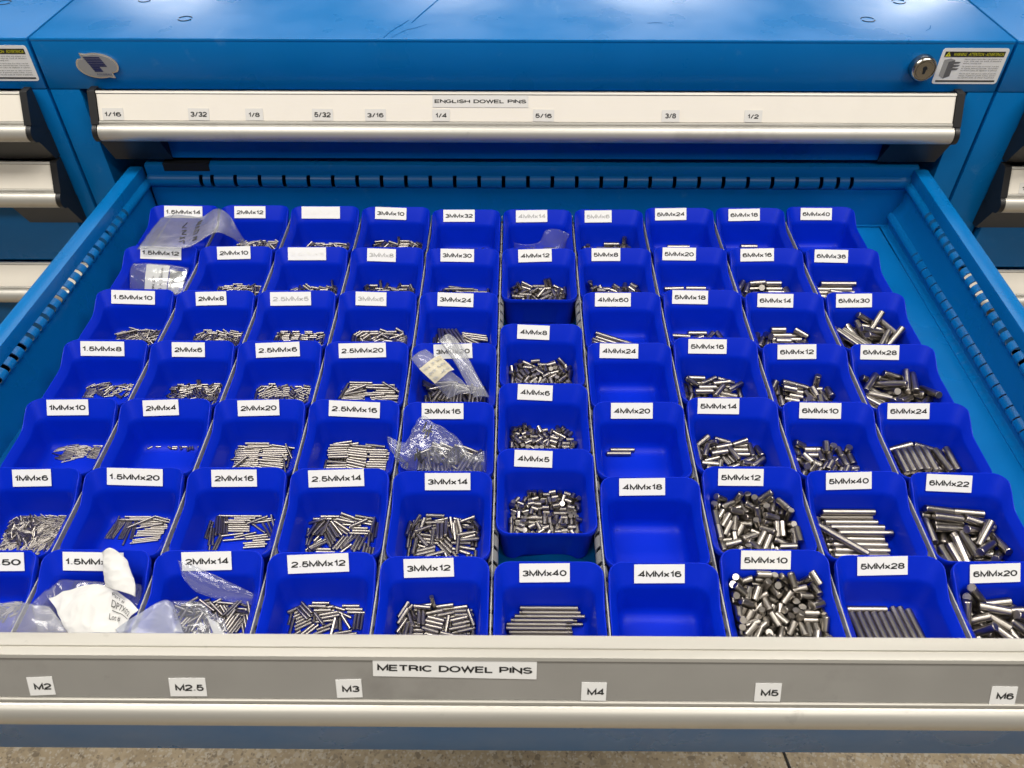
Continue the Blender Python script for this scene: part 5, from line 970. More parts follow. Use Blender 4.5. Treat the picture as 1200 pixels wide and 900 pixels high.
-231,-465,-400,90,-54,-135,-399,-400,90,-96,106,-404,-400,90,21,-79,-324,-400,90,104,235,-339,-400,90,-99,39,-333,-400,90,5,-73,-409,-400,90,-101,220,-189,-380,57,-26,239,-241,-380,90,-57,69,-195,-373,89,180,111,-227,-398,90,0,175,-187,-374,88,5,-173,-170,-374,90,180,-61,-252,-398,90,180,173,-239,-398,90,30,-61,-170,-374,90,180,-104,-192,-373,89,130,-200,-195,-373,89,180,-58,-227,-398,90,0,-201,-220,-375,0,-180,
-145,-252,-398,90,0,35,-255,-398,90,-7,-153,-227,-398,90,0,-55,-177,-398,90,180,199,-281,-398,90,113,27,-197,-398,90,-16,38,-230,-398,90,173,-226,-258,-398,90,90,-11,-238,-398,90,-97,187,-202,-398,90,30,-251,-263,-398,90,90,-201,-267,-398,90,90,-154,-177,-398,90,180,114,-202,-398,90,0,116,-277,-398,90,-74,-106,-203,-398,90,90,-128,-277,-398,90,0,-154,-202,-398,90,0,62,-170,-374,90,0,149,-177,-398,90,0,
-56,-202,-398,90,180,223,-239,-398,90,-86,-224,-197,-398,90,37,-8,-288,-398,90,11,93,-287,-398,90,106,-176,-300,-398,90,-90,-62,-299,-398,90,-50,160,-311,-398,90,23,44,-305,-398,90,101,201,-348,-398,90,-157,238,-310,-398,90,-67,70,-306,-398,90,-79,79,-177,-398,90,0,170,-334,-398,90,23,1,-455,-398,90,-115,105,-464,-398,90,-139,-169,-542,-398,90,-170,132,-378,-398,90,-157,93,-441,-398,90,-139,250,-382,-398,90,-89,
218,-476,-398,90,23,-76,-388,-398,90,-112,99,-347,-398,90,23,-176,-370,-398,90,128,209,-453,-398,90,23,-53,-397,-398,90,-112,-160,-426,-398,90,-131,154,-486,-398,90,141,-73,-440,-398,90,-22,-153,-464,-398,90,-122,-147,-366,-398,90,-51,-9,-414,-398,90,52,-105,-507,-398,90,-144,38,-391,-398,90,136,75,-423,-398,90,-139,-124,-302,-398,90,0,248,-242,-398,90,94,-200,-521,-398,90,-161,-3,-322,-398,90,28,185,-382,-398,90,23,
57,-375,-398,90,136,-225,-314,-398,90,-5,-203,-452,-398,90,139,176,-440,-398,90,-157,226,-501,-398,90,-157,21,-470,-398,90,65,-70,-339,-398,90,-22,-110,-406,-398,90,68,-225,-485,-398,90,167,-83,-464,-398,90,158,-116,-347,-398,90,-31,-5,-367,-398,90,-126,176,-413,-398,90,-157,-38,-480,-398,90,-112,-208,-371,-398,90,-56,24,-413,-375,0,-180,-250,-430,-398,90,89,-133,-496,-398,90,35,-251,-360,-398,90,-90,84,-200,-367,86,-179,
177,-165,-351,62,170,53,-240,-366,88,145,186,-207,-378,69,13,-59,-200,-365,89,0,109,-170,-366,90,180,-162,-223,-365,90,-139,-9,-226,-366,85,50,-199,-214,-360,72,33,-17,-288,-373,86,-143,27,-167,-356,70,173,-136,-235,-379,64,28,79,-273,-395,90,-7,-231,-194,-365,90,-135,-152,-170,-366,90,0,222,-250,-395,90,-149,212,-221,-395,90,31,-258,-273,-368,88,91,107,-226,-395,90,28,-65,-170,-366,89,0,-228,-287,-369,89,91,
-95,-275,-379,64,-46,-67,-225,-395,90,-139,222,-285,-395,90,31,139,-270,-395,90,74,-155,-299,-378,61,141,17,-176,-382,70,173,185,-329,-370,0,0,41,-232,-395,90,41,-94,-179,-395,90,0,1,-300,-395,90,-147,-47,-247,-395,90,41,249,-334,-395,90,-90,-213,-283,-395,90,93,-135,-209,-395,90,-180,180,-181,-395,90,-4,-11,-204,-395,90,131,99,-179,-395,90,180,-209,-217,-395,90,-38,-115,-293,-395,90,-33,161,-303,-395,90,-106,
-183,-294,-395,90,93,75,-504,-395,90,156,-103,-528,-395,90,-178,-30,-272,-395,90,41,-97,-558,-395,90,-178,78,-388,-395,90,-52,25,-320,-395,90,33,-80,-488,-395,90,154,249,-414,-395,90,-90,109,-586,-395,90,4,-245,-258,-395,90,93,-179,-567,-395,90,-169,189,-563,-395,90,180,27,-354,-395,90,-147,148,-443,-395,90,-119,169,-466,-395,90,61,-147,-380,-395,90,148,-74,-457,-395,90,154,156,-522,-395,90,162,-160,-500,-395,90,13,
-89,-390,-379,65,59,-220,-342,-395,90,-20,-88,-346,-395,90,-32,48,-618,-395,90,174,-28,-507,-395,90,64,-160,-470,-395,90,13,-239,-554,-395,90,-78,-111,-327,-365,85,180,-45,-335,-395,90,137,30,-516,-387,78,-17,70,-553,-395,90,-5,87,-345,-395,90,123,219,-352,-395,90,-90,-218,-479,-395,90,92,-103,-613,-395,90,-15,186,-386,-395,90,109,-123,-384,-365,90,72,-31,-415,-395,90,-124,-193,-385,-382,69,-12,230,-475,-395,90,123,
-249,-473,-395,90,90,4,-567,-395,90,148,-162,-439,-395,90,-167,-131,-354,-395,90,148,-192,-415,-395,90,-167,87,-476,-395,90,156,135,-405,-395,90,61,210,-511,-395,90,137,-43,-592,-395,90,-6,115,-333,-395,90,123,-174,-179,-395,90,0,5,-462,-395,90,-28,-239,-369,-367,87,97,20,-405,-395,90,-134,-126,-511,-371,86,-172,-185,-537,-395,90,-169,-210,-369,-359,77,-88,-249,-393,-395,90,90,-58,-400,-395,90,-124,70,-436,-395,90,156,
-90,-260,-335,90,117,151,-256,-365,90,-11,138,-192,-365,90,-11,147,-224,-365,90,169,-56,-260,-335,90,117,-22,-260,-335,90,117,12,-260,-335,90,117,-154,-268,-335,90,100,-184,-270,-335,90,100,152,-298,-367,76,156,-227,-300,-375,87,-93,-85,-280,-365,90,-7,151,-330,-375,80,155,-249,-332,-395,90,90,-83,-250,-365,90,-7,-87,-219,-365,90,-7,-84,-330,-365,90,-7,80,-263,-395,90,8,-206,-315,-395,90,84,-85,-179,-395,90,0,
142,-358,-365,90,-23,-176,-496,-395,90,93,-156,-315,-395,90,93,-126,-315,-395,90,93,-96,-315,-395,90,93,-66,-315,-395,90,93,64,-205,-395,90,8,70,-311,-395,90,15,46,-406,-395,90,26,80,-430,-395,90,30,149,-394,-365,90,-23,180,-501,-380,83,128,106,-230,-395,90,8,18,-275,-376,87,157,13,-317,-390,90,-26,-17,-347,-390,90,-26,-22,-389,-390,90,-26,-2,-186,-385,90,0,-167,-232,-385,90,-4,217,-257,-385,90,106,
95,-249,-385,90,53,-39,-273,-385,90,23,-63,-337,-385,90,23,208,-216,-326,77,148,-1,-172,-323,90,180,9,-335,-325,90,179,-177,-292,-380,90,65,-101,-227,-348,59,-87,2,-190,-380,90,0,138,-250,-380,90,0,142,-190,-380,90,0,187,-351,-347,57,-75,-217,-236,-373,84,-114,-136,-345,-380,90,65,-2,-250,-380,90,0,238,-345,-380,90,90,-9,-310,-380,90,0,129,-359,-380,90,-50,83,-391,-351,62,-20,-99,-408,-380,90,65,
65,-447,-380,90,5,-101,-587,-380,90,5,65,-507,-380,90,5,172,-500,-380,90,-84,-207,-430,-380,90,-60,-91,-524,-380,90,3,98,-558,-352,64,16,233,-487,-380,90,95,-37,-416,-380,90,-115,-219,-559,-380,90,-73,164,-605,-380,90,10,-24,-490,-326,89,-169,-191,-453,-205,89,123,191,-468,-204,49,38,68,-334,-211,71,-173,93,-247,-204,52,48,-22,-321,-241,80,100,81,-162,-227,59,176,-131,-435,-208,89,-57,211,-279,-202,90,-67,
108,-478,-204,86,56,86,-389,-242,60,-162,139,-235,-261,89,162,-93,-403,-246,76,117,-191,-352,-334,71,-96,75,-261,-303,81,166,-262,-378,-264,89,90,-81,-339,-279,74,114,-144,-424,-269,87,-69,40,-450,-316,83,70,145,-436,-262,90,-152,-85,-270,-321,87,-44,-104,-446,-321,90,102,257,-413,-323,90,90,149,-423,-327,75,-69,63,-190,-380,90,-180,64,-200,-321,89,169,110,-250,-380,90,-180,-99,-433,-380,90,102,-48,-385,-380,90,102,
-232,-453,-380,90,92,178,-442,-380,90,90,-152,-519,-315,63,-82,24,-434,-380,90,102,-256,-369,-324,89,90,-47,-616,-380,90,0,238,-440,-380,90,90,-60,-634,-323,90,0,107,-503,-358,81,-75,46,-640,-248,86,0,95,-592,-280,86,175,-203,-323,-402,90,3,-27,-311,-402,90,-170,-44,-267,-402,90,71,-99,-223,-388,88,-146,71,-202,-395,79,175,-101,-166,-377,82,2,-60,-265,-396,81,60,24,-236,-396,81,-134,78,-228,-402,90,15,
-187,-186,-388,90,-153,30,-270,-402,90,34,-234,-196,-388,90,-133,-207,-261,-402,90,-2,-104,-184,-388,88,-5,-61,-222,-395,79,43,-198,-246,-402,90,178,-112,-297,-402,90,154,56,-316,-402,90,-32,101,-270,-402,90,75,15,-191,-393,76,-166,-7,-276,-402,90,34,42,-171,-394,77,4,64,-303,-402,90,-32,-117,-261,-402,90,-26,-124,-275,-402,90,154,-206,-291,-402,90,-2,94,-175,-392,75,12,-126,-240,-402,90,154,-183,-199,-402,90,-20,
-218,-308,-402,90,3,-203,-276,-402,90,-2,-131,-196,-393,76,-12,-12,-208,-402,90,80,-218,-215,-402,90,-2,130,-189,-402,90,0,138,-284,-402,90,-135,-90,-171,-393,77,4,-207,-231,-402,90,-2,146,-178,-388,90,-166,-254,-262,-402,90,-90,-50,-229,-402,90,51,-80,-201,-402,90,35,9,-231,-402,90,54,138,-263,-402,90,45,157,-223,-402,90,-165,-254,-358,-402,90,91,156,-208,-402,90,15,-170,-174,-402,90,-180,-104,-200,-402,90,35,
-52,-200,-402,90,35,235,-209,-402,90,121,204,-208,-402,90,96,237,-246,-402,90,-63,211,-204,-389,90,96,153,-174,-402,90,0,254,-405,-402,90,-90,240,-323,-402,90,-90,255,-325,-402,90,-90,194,-274,-402,90,-46,200,-259,-402,90,134,-18,-191,-382,89,3,-130,-266,-384,84,12,146,-232,-378,66,54,-144,-245,-383,90,7,108,-264,-390,69,177,-236,-232,-380,90,0,-89,-223,-390,74,13,138,-331,-400,90,64,45,-290,-400,90,136,
-230,-316,-400,90,0,31,-170,-381,89,0,-138,-190,-380,88,-1,159,-274,-384,87,89,-46,-267,-400,90,-59,5,-280,-400,90,136,86,-171,-386,60,11,-58,-294,-400,90,-68,-184,-279,-400,90,-17,-94,-265,-400,90,-158,105,-281,-400,90,167,-258,-301,-385,64,-99,-207,-191,-382,77,5,147,-167,-374,90,180,121,-223,-381,88,37,-182,-262,-380,90,-57,33,-229,-381,90,122,2,-305,-400,90,139,-30,-164,-364,17,94,-154,-196,-400,90,-174,
-80,-310,-400,90,100,-70,-171,-385,87,1,-10,-164,-363,17,94,145,-188,-381,88,-4,-125,-294,-400,90,168,98,-322,-400,90,64,-40,-238,-400,90,121,-215,-291,-400,90,-17,163,-325,-400,90,64,-35,-328,-400,90,21,-94,-186,-400,90,-177,118,-327,-400,90,64,-185,-170,-382,89,0,8,-240,-400,90,121,-24,-225,-400,90,121,184,-195,-380,0,-180,-229,-238,-400,90,97,-227,-212,-380,90,0,78,-317,-400,90,-116,102,-211,-382,47,-125,
190,-299,-380,90,115,-249,-240,-400,90,97,-134,-354,-380,0,0,31,-238,-400,90,-59,173,-351,-400,90,64,190,-252,-385,56,94,-93,-243,-400,90,22,-170,-332,-400,90,-47,8,-199,-400,90,4,-141,-312,-400,90,-12,77,-234,-400,90,-164,-129,-171,-385,57,12,67,-288,-389,66,-57,26,-177,-400,90,4,38,-339,-400,90,-99,66,-216,-400,90,16,-210,-230,-400,90,97,160,-412,-400,90,90,92,-250,-400,90,-164,69,-195,-400,90,16,
-192,-218,-400,90,-83,-117,-337,-400,90,168,-151,-216,-400,90,-174,191,-359,-400,90,64,-233,-354,-391,71,12,171,-264,-400,90,93,-89,-205,-400,90,3,-230,-336,-400,90,0,-6,-361,-400,90,-95,148,-224,-400,90,30,-172,-359,-400,90,133,147,-270,-400,90,86,14,-362,-400,90,-95,-34,-182,-400,90,-176,191,-220,-391,72,-165,189,-174,-388,64,8,133,-209,-400,90,30,128,-175,-400,90,-180,209,-323,-400,90,157,130,-391,-400,90,113,
-154,-256,-400,90,6,-189,-178,-400,90,3,182,-422,-400,90,86,-7,-421,-400,90,-3,-6,-441,-400,90,177,226,-199,-400,90,-43,253,-295,-400,90,90,-90,-422,-400,90,-113,253,-355,-400,90,90,230,-256,-400,90,4,-134,-467,-400,90,59,-108,-368,-400,90,14,-184,-376,-400,90,133,70,-456,-400,90,-67,-173,-444,-400,90,-23,211,-302,-400,90,157,122,-498,-400,90,100,113,-403,-400,90,-67,-151,-410,-400,90,67,-65,-445,-400,90,37,
210,-237,-400,90,6,-213,-434,-400,90,71,12,-402,-400,90,177,136,-455,-400,90,6,-131,-414,-400,90,-113,-229,-492,-400,90,72,-232,-381,-389,66,-140,240,-200,-382,89,-45,227,-392,-400,90,79,-48,-354,-400,90,-159,247,-415,-400,90,-94,28,-463,-400,90,-172,-106,-408,-400,90,-113,51,-491,-400,90,163,-180,-463,-400,90,157,87,-444,-400,90,113,-149,-236,-400,90,-174,-33,-464,-400,90,-176,213,-299,-380,89,-65,229,-269,-380,90,-33,
260,-241,-379,28,-52,52,-418,-400,90,38,-48,-406,-400,90,38,165,-493,-400,90,-173,-50,-376,-400,90,-159,-221,-531,-400,90,31,159,-473,-400,90,-173,201,-428,-400,90,86,223,-210,-381,90,-45,-253,-399,-400,90,90,56,-381,-400,90,-3,233,-205,-364,89,-45,229,-245,-380,90,147,75,-360,-400,90,169,-190,-398,-400,90,133,-253,-474,-400,90,90,98,-419,-400,90,-67,-228,-418,-400,90,-109,227,-463,-400,90,16,231,-292,-389,67,-39,
209,-367,-400,90,-116,110,-177,-398,90,0,-214,-220,-398,90,-135,-143,-210,-376,89,38,-124,-170,-374,90,0,-234,-207,-387,68,35,168,-200,-398,90,-14,161,-242,-398,90,33,186,-176,-392,79,177,-12,-174,-389,71,6,111,-287,-398,90,57,-193,-284,-398,90,34,210,-355,-398,90,51,78,-317,-398,90,148,-83,-228,-398,90,-167,-111,-299,-398,90,33,61,-195,-398,90,-47,-164,-302,-398,90,29,171,-323,-398,90,155,189,-276,-398,90,155,
-50,-197,-398,90,123,-51,-246,-398,90,-166,77,-248,-398,90,-43,8,-271,-398,90,14,23,-293,-398,90,-166,13,-244,-398,90,14,-207,-263,-398,90,-146,67,-273,-398,90,-43,160,-346,-398,90,155,-251,-268,-398,90,-90,-153,-235,-398,90,34,161,-291,-398,90,-25,-186,-177,-398,90,-180,-113,-270,-398,90,32,127,-234,-398,90,-147,-47,-297,-398,90,14,3,-195,-398,90,-166,-98,-206,-398,90,-167,9,-219,-398,90,-166,108,-216,-398,90,-147,
-139,-256,-398,90,-146,-53,-272,-398,90,-166,-245,-328,-398,90,91,-137,-336,-398,90,158,125,-321,-398,90,-115,33,-334,-398,90,104,-4,-331,-398,90,-53,225,-263,-398,90,-20,-193,-337,-398,90,149,-40,-338,-398,90,-76,-91,-339,-398,90,-76,230,-306,-398,90,-158,227,-237,-398,90,-20,228,-211,-398,90,160,-114,-177,-398,90,0,-64,-344,-398,90,104,-165,-212,-398,90,-143,80,-347,-398,90,148,-98,-435,-398,90,-28,-240,-390,-398,90,-114,
150,-368,-398,90,155,251,-346,-398,90,90,-25,-379,-398,90,14,-26,-457,-398,90,113,-208,-379,-398,90,-114,-130,-366,-398,90,160,59,-397,-398,90,14,-5,-407,-398,90,180,117,-428,-398,90,65,-126,-394,-398,90,-20,128,-386,-398,90,155,-185,-390,-398,90,-114,73,-419,-398,90,-166,44,-375,-398,90,14,12,-432,-398,90,0,-62,-406,-398,90,-76,-125,-266,-373,90,-163,-86,-163,-352,89,180,71,-228,-354,90,-3,-121,-235,-357,79,19,
45,-290,-379,79,-6,190,-220,-351,88,143,-231,-256,-369,87,74,114,-170,-374,90,0,129,-266,-376,90,-1,162,-319,-376,90,1,-134,-333,-376,90,7,-86,-170,-375,89,180,158,-241,-377,89,179,-146,-359,-376,90,7,160,-280,-398,90,-1,166,-370,-372,80,176,157,-344,-376,90,1,-155,-297,-398,90,7,-159,-273,-398,90,7,41,-252,-398,90,-1,-162,-226,-385,83,2,-60,-197,-375,89,179,111,-307,-398,90,1,-94,-182,-398,90,-3,
140,-215,-376,90,0,125,-332,-398,90,1,-140,-205,-398,90,-3,-134,-345,-398,90,7,141,-202,-398,90,0,-160,-248,-398,90,7,116,-177,-398,90,0,156,-227,-398,90,0,-131,-395,-398,90,7,-161,-449,-398,90,7,104,-357,-398,90,1,-107,-493,-398,90,7,120,-404,-398,90,-12,-47,-536,-398,90,7,150,-462,-398,90,-12,-35,-609,-398,90,12,30,-478,-398,90,-31,-136,-320,-398,90,7,-151,-372,-398,90,7,-160,-424,-398,90,7,
-152,-474,-398,90,7,155,-437,-398,90,-12,-123,-520,-398,90,7,161,-490,-398,90,-12,-86,-594,-398,90,12,160,-593,-398,90,13,-150,-574,-398,90,-173,156,-388,-388,84,172,162,-567,-398,90,12,-122,-507,-376,90,7,109,-553,-398,90,12,-135,-228,-326,84,-157,-82,-161,-336,88,1,-40,-276,-336,89,76,138,-292,-344,76,83,111,-233,-357,88,-165,243,-304,-338,86,-97,-171,-348,-348,83,63,-103,-254,-361,87,-110,-72,-255,-365,90,-110,
-6,-340,-356,73,84,94,-201,-364,71,178,200,-327,-348,87,-87,-212,-199,-329,46,-163,-206,-228,-335,50,-165,-151,-248,-352,81,-120,-208,-362,-379,81,105,160,-365,-366,89,87,225,-281,-363,86,89,117,-172,-371,79,176,161,-244,-376,79,-159,50,-396,-369,75,87,261,-324,-359,77,-86,19,-388,-365,90,85,55,-288,-379,81,-62,-174,-257,-377,80,149,-254,-400,-380,81,93,-35,-453,-361,77,86,-29,-313,-365,90,70,-33,-179,-395,90,0,
110,-265,-395,90,-73,190,-354,-374,85,-92,-139,-393,-384,83,116,-40,-255,-365,90,70,-233,-366,-395,90,99,110,-371,-395,90,-71,-204,-304,-395,90,111,-54,-415,-395,90,-66,-114,-380,-395,90,120,237,-393,-395,90,-97,-67,-291,-395,90,-65,8,-293,-395,90,-71,74,-442,-395,90,-85,-189,-527,-395,90,63,213,-342,-395,90,-97,168,-368,-395,90,-88,37,-544,-395,90,-66,-24,-293,-395,90,-71,253,-493,-383,83,88,111,-533,-379,81,107,
-93,-594,-395,90,-180,145,-545,-395,90,-66,-107,-624,-395,90,-180,30,-547,-366,82,80,-84,-564,-395,90,-180,177,-539,-381,82,126,-132,-522,-379,80,-151,-206,-495,-374,78,63,263,-322,-323,28,69,100,-200,-313,74,3,-160,-282,-356,84,118,-47,-161,-312,83,1,187,-172,-303,54,152,185,-369,-350,90,49,189,-296,-337,33,-16,47,-310,-350,90,-142,-114,-208,-350,87,-9,-188,-330,-355,90,126,-120,-272,-351,88,-62,-61,-245,-350,90,48,
-129,-166,-337,68,173,247,-256,-321,86,-126,-2,-269,-350,89,138,122,-271,-351,88,-157,-66,-379,-351,72,35,-261,-330,-332,13,180,-127,-360,-358,53,36,49,-232,-348,87,95,-196,-387,-355,84,-45,-216,-247,-350,89,-88,-188,-184,-315,75,-91,109,-318,-359,61,10,92,-384,-355,89,-75,-263,-266,-330,60,98,17,-393,-352,89,52,15,-170,-350,87,179,-258,-390,-352,90,90,12,-218,-367,44,161,145,-353,-370,0,180,-26,-309,-370,0,180,
-10,-370,-370,53,70,89,-232,-342,46,-84,234,-303,-354,89,44,194,-255,-337,54,160,127,-218,-366,19,-65,179,-214,-344,40,149,-217,-187,-367,12,176,-55,-177,-372,58,169,-178,-193,-352,74,-87,239,-218,-352,61,115,-61,-327,-370,0,180,61,-343,-390,90,100,-51,-417,-370,0,180,240,-412,-369,3,89,250,-348,-375,65,-81,-251,-263,-373,61,100,-119,-428,-355,89,-54,205,-363,-390,90,131,99,-166,-333,69,6,-104,-309,-390,90,36,
188,-176,-354,53,158,161,-291,-390,90,74,165,-208,-390,90,83,-245,-347,-390,90,90,-60,-257,-390,90,-20,112,-176,-370,70,7,-213,-249,-390,90,129,-170,-204,-390,90,42,99,-287,-390,90,-17,110,-379,-390,90,-77,-218,-454,-352,90,-90,265,-469,-324,73,-87,-49,-218,-390,90,-20,-73,-366,-390,90,-21,93,-244,-390,90,-17,18,-330,-390,90,100,22,-263,-390,90,-17,-111,-208,-390,90,76,30,-183,-390,90,0,128,-532,-390,90,29,
-245,-427,-390,90,90,86,-508,-390,90,33,-122,-494,-390,90,15,222,-290,-390,90,41,-65,-550,-390,90,-15,220,-532,-390,90,27,187,-407,-390,90,126,-147,-265,-390,90,130,17,-567,-390,90,-1,18,-413,-390,90,-125,-101,-417,-390,90,127,19,-607,-390,90,-1,220,-577,-390,90,27,-140,-432,-390,90,127,22,-506,-390,90,86,-17,-498,-390,90,-94,2,-513,-355,90,-94,147,-568,-390,90,29,-186,-367,-390,90,-54,-57,-487,-390,90,-94,
80,-600,-390,90,-86,-124,-552,-364,56,-75,233,-536,-351,80,167,-65,-594,-390,90,-18,164,-444,-390,90,-54,-172,-318,-390,90,-54,217,-226,-390,90,60,127,-462,-390,90,-54,-150,-586,-390,90,2,-165,-465,-370,0,0,-245,-507,-390,90,-90,-179,-523,-390,90,-61,-77,-508,-353,80,18,199,-496,-390,90,29,146,-453,-355,90,126,227,-609,-366,70,42,-207,-616,-370,0,180,232,-451,-361,66,175,146,-636,-352,89,-180,-135,-626,-387,86,-179,
57,-428,-390,90,55,-205,-441,-390,90,-90,-196,-524,-353,66,0,39,-628,-355,83,8,65,-479,-372,61,-136,-258,-470,-352,90,-90,142,-623,-390,90,-178,235,-491,-352,76,174,-223,-574,-390,90,-133,-37,-456,-350,90,-170,104,-522,-356,89,-149,164,-581,-355,89,-155,202,-280,-336,89,34,-87,-346,-335,90,-179,89,-231,-335,90,10,-172,-225,-337,57,167,-22,-208,-335,90,-149,49,-337,-335,90,-127,-50,-295,-335,90,-179,-131,-172,-337,88,180,
132,-336,-385,90,163,-190,-248,-385,90,91,242,-311,-385,90,90,137,-180,-363,74,175,-213,-412,-385,90,68,-252,-285,-349,61,-99,-250,-391,-358,69,-97,-122,-341,-385,90,-118,127,-387,-385,90,163,-78,-364,-385,90,-118,88,-265,-385,90,159,-78,-192,-385,90,-4,91,-213,-385,90,159,-20,-276,-385,90,152,11,-410,-385,90,-106,208,-478,-385,90,-109,-62,-621,-385,90,0,97,-488,-385,90,74,-68,-461,-385,90,-115,49,-473,-385,90,-106,
246,-518,-366,76,84,144,-503,-385,90,-106,-21,-529,-359,69,39,-190,-488,-385,90,66,111,-605,-385,90,-12,-164,-553,-385,90,66,-90,-241,-322,84,169,159,-172,-292,9,90,254,-278,-332,82,-87,135,-255,-353,58,121,32,-182,-354,74,175,-177,-353,-380,90,-92,-85,-174,-323,75,177,-34,-282,-380,90,165,-81,-332,-380,90,165,218,-282,-380,90,-76,147,-394,-332,78,89,-177,-228,-380,90,-102,-220,-199,-338,44,53,87,-281,-380,90,111,
81,-377,-346,43,-172,-116,-228,-380,90,-102,-21,-224,-380,90,165,155,-191,-380,90,0,-247,-288,-348,50,104,246,-406,-356,63,-81,25,-380,-380,90,65,-118,-417,-380,90,-101,-238,-412,-380,90,-90,4,-500,-380,90,35,165,-513,-380,90,97,179,-374,-380,90,104,131,-614,-380,90,-176,227,-524,-380,90,97,78,-557,-380,90,4,-60,-432,-380,90,79,99,-465,-380,90,94,-200,-503,-380,90,179,-183,-570,-380,90,-8,-77,-550,-380,90,-47,
-20,-294,-211,58,-39,-178,-263,-225,86,-126,-154,-371,-266,81,-28,125,-272,-197,89,74,184,-285,-198,81,-106,269,-414,-185,58,-87,98,-174,-243,74,174,-22,-356,-236,47,-98,38,-491,-204,65,-138,-164,-481,-272,88,-46,-1,-449,-222,72,-135,132,-350,-270,62,-43,186,-542,-184,68,-131,-89,-176,-313,64,175,58,-170,-293,74,178,201,-421,-295,76,-68,-74,-316,-320,90,-42,-160,-328,-320,90,-40,-165,-547,-314,82,138,148,-277,-268,72,174,
248,-458,-341,73,86,-17,-550,-235,60,-63,152,-470,-316,88,-52,134,-232,-306,77,178,-199,-348,-380,90,106,110,-353,-380,90,-166,122,-412,-380,90,14,-135,-353,-380,90,106,-78,-333,-380,90,106,-39,-532,-380,90,-158,77,-555,-380,90,26,-223,-493,-364,83,101,116,-625,-276,66,3,-106,-495,-320,90,130,101,-570,-320,90,151,-87,-633,-269,79,-3,89,-296,-380,90,-166,70,-545,-248,67,-59,72,-239,-380,90,-166,-85,-327,-405,90,21,
-103,-183,-392,87,8,-155,-313,-405,90,-15,-17,-295,-405,90,11,-105,-224,-400,84,168,-2,-179,-397,89,179,-99,-167,-390,83,2,-7,-257,-405,90,1,-134,-298,-405,90,-15,-73,-267,-396,90,-15,-194,-188,-399,83,12,34,-210,-396,89,0,57,-246,-395,90,-29,101,-237,-396,90,-15,-208,-221,-405,90,15,-37,-204,-388,88,-177,-99,-234,-405,90,-15,0,-245,-405,90,-1,-38,-219,-396,90,-1,-23,-286,-405,90,11,106,-298,-405,90,-11,
-30,-190,-396,90,-1,-86,-208,-396,90,-1,-114,-272,-405,90,-15,-1,-235,-405,90,-1,-110,-263,-405,90,-15,-156,-302,-405,90,-15,-213,-259,-400,85,-19,117,-253,-397,89,-13,-121,-291,-405,90,-15,-26,-169,-396,90,0,106,-202,-405,90,-15,-122,-280,-405,90,-15,117,-169,-395,90,0,117,-200,-396,89,-16,104,-287,-405,90,-11,-2,-267,-405,90,1,105,-277,-405,90,-11,-207,-200,-405,90,15,-210,-211,-405,90,15,114,-225,-405,90,-15,
-109,-242,-405,90,-15,107,-267,-405,90,-11,129,-192,-396,90,-16,-9,-225,-405,90,-1,6,-195,-405,90,-1,105,-212,-405,90,-15,106,-257,-405,90,-11,-87,-198,-396,90,-1,-109,-182,-405,90,0,174,-178,-395,89,-179,7,-185,-405,90,-1,0,-215,-405,90,-1,-108,-253,-405,90,-15,1,-205,-405,90,-1,-104,-213,-405,90,-1,-104,-193,-405,90,-1,106,-243,-405,90,-15,124,-185,-405,90,-16,-7,-174,-405,90,1,195,-186,-405,90,-16,
94,-187,-405,90,-16,104,-233,-405,90,-15,208,-239,-405,90,10,199,-269,-405,90,31,-136,-172,-405,90,0,160,-186,-405,90,-16,-110,-203,-405,90,-1,205,-210,-405,90,-1,209,-220,-405,90,-1,101,-202,-400,90,-70,117,-188,-400,90,-70,-218,-185,-400,90,37,139,-188,-400,90,110,-8,-195,-400,90,0,-52,-185,-400,90,-33,-12,-175,-400,90,0,70,-175,-400,90,0,-149,-175,-400,90,0,40,-188,-400,90,-57,194,-186,-400,90,-44,
223,-187,-400,90,135,-83,-163,-362,90,0,51,-298,-367,87,178,55,-331,-383,90,-5,-76,-201,-364,89,-176,76,-362,-393,86,173,83,-245,-383,90,0,90,-310,-386,87,177,65,-205,-383,90,0,139,-182,-381,87,172,-194,-377,-372,82,48,56,-265,-382,89,180,72,-380,-400,90,-9,-137,-208,-383,90,-2,-145,-268,-383,90,-2,-134,-358,-400,90,-2,-151,-228,-383,90,-2,-145,-308,-383,90,-2,-166,-327,-383,90,-2,-136,-338,-400,90,-2,
-152,-248,-383,90,-2,-138,-288,-383,90,-2,200,-298,-400,90,93,205,-257,-379,78,120,-136,-378,-400,90,-2,196,-420,-388,83,105,81,-344,-400,90,-5,74,-225,-383,90,0,-61,-169,-381,90,0,-135,-189,-377,87,179,85,-285,-383,90,0,111,-175,-400,90,0,64,-400,-400,90,-9,-2,-427,-389,83,162,-137,-218,-400,90,-2,86,-255,-400,90,0,-145,-318,-400,90,-2,64,-322,-400,90,-5,-136,-197,-400,90,-2,88,-295,-400,90,0,
96,-442,-388,83,162,-107,-175,-400,90,0,65,-195,-400,90,0,-157,-237,-400,90,-2,74,-235,-400,90,0,-140,-258,-400,90,-2,81,-275,-400,90,0,-143,-278,-400,90,-2,-147,-298,-400,90,-2,-154,-418,-400,90,-2,74,-421,-400,90,-9,-144,-478,-400,90,-2,-148,-498,-400,90,-2,57,-488,-400,90,-19,69,-215,-400,90,0,-137,-398,-400,90,-2,49,-534,-386,82,100,-136,-438,-400,90,-2,-143,-458,-400,90,-2,62,-469,-400,90,-19,
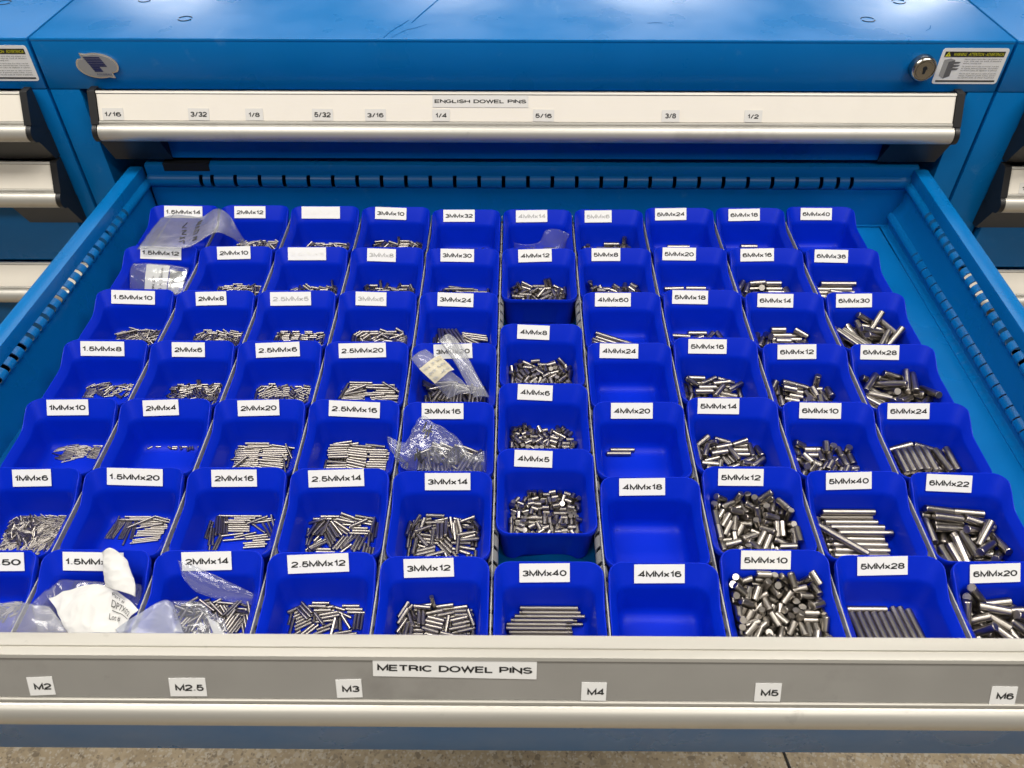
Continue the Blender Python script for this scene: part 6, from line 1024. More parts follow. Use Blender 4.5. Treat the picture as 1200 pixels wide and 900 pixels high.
161,-538,-400,90,9,-150,-298,-372,90,3,160,-290,-376,90,179,-154,-343,-384,80,-177,4,-366,-376,90,-16,28,-191,-356,85,179,-153,-188,-349,89,1,-1,-278,-376,90,-8,166,-378,-398,90,-1,5,-335,-380,86,168,180,-303,-398,90,-1,135,-170,-373,83,178,155,-215,-376,90,-1,-133,-162,-348,81,3,-163,-272,-372,90,4,167,-328,-398,90,-1,-172,-223,-372,90,4,-6,-227,-376,90,-8,-161,-247,-372,90,4,1,-253,-376,90,-8,
-5,-202,-376,90,-8,156,-240,-376,90,-1,-156,-367,-398,90,2,184,-265,-376,90,-1,165,-353,-398,90,-1,-3,-291,-398,90,-8,5,-380,-398,90,-16,-167,-198,-372,90,4,-156,-392,-398,90,2,-251,-390,-398,90,90,-79,-167,-364,81,3,166,-403,-398,90,-1,4,-405,-398,90,-16,-103,-248,-398,90,95,-3,-316,-398,90,-8,-128,-249,-398,90,95,-229,-277,-398,90,96,-156,-248,-398,90,97,180,-278,-398,90,-1,-181,-248,-398,90,97,
60,-174,-388,83,178,-205,-255,-398,90,97,162,-203,-398,90,-1,178,-228,-398,90,-1,-13,-214,-398,90,-8,3,-266,-398,90,-8,165,-428,-398,90,-1,-190,-519,-398,90,118,-168,-508,-398,90,118,-140,-507,-398,90,118,-47,-562,-398,90,143,7,-537,-398,90,164,-13,-188,-398,90,-8,-10,-239,-398,90,-8,180,-253,-398,90,-1,6,-354,-398,90,-16,177,-453,-398,90,-1,3,-431,-398,90,-16,178,-478,-398,90,-1,-5,-507,-398,90,-16,
180,-503,-398,90,-1,7,-458,-398,90,-16,-158,-417,-398,90,2,17,-487,-398,90,-16,166,-532,-398,90,2,-77,-197,-349,77,174,178,-315,-359,84,68,-6,-323,-358,82,90,51,-268,-365,90,93,-126,-277,-365,90,119,232,-339,-365,88,69,224,-277,-365,90,69,170,-196,-367,70,171,100,-347,-365,90,67,-100,-261,-365,90,-61,-221,-329,-385,83,93,125,-366,-365,90,67,-169,-303,-380,79,104,-249,-324,-395,90,90,-200,-211,-363,87,-147,
-14,-169,-362,64,171,22,-269,-363,88,-87,80,-241,-374,74,-87,-28,-269,-377,77,142,-121,-370,-395,90,96,149,-264,-374,74,138,-31,-359,-395,90,102,-189,-360,-395,90,96,108,-172,-371,72,174,-154,-424,-379,79,110,50,-368,-395,90,141,-93,-354,-395,90,96,-81,-169,-362,64,171,174,-218,-395,90,159,253,-440,-384,82,87,-46,-430,-395,90,-78,-88,-244,-395,90,29,153,-306,-395,90,136,233,-372,-395,90,82,153,-372,-395,90,123,
17,-441,-395,90,102,140,-407,-395,90,123,-180,-224,-395,90,4,40,-280,-395,90,134,-153,-192,-395,90,4,68,-468,-395,90,112,171,-249,-395,90,159,50,-247,-395,90,134,7,-542,-395,90,-16,-191,-472,-395,90,-46,-46,-558,-395,90,-16,-197,-508,-395,90,134,124,-507,-395,90,93,259,-380,-343,16,-1,-123,-347,-351,88,-152,-149,-171,-351,18,108,-21,-198,-355,74,116,92,-338,-355,90,-23,-200,-335,-355,90,130,38,-372,-351,88,-107,
195,-324,-390,90,0,-235,-200,-342,57,-141,-258,-390,-352,90,90,-105,-187,-360,77,-81,-71,-249,-390,90,176,-12,-354,-357,52,157,-254,-252,-363,76,-94,169,-178,-374,33,28,131,-184,-357,70,-88,92,-289,-359,74,173,71,-199,-390,90,-115,175,-244,-390,90,142,231,-225,-390,90,-131,230,-280,-390,90,-179,29,-236,-390,90,128,137,-354,-390,90,71,-188,-178,-375,18,102,152,-290,-390,90,52,200,-199,-390,90,49,-165,-377,-380,0,0,
191,-365,-390,90,178,-7,-256,-390,90,128,-77,-329,-380,0,-180,125,-210,-390,90,144,82,-356,-390,90,-23,-121,-244,-380,0,180,-147,-212,-390,90,-158,-213,-351,-390,90,-50,-254,-324,-364,61,-100,18,-181,-385,79,4,-40,-198,-390,90,86,-155,-305,-368,60,-79,-169,-262,-390,90,-169,-80,-198,-390,90,86,-124,-393,-380,0,0,-217,-215,-390,90,157,-40,-294,-390,90,-142,-90,-369,-390,90,140,-9,-398,-380,0,0,-52,-401,-380,0,0,
-228,-267,-390,90,-106,116,-253,-390,90,-36,9,-307,-390,90,38,245,-330,-390,90,90,60,-275,-390,90,-142,66,-393,-390,90,-23,-105,-286,-390,90,-4,-38,-347,-390,90,-136,240,-390,-390,90,-91,-190,-410,-390,90,-50,128,-403,-390,90,-19,181,-416,-390,90,83,26,-359,-390,90,67,-245,-397,-390,90,90,-131,-340,-390,90,-130,-185,-322,-390,90,130,95,-318,-390,90,-23,-214,-443,-380,0,0,-18,-441,-390,90,145,22,-544,-390,90,-16,
163,-465,-380,0,0,74,-485,-390,90,-40,-86,-425,-390,90,140,124,-455,-390,90,71,-89,-489,-390,90,145,36,-423,-390,90,-23,-151,-522,-390,90,-175,169,-532,-390,90,127,230,-440,-390,90,179,-132,-439,-390,90,140,-156,-603,-380,0,-180,205,-490,-390,90,-90,67,-568,-390,90,-108,14,-501,-390,90,-16,27,-463,-380,0,-180,-160,-467,-390,90,140,245,-490,-390,90,-90,-140,-561,-390,90,-175,-200,-486,-380,0,0,86,-443,-380,0,0,
111,-519,-390,90,50,-80,-558,-390,90,-62,116,-573,-380,0,180,220,-555,-390,90,68,-241,-490,-390,90,81,-39,-524,-390,90,-32,-45,-471,-390,90,145,-136,-223,-390,90,0,-102,-183,-390,90,0,-82,-305,-336,87,9,35,-322,-339,88,-68,107,-194,-336,88,22,-182,-426,-339,86,178,211,-415,-335,90,37,-188,-287,-335,90,71,-37,-240,-336,89,-165,-205,-196,-321,67,33,253,-283,-350,74,-84,200,-238,-385,90,94,-34,-336,-385,90,117,
103,-236,-385,90,0,-140,-203,-335,50,-23,-36,-173,-342,73,175,144,-406,-362,69,-174,-145,-338,-385,90,18,107,-286,-385,90,0,10,-314,-385,90,117,-260,-329,-324,77,93,7,-424,-385,90,23,133,-361,-385,90,24,234,-379,-385,90,96,-92,-423,-385,90,-105,-117,-216,-385,90,27,101,-186,-385,90,180,-204,-256,-385,90,114,-190,-408,-385,90,9,-148,-501,-335,90,156,143,-455,-385,90,-17,-37,-495,-360,68,157,-62,-244,-385,90,27,
-245,-319,-371,78,95,-46,-544,-385,90,-24,-198,-495,-385,90,-138,-180,-546,-385,90,-138,89,-498,-385,90,-28,242,-522,-385,90,90,-121,-621,-385,90,0,93,-557,-385,90,-28,-114,-586,-349,88,-178,40,-620,-385,90,1,192,-569,-385,90,90,38,-210,-323,80,80,-172,-180,-325,61,178,-146,-325,-328,72,134,16,-406,-329,89,55,236,-296,-380,90,93,-174,-380,-355,50,-83,176,-317,-380,90,95,-4,-270,-380,90,90,95,-352,-353,42,162,
-79,-190,-380,90,0,223,-216,-360,0,0,163,-218,-380,90,-85,101,-198,-360,0,0,-116,-399,-380,90,52,-191,-218,-380,90,97,-84,-250,-380,90,0,-69,-334,-380,90,-36,62,-274,-380,90,82,131,-461,-331,90,-123,210,-395,-380,90,5,-2,-378,-380,90,54,-196,-299,-380,90,-173,-206,-474,-380,90,61,21,-190,-380,90,180,46,-418,-380,90,57,-77,-447,-380,90,-128,100,-445,-380,90,57,-242,-385,-369,77,-94,238,-475,-380,90,-90,
-11,-519,-329,62,120,-230,-552,-360,0,180,-2,-587,-380,90,-150,130,-586,-380,90,124,-48,-520,-380,90,-119,48,-514,-380,90,149,51,-623,-359,61,-171,-150,-572,-380,90,152,156,-487,-380,90,-124,-135,-511,-380,90,151,209,-558,-380,90,-26,175,-344,-320,90,101,-161,-357,-320,90,93,253,-332,-320,90,-88,17,-330,-320,90,93,-102,-346,-320,90,93,78,-338,-320,90,93,-43,-334,-320,90,93,-130,-197,-339,81,12,116,-191,-352,76,171,
139,-377,-380,90,-16,-96,-423,-380,90,21,135,-314,-380,90,-16,130,-250,-380,90,-16,-100,-360,-380,90,21,-104,-298,-380,90,21,142,-442,-380,90,-16,-129,-500,-380,90,21,-109,-236,-380,90,21,130,-501,-380,90,-16,-121,-561,-380,90,21,122,-561,-380,90,-16,-248,-384,-350,84,92,-206,-417,-395,89,-143,29,-418,-395,90,64,99,-441,-405,90,87,46,-213,-387,82,-162,70,-420,-400,80,-127,38,-337,-396,89,-130,-209,-294,-390,82,25,
-172,-338,-395,90,-111,-121,-364,-395,80,126,-4,-247,-385,87,47,124,-387,-396,90,75,10,-426,-395,89,57,69,-461,-405,90,44,117,-248,-384,89,67,90,-320,-395,90,8,88,-381,-395,90,39,48,-260,-388,74,-135,-13,-274,-388,87,-131,-151,-268,-386,80,58,80,-261,-385,90,-111,-146,-439,-405,90,58,79,-341,-400,81,-139,-208,-376,-401,82,-159,-74,-316,-391,76,-177,11,-305,-393,86,-138,0,-272,-392,84,47,-243,-196,-384,87,45,
-63,-178,-380,77,-155,-249,-238,-392,84,-117,48,-164,-380,78,176,-249,-213,-391,64,-123,14,-209,-384,87,30,-116,-242,-384,70,68,-195,-336,-393,71,106,-172,-241,-386,89,-168,-87,-388,-395,90,132,122,-164,-380,87,179,-103,-230,-386,90,94,126,-434,-405,90,69,51,-238,-385,86,175,-20,-191,-381,82,7,-29,-233,-383,82,6,-171,-423,-405,90,-122,35,-383,-395,90,36,70,-432,-405,90,44,6,-323,-397,73,21,65,-186,-388,82,-140,
-44,-423,-398,76,126,10,-358,-396,89,86,-29,-331,-396,71,99,111,-199,-388,70,174,-152,-431,-405,90,58,121,-268,-385,87,58,-8,-415,-395,90,-120,-131,-195,-382,85,129,-204,-348,-394,90,-57,-203,-206,-386,87,146,-210,-355,-393,88,-57,-77,-240,-386,88,-54,116,-192,-383,63,-178,-100,-281,-393,85,-15,68,-448,-405,90,44,-150,-402,-395,90,-3,19,-165,-384,78,176,34,-459,-405,90,74,-37,-344,-397,74,100,-52,-270,-393,76,80,
-72,-435,-405,90,67,-194,-440,-405,90,57,-108,-290,-395,70,-179,-102,-339,-395,90,151,-132,-443,-405,90,51,-90,-274,-390,78,-16,-138,-285,-392,63,55,115,-383,-396,90,-106,-14,-369,-397,89,-119,-110,-316,-395,89,-19,-171,-383,-399,79,2,-116,-343,-395,90,151,-19,-403,-397,74,70,-236,-286,-392,80,-111,-154,-307,-395,89,-35,-142,-273,-387,74,57,74,-380,-395,89,39,-42,-208,-381,85,151,-4,-428,-395,90,-120,-20,-323,-394,88,-79,
-159,-423,-405,90,58,25,-430,-405,90,32,6,-295,-393,82,48,-17,-454,-405,90,-2,-235,-357,-399,78,-142,-60,-456,-405,90,67,-44,-384,-396,72,-91,-212,-447,-405,90,55,-152,-195,-391,80,-37,-146,-360,-396,89,-56,-218,-269,-394,74,85,-187,-297,-394,68,-98,66,-226,-385,90,-179,-107,-406,-397,89,130,-42,-184,-382,81,6,-154,-227,-386,89,-168,83,-297,-395,90,-1,-23,-166,-387,50,165,-76,-384,-398,76,135,32,-373,-397,74,43,
-57,-215,-391,62,-136,80,-307,-395,90,-1,68,-372,-396,89,-142,-103,-300,-393,79,-175,-227,-348,-389,77,111,-184,-195,-385,65,115,-200,-188,-383,82,-55,128,-172,-387,87,-11,54,-275,-396,87,-126,97,-243,-385,89,69,-216,-207,-395,87,134,-195,-413,-405,90,24,-92,-333,-397,74,-21,-49,-406,-405,90,66,-106,-398,-405,90,131,-231,-393,-405,90,16,-42,-268,-395,90,79,-141,-350,-399,78,118,-79,-363,-405,90,127,-195,-319,-400,79,27,
-173,-346,-405,90,122,126,-324,-395,90,14,-213,-224,-396,89,134,-254,-280,-395,84,-103,-117,-179,-381,29,98,-102,-187,-387,74,117,37,-317,-399,77,-124,-244,-278,-392,66,-107,-234,-330,-395,90,48,20,-179,-388,77,-180,36,-412,-405,90,32,-54,-338,-390,79,-30,144,-361,-390,78,147,-209,-275,-395,69,85,-98,-446,-405,90,104,-46,-365,-392,80,-35,142,-302,-385,88,145,119,-424,-405,90,69,-147,-210,-395,69,-171,-211,-241,-395,89,-46,
-180,-186,-391,79,140,86,-268,-395,90,42,110,-273,-395,90,29,-63,-268,-395,88,-95,105,-209,-388,82,-13,122,-346,-395,90,14,-77,-224,-389,61,111,-81,-187,-385,90,127,4,-282,-394,88,48,-176,-278,-395,69,149,107,-246,-384,85,-112,-16,-219,-393,69,55,47,-491,-405,90,-170,20,-466,-405,90,71,-31,-249,-388,53,-146,37,-294,-405,90,41,102,-370,-405,90,75,-8,-393,-401,81,75,20,-282,-400,81,27,-169,-393,-400,80,2,
44,-237,-394,88,-130,40,-189,-390,59,21,-229,-403,-405,90,16,-235,-427,-400,79,38,-161,-166,-386,89,0,-72,-173,-386,62,152,-35,-220,-393,84,56,140,-279,-391,80,30,-60,-343,-398,75,-34,-104,-460,-405,90,104,144,-185,-383,82,-10,-112,-195,-386,45,8,-66,-362,-405,90,127,85,-215,-388,54,-12,-79,-276,-398,76,119,94,-364,-405,90,75,-128,-390,-405,90,130,146,-298,-395,90,36,64,-411,-405,90,62,-240,-321,-398,77,-135,
-81,-243,-395,83,-74,-231,-456,-405,90,56,-160,-259,-394,88,164,-197,-197,-395,69,148,-233,-445,-395,90,4,-33,-282,-395,90,75,-133,-183,-389,55,62,127,-459,-405,90,68,-100,-219,-396,89,105,40,-225,-399,77,-127,-137,-395,-405,90,130,-77,-213,-394,68,123,-75,-307,-395,80,-175,132,-333,-395,90,14,-182,-351,-405,90,122,-220,-356,-405,90,35,-73,-461,-405,90,-113,-82,-317,-405,90,-25,39,-347,-405,90,33,-39,-188,-398,76,-142,
118,-391,-405,90,74,-121,-342,-405,90,112,-83,-392,-405,90,103,-143,-243,-395,69,30,-155,-273,-397,78,160,17,-223,-399,79,-124,-145,-175,-390,78,-167,160,-232,-389,76,-177,47,-501,-405,90,-170,162,-209,-387,87,-150,-244,-305,-399,78,-127,-233,-255,-391,61,-48,83,-190,-387,72,19,160,-253,-387,89,-154,-231,-414,-405,90,16,50,-391,-405,90,32,-250,-360,-405,90,78,-161,-308,-405,90,122,30,-287,-405,90,41,-164,-341,-405,90,122,
-204,-474,-405,90,57,-9,-182,-398,77,27,155,-189,-392,82,-132,150,-372,-405,90,47,74,-334,-405,90,46,96,-227,-395,90,169,-222,-370,-405,90,35,-117,-231,-395,87,105,38,-358,-400,81,37,152,-354,-405,90,47,-240,-233,-405,90,126,-201,-296,-399,77,-107,153,-246,-396,86,-171,153,-263,-395,90,24,-106,-234,-396,89,105,10,-221,-391,85,-137,-197,-187,-399,78,153,28,-393,-405,90,32,113,-330,-405,90,122,-49,-252,-405,90,6,
-167,-220,-405,90,82,68,-278,-405,90,72,90,-302,-405,90,45,3,-312,-405,90,-39,-20,-390,-405,90,60,-43,-216,-399,77,-143,66,-247,-405,90,32,-117,-180,-405,90,17,-39,-337,-405,90,49,-241,-452,-405,90,56,-4,-196,-405,90,64,-142,-242,-405,90,97,-100,-364,-405,90,103,-134,-336,-405,90,-68,156,-235,-398,75,-174,5,-364,-405,90,84,98,-269,-399,79,38,120,-322,-405,90,122,-167,-318,-405,90,122,-163,-225,-395,90,14,
-153,-233,-395,90,14,-27,-219,-401,81,52,44,-170,-400,80,3,36,-329,-405,90,45,-77,-309,-405,90,-25,90,-236,-395,89,169,-233,-226,-405,90,126,41,-205,-395,90,55,-82,-190,-395,90,127,76,-303,-405,90,45,-258,-242,-400,80,93,-20,-184,-390,87,-13,148,-285,-395,90,36,110,-183,-394,67,152,-1,-423,-405,90,32,-63,-179,-405,90,9,140,-246,-405,90,65,-87,-257,-405,90,-114,235,-403,-405,90,-40,-16,-361,-405,90,62,
243,-336,-405,90,-63,120,-282,-405,90,100,176,-265,-405,90,60,162,-387,-405,90,47,87,-199,-405,90,-30,-219,-228,-405,90,126,-125,-262,-405,90,-74,99,-222,-405,90,-4,63,-361,-405,90,27,230,-254,-405,90,-2,11,-269,-405,90,6,-158,-472,-405,90,-15,197,-344,-405,90,-37,206,-392,-405,90,-48,51,-178,-405,90,12,-155,-207,-405,90,82,144,-302,-405,90,100,230,-294,-405,90,-2,-211,-205,-405,90,-45,169,-435,-405,90,23,
-34,-275,-405,90,-25,181,-276,-405,90,60,-136,-290,-405,90,-28,199,-190,-405,90,-17,-110,-240,-405,90,-74,223,-470,-405,90,-90,141,-207,-405,90,77,-6,-252,-405,90,33,228,-328,-405,90,-63,-190,-180,-405,90,168,180,-193,-400,80,-9,-230,-274,-405,90,-173,155,-336,-405,90,47,38,-210,-405,90,55,-212,-316,-405,90,27,-115,-313,-405,90,-26,3,-205,-405,90,64,-152,-172,-405,90,0,152,-293,-405,90,100,40,-235,-405,90,31,
178,-202,-405,90,-2,230,-284,-405,90,-2,-189,-262,-405,90,170,-57,-276,-405,90,-25,-98,-211,-405,90,-74,-67,-213,-405,90,-52,104,-252,-405,90,38,-198,-233,-405,90,133,154,-172,-405,90,0,164,-448,-405,90,23,223,-234,-405,90,-2,111,-180,-405,90,-9,-256,-312,-405,90,90,240,-457,-405,90,78,-117,-254,-405,90,-74,84,-207,-400,81,-25,97,-197,-398,86,-34,230,-383,-398,76,-144,192,-223,-405,90,-2,-38,-313,-405,90,59,
225,-244,-405,90,-2,230,-264,-405,90,-2,232,-302,-399,78,166,218,-251,-395,90,36,211,-213,-405,90,-2,109,-193,-400,80,143,213,-204,-394,87,57,-209,-200,-396,90,135,8,-261,-400,81,-169,-70,-189,-397,75,124,4,-209,-395,89,-126,203,-336,-405,90,-37,225,-421,-399,79,26,134,-306,-405,90,100,156,-224,-395,90,9,218,-435,-405,90,32,207,-180,-400,80,157,-197,-204,-405,90,-45,-95,-192,-399,78,124,-104,-226,-405,90,-74,
228,-231,-392,83,36,-57,-170,-399,82,3,210,-317,-398,77,-21,221,-369,-400,80,-157,110,-382,-405,90,75,2,-228,-400,81,-123,165,-414,-405,90,47,166,-469,-405,90,43,245,-315,-395,69,116,151,-215,-397,82,-172,192,-229,-386,73,-85,178,-299,-400,81,-128,228,-219,-394,87,35,159,-406,-405,90,47,-9,-485,-405,90,-48,189,-405,-399,79,45,47,-251,-397,75,-134,164,-166,-388,75,5,122,-176,-396,86,-13,187,-259,-395,90,72,
253,-456,-405,90,84,249,-230,-396,72,-83,230,-274,-405,90,-2,157,-378,-405,90,47,169,-324,-386,87,54,199,-355,-398,76,-20,81,-258,-397,74,-138,237,-402,-395,84,-143,228,-348,-395,90,-21,234,-279,-395,90,-17,190,-334,-391,84,49,174,-338,-395,88,47,-182,-169,-395,89,0,259,-241,-398,77,-86,174,-296,-389,77,27,195,-183,-390,85,16,192,-433,-395,90,-16,235,-391,-397,74,-144,225,-265,-390,79,-178,228,-336,-396,72,-28,
230,-284,-385,89,-145,-27,-483,-405,90,136,193,-471,-405,90,43,-227,-491,-405,90,61,231,-288,-395,90,-17,-166,-480,-405,90,165,183,-308,-395,87,54,174,-476,-405,90,43,138,-480,-405,90,-139,221,-212,-393,66,-140,176,-371,-394,67,129,214,-308,-396,71,-22,-243,-499,-405,90,63,-19,-224,-380,85,27,60,-333,-402,90,3,53,-389,-402,90,9,48,-253,-390,83,9,-207,-263,-388,90,-88,-99,-199,-388,90,0,-171,-267,-402,90,77,
70,-287,-402,90,3,60,-358,-402,90,9,-95,-323,-402,90,-91,73,-317,-402,90,3,64,-372,-402,90,9,73,-302,-402,90,3,49,-231,-394,87,2,-23,-184,-388,90,-180,-142,-268,-402,90,86,-127,-268,-402,90,86,-112,-268,-402,90,86,-58,-267,-402,90,97,-186,-266,-402,90,77,-73,-267,-402,90,-83,119,-269,-402,90,-177,163,-212,-390,83,170,-64,-169,-388,90,0,164,-192,-388,87,165,160,-251,-402,90,4,-233,-267,-402,90,77,
-202,-266,-402,90,77,78,-241,-402,90,4,-217,-266,-402,90,77,58,-219,-402,90,0,73,-189,-402,90,0,63,-204,-402,90,0,63,-174,-402,90,0,-68,-229,-380,90,180,124,-438,-400,90,5,-25,-295,-400,90,0,-41,-373,-400,90,-173,95,-205,-380,90,-153,-66,-328,-400,90,9,32,-330,-400,90,17,126,-356,-400,90,9,-227,-348,-391,83,96,-258,-293,-384,90,-90,-177,-259,-381,89,-77,115,-399,-400,90,5,115,-337,-400,90,9,
133,-417,-400,90,5,-200,-249,-383,90,-77,-207,-348,-400,90,103,-2,-189,-381,90,0,41,-169,-381,90,0,112,-264,-400,90,-35,-36,-209,-381,90,0,-34,-255,-400,90,0,-29,-275,-400,90,0,183,-285,-400,90,-54,-39,-235,-400,90,0,153,-203,-400,90,10,-125,-169,-380,89,180,-149,-247,-400,90,103,180,-373,-400,90,5,-150,-430,-400,90,-98,-167,-407,-400,90,82,-129,-247,-400,90,103,-170,-247,-400,90,103,224,-236,-387,81,112,
215,-282,-400,90,-61,-246,-293,-400,90,89,115,-189,-400,90,10,-207,-264,-400,90,103,-194,-505,-400,90,-78,-190,-247,-400,90,103,-1,-175,-400,90,0,-48,-195,-400,90,0,-43,-215,-400,90,0,110,-229,-372,90,-150,-160,-434,-377,73,-136,65,-385,-387,81,-122,-184,-274,-372,87,-118,34,-169,-371,67,172,-6,-254,-386,80,149,-47,-274,-381,76,132,8,-209,-373,89,168,-200,-218,-364,72,7,-21,-393,-398,90,63,-232,-303,-366,81,-107,
221,-251,-373,88,85,159,-393,-398,90,-106,108,-391,-398,90,74,-138,-278,-373,89,-105,-79,-333,-377,88,122,146,-171,-377,79,177,6,-395,-398,90,63,-68,-299,-376,90,123,-102,-373,-398,90,-61,128,-410,-398,90,-106,121,-308,-398,90,178,140,-284,-398,90,-2,207,-369,-398,90,-87,-114,-170,-373,90,180,252,-282,-393,86,-89,-228,-374,-385,79,-96,-173,-413,-383,78,-136,112,-258,-398,90,-2,-13,-277,-398,90,-38,31,-459,-398,90,-133,
-86,-350,-398,90,-61,-135,-451,-398,90,-1,229,-315,-398,90,-87,-168,-194,-372,90,0,38,-387,-398,90,63,29,-190,-384,79,165,-162,-279,-384,79,-115,-166,-323,-398,90,54,168,-217,-398,90,167,-255,-353,-385,80,93,179,-468,-398,90,86,-99,-477,-398,90,-1,58,-230,-398,90,-3,-202,-411,-398,90,47,171,-192,-398,90,167,226,-509,-392,86,88,-59,-291,-398,90,123,-68,-202,-398,90,0,251,-509,-398,90,-90,201,-510,-398,90,-94,
-198,-236,-398,90,74,-180,-510,-398,90,131,-97,-177,-398,90,0,-83,-300,-398,90,-57,-199,-527,-398,90,131,-225,-236,-398,90,73,-179,-259,-398,90,74,-53,-601,-398,90,9,100,-565,-398,90,13,93,-495,-398,90,-177,53,-548,-398,90,18,-14,-543,-398,90,18,-90,-511,-398,90,172,105,-590,-398,90,-167,-145,-595,-398,90,22,200,-357,-365,90,6,-154,-271,-353,76,-146,-71,-161,-336,88,179,-205,-418,-365,89,85,174,-303,-364,88,-166,
-78,-344,-362,84,86,81,-288,-365,75,99,-217,-217,-348,53,47,112,-406,-364,89,88,-152,-367,-365,90,-52,-120,-478,-365,90,17,-15,-287,-365,90,92,24,-406,-395,90,130,174,-413,-395,90,-11,-45,-288,-364,89,-88,-46,-487,-365,90,-161,14,-255,-365,90,-88,-118,-446,-365,90,17,-72,-204,-365,90,3,-258,-368,-367,90,-90,-263,-279,-340,81,-96,166,-191,-346,72,11,139,-443,-395,90,-20,121,-254,-362,59,109,-210,-278,-366,88,-106,
171,-244,-371,69,-18,24,-359,-395,90,-50,134,-369,-395,90,-180,-169,-243,-365,63,71,46,-296,-378,75,-72,236,-220,-350,74,-58,13,-440,-395,90,130,175,-331,-377,74,7,59,-227,-378,75,102,-102,-310,-386,82,178,-97,-339,-395,90,-5,254,-270,-364,69,-79,-169,-183,-365,89,11,-249,-481,-395,90,90,-103,-368,-395,90,-5,-42,-174,-378,76,5,135,-174,-379,76,176,249,-340,-395,90,90,-246,-340,-395,90,-88,-119,-414,-395,90,-20,
95,-257,-380,77,102,248,-511,-395,90,91,219,-331,-395,90,-90,16,-303,-395,90,-50,-128,-230,-395,90,-55,122,-509,-395,90,-55,122,-196,-395,90,-15,-196,-476,-395,90,70,-26,-227,-395,90,-167,-165,-230,-395,90,-55,54,-540,-382,79,114,195,-244,-395,90,66,-200,-386,-395,90,-106,-22,-195,-395,90,-167,218,-546,-395,90,91,-219,-268,-395,90,-88,-74,-463,-395,90,-17,188,-551,-395,90,-89,-108,-484,-395,90,-17,16,-551,-395,90,93,
107,-545,-395,90,-52,-40,-574,-381,78,85,-13,-568,-395,90,-87,-118,-513,-395,90,-17,-180,-557,-395,90,11,-128,-615,-380,78,-160,-232,-582,-369,67,124,105,-624,-395,90,-180,-128,-581,-395,90,18,253,-409,-351,72,-180,-199,-369,-350,68,87,-157,-425,-353,67,-16,-116,-169,-346,18,107,-244,-278,-356,75,-33,-51,-465,-354,57,120,-167,-276,-371,56,-11,-99,-470,-354,76,21,220,-199,-340,90,66,-31,-169,-345,18,72,132,-452,-369,62,-155,
-49,-260,-354,86,-8,205,-294,-350,90,167,259,-305,-349,86,-89,-258,-432,-352,89,-90,-83,-392,-353,89,-173,-103,-344,-350,90,78,65,-164,-330,77,4,-196,-502,-355,82,157,40,-228,-353,85,102,5,-294,-355,88,-177,91,-276,-351,81,8,187,-234,-350,88,-24,-170,-468,-352,81,-31,120,-169,-347,17,90,5,-480,-361,77,14,-105,-260,-350,90,-168,203,-478,-356,88,178,-1,-408,-390,90,90,73,-418,-359,60,-107,-68,-212,-351,75,8,
46,-352,-376,51,1,180,-173,-338,85,162,-36,-518,-355,90,36,15,-171,-352,90,-180,150,-205,-356,64,69,-76,-169,-345,18,108,57,-278,-390,90,90,143,-244,-379,26,-122,-152,-195,-390,90,66,258,-223,-340,26,-27,-145,-513,-353,33,-134,39,-398,-390,90,91,85,-236,-347,32,-166,91,-323,-390,90,0,-41,-322,-390,90,90,205,-411,-390,90,91,-79,-303,-357,73,168,-256,-483,-359,87,-91,99,-521,-355,90,1,165,-408,-390,90,-89,
-1,-358,-390,90,90,-148,-307,-390,90,19,248,-259,-356,64,177,-215,-195,-390,90,53,141,-323,-390,90,0,142,-283,-390,90,180,148,-363,-390,90,0,79,-196,-351,89,-167,186,-328,-385,0,180,225,-337,-385,0,-180,89,-456,-390,90,91,198,-366,-385,0,-180,49,-447,-390,90,-89,117,-407,-390,90,69,-46,-367,-390,90,0,-16,-227,-385,0,0,144,-485,-390,90,4,-258,-533,-352,89,-90,12,-313,-390,90,0,-98,-411,-390,90,172,
-181,-231,-390,90,156,-46,-407,-390,90,-180,245,-469,-390,90,91,-240,-347,-385,0,180,-233,-306,-390,90,156,245,-419,-390,90,91,-142,-347,-385,0,0,-3,-183,-390,90,0,97,-278,-390,90,90,204,-532,-356,68,123,-240,-387,-385,0,0,-211,-267,-390,90,66,86,-373,-390,90,72,-205,-440,-385,0,0,25,-532,-360,65,58,-240,-233,-385,0,180,49,-497,-390,90,-89,24,-228,-390,90,90,-197,-401,-390,90,-8,-191,-321,-385,0,0,
-135,-255,-390,90,149,-42,-277,-390,90,-180,240,-374,-385,0,0,234,-297,-390,90,180,240,-514,-385,0,0,187,-283,-390,90,90,-231,-484,-390,90,84,-211,-552,-350,87,-71,-150,-442,-390,90,60,-146,-387,-385,0,-180,-110,-223,-385,0,0,-193,-361,-390,90,172,-99,-452,-390,90,172,196,-456,-390,90,-179,-99,-371,-390,90,172,144,-525,-385,0,0,257,-549,-355,28,52,-129,-493,-390,90,136,187,-233,-390,90,-90,-94,-331,-390,90,-8,
196,-498,-390,90,-5,227,-252,-390,90,90,-82,-521,-390,90,126,-244,-432,-390,90,88,104,-228,-390,90,90,-98,-183,-390,90,0,-2,-518,-390,90,36,64,-228,-390,90,90,97,-183,-390,90,180,-97,-280,-390,90,59,-46,-447,-390,90,-180,147,-183,-390,90,-180,-53,-192,-389,89,-90,-61,-237,-390,90,-180,-185,-483,-390,90,-7,95,-501,-390,90,-179,227,-207,-385,0,0,4,-453,-390,90,0,47,-183,-390,90,0,-101,-550,-358,56,-144,
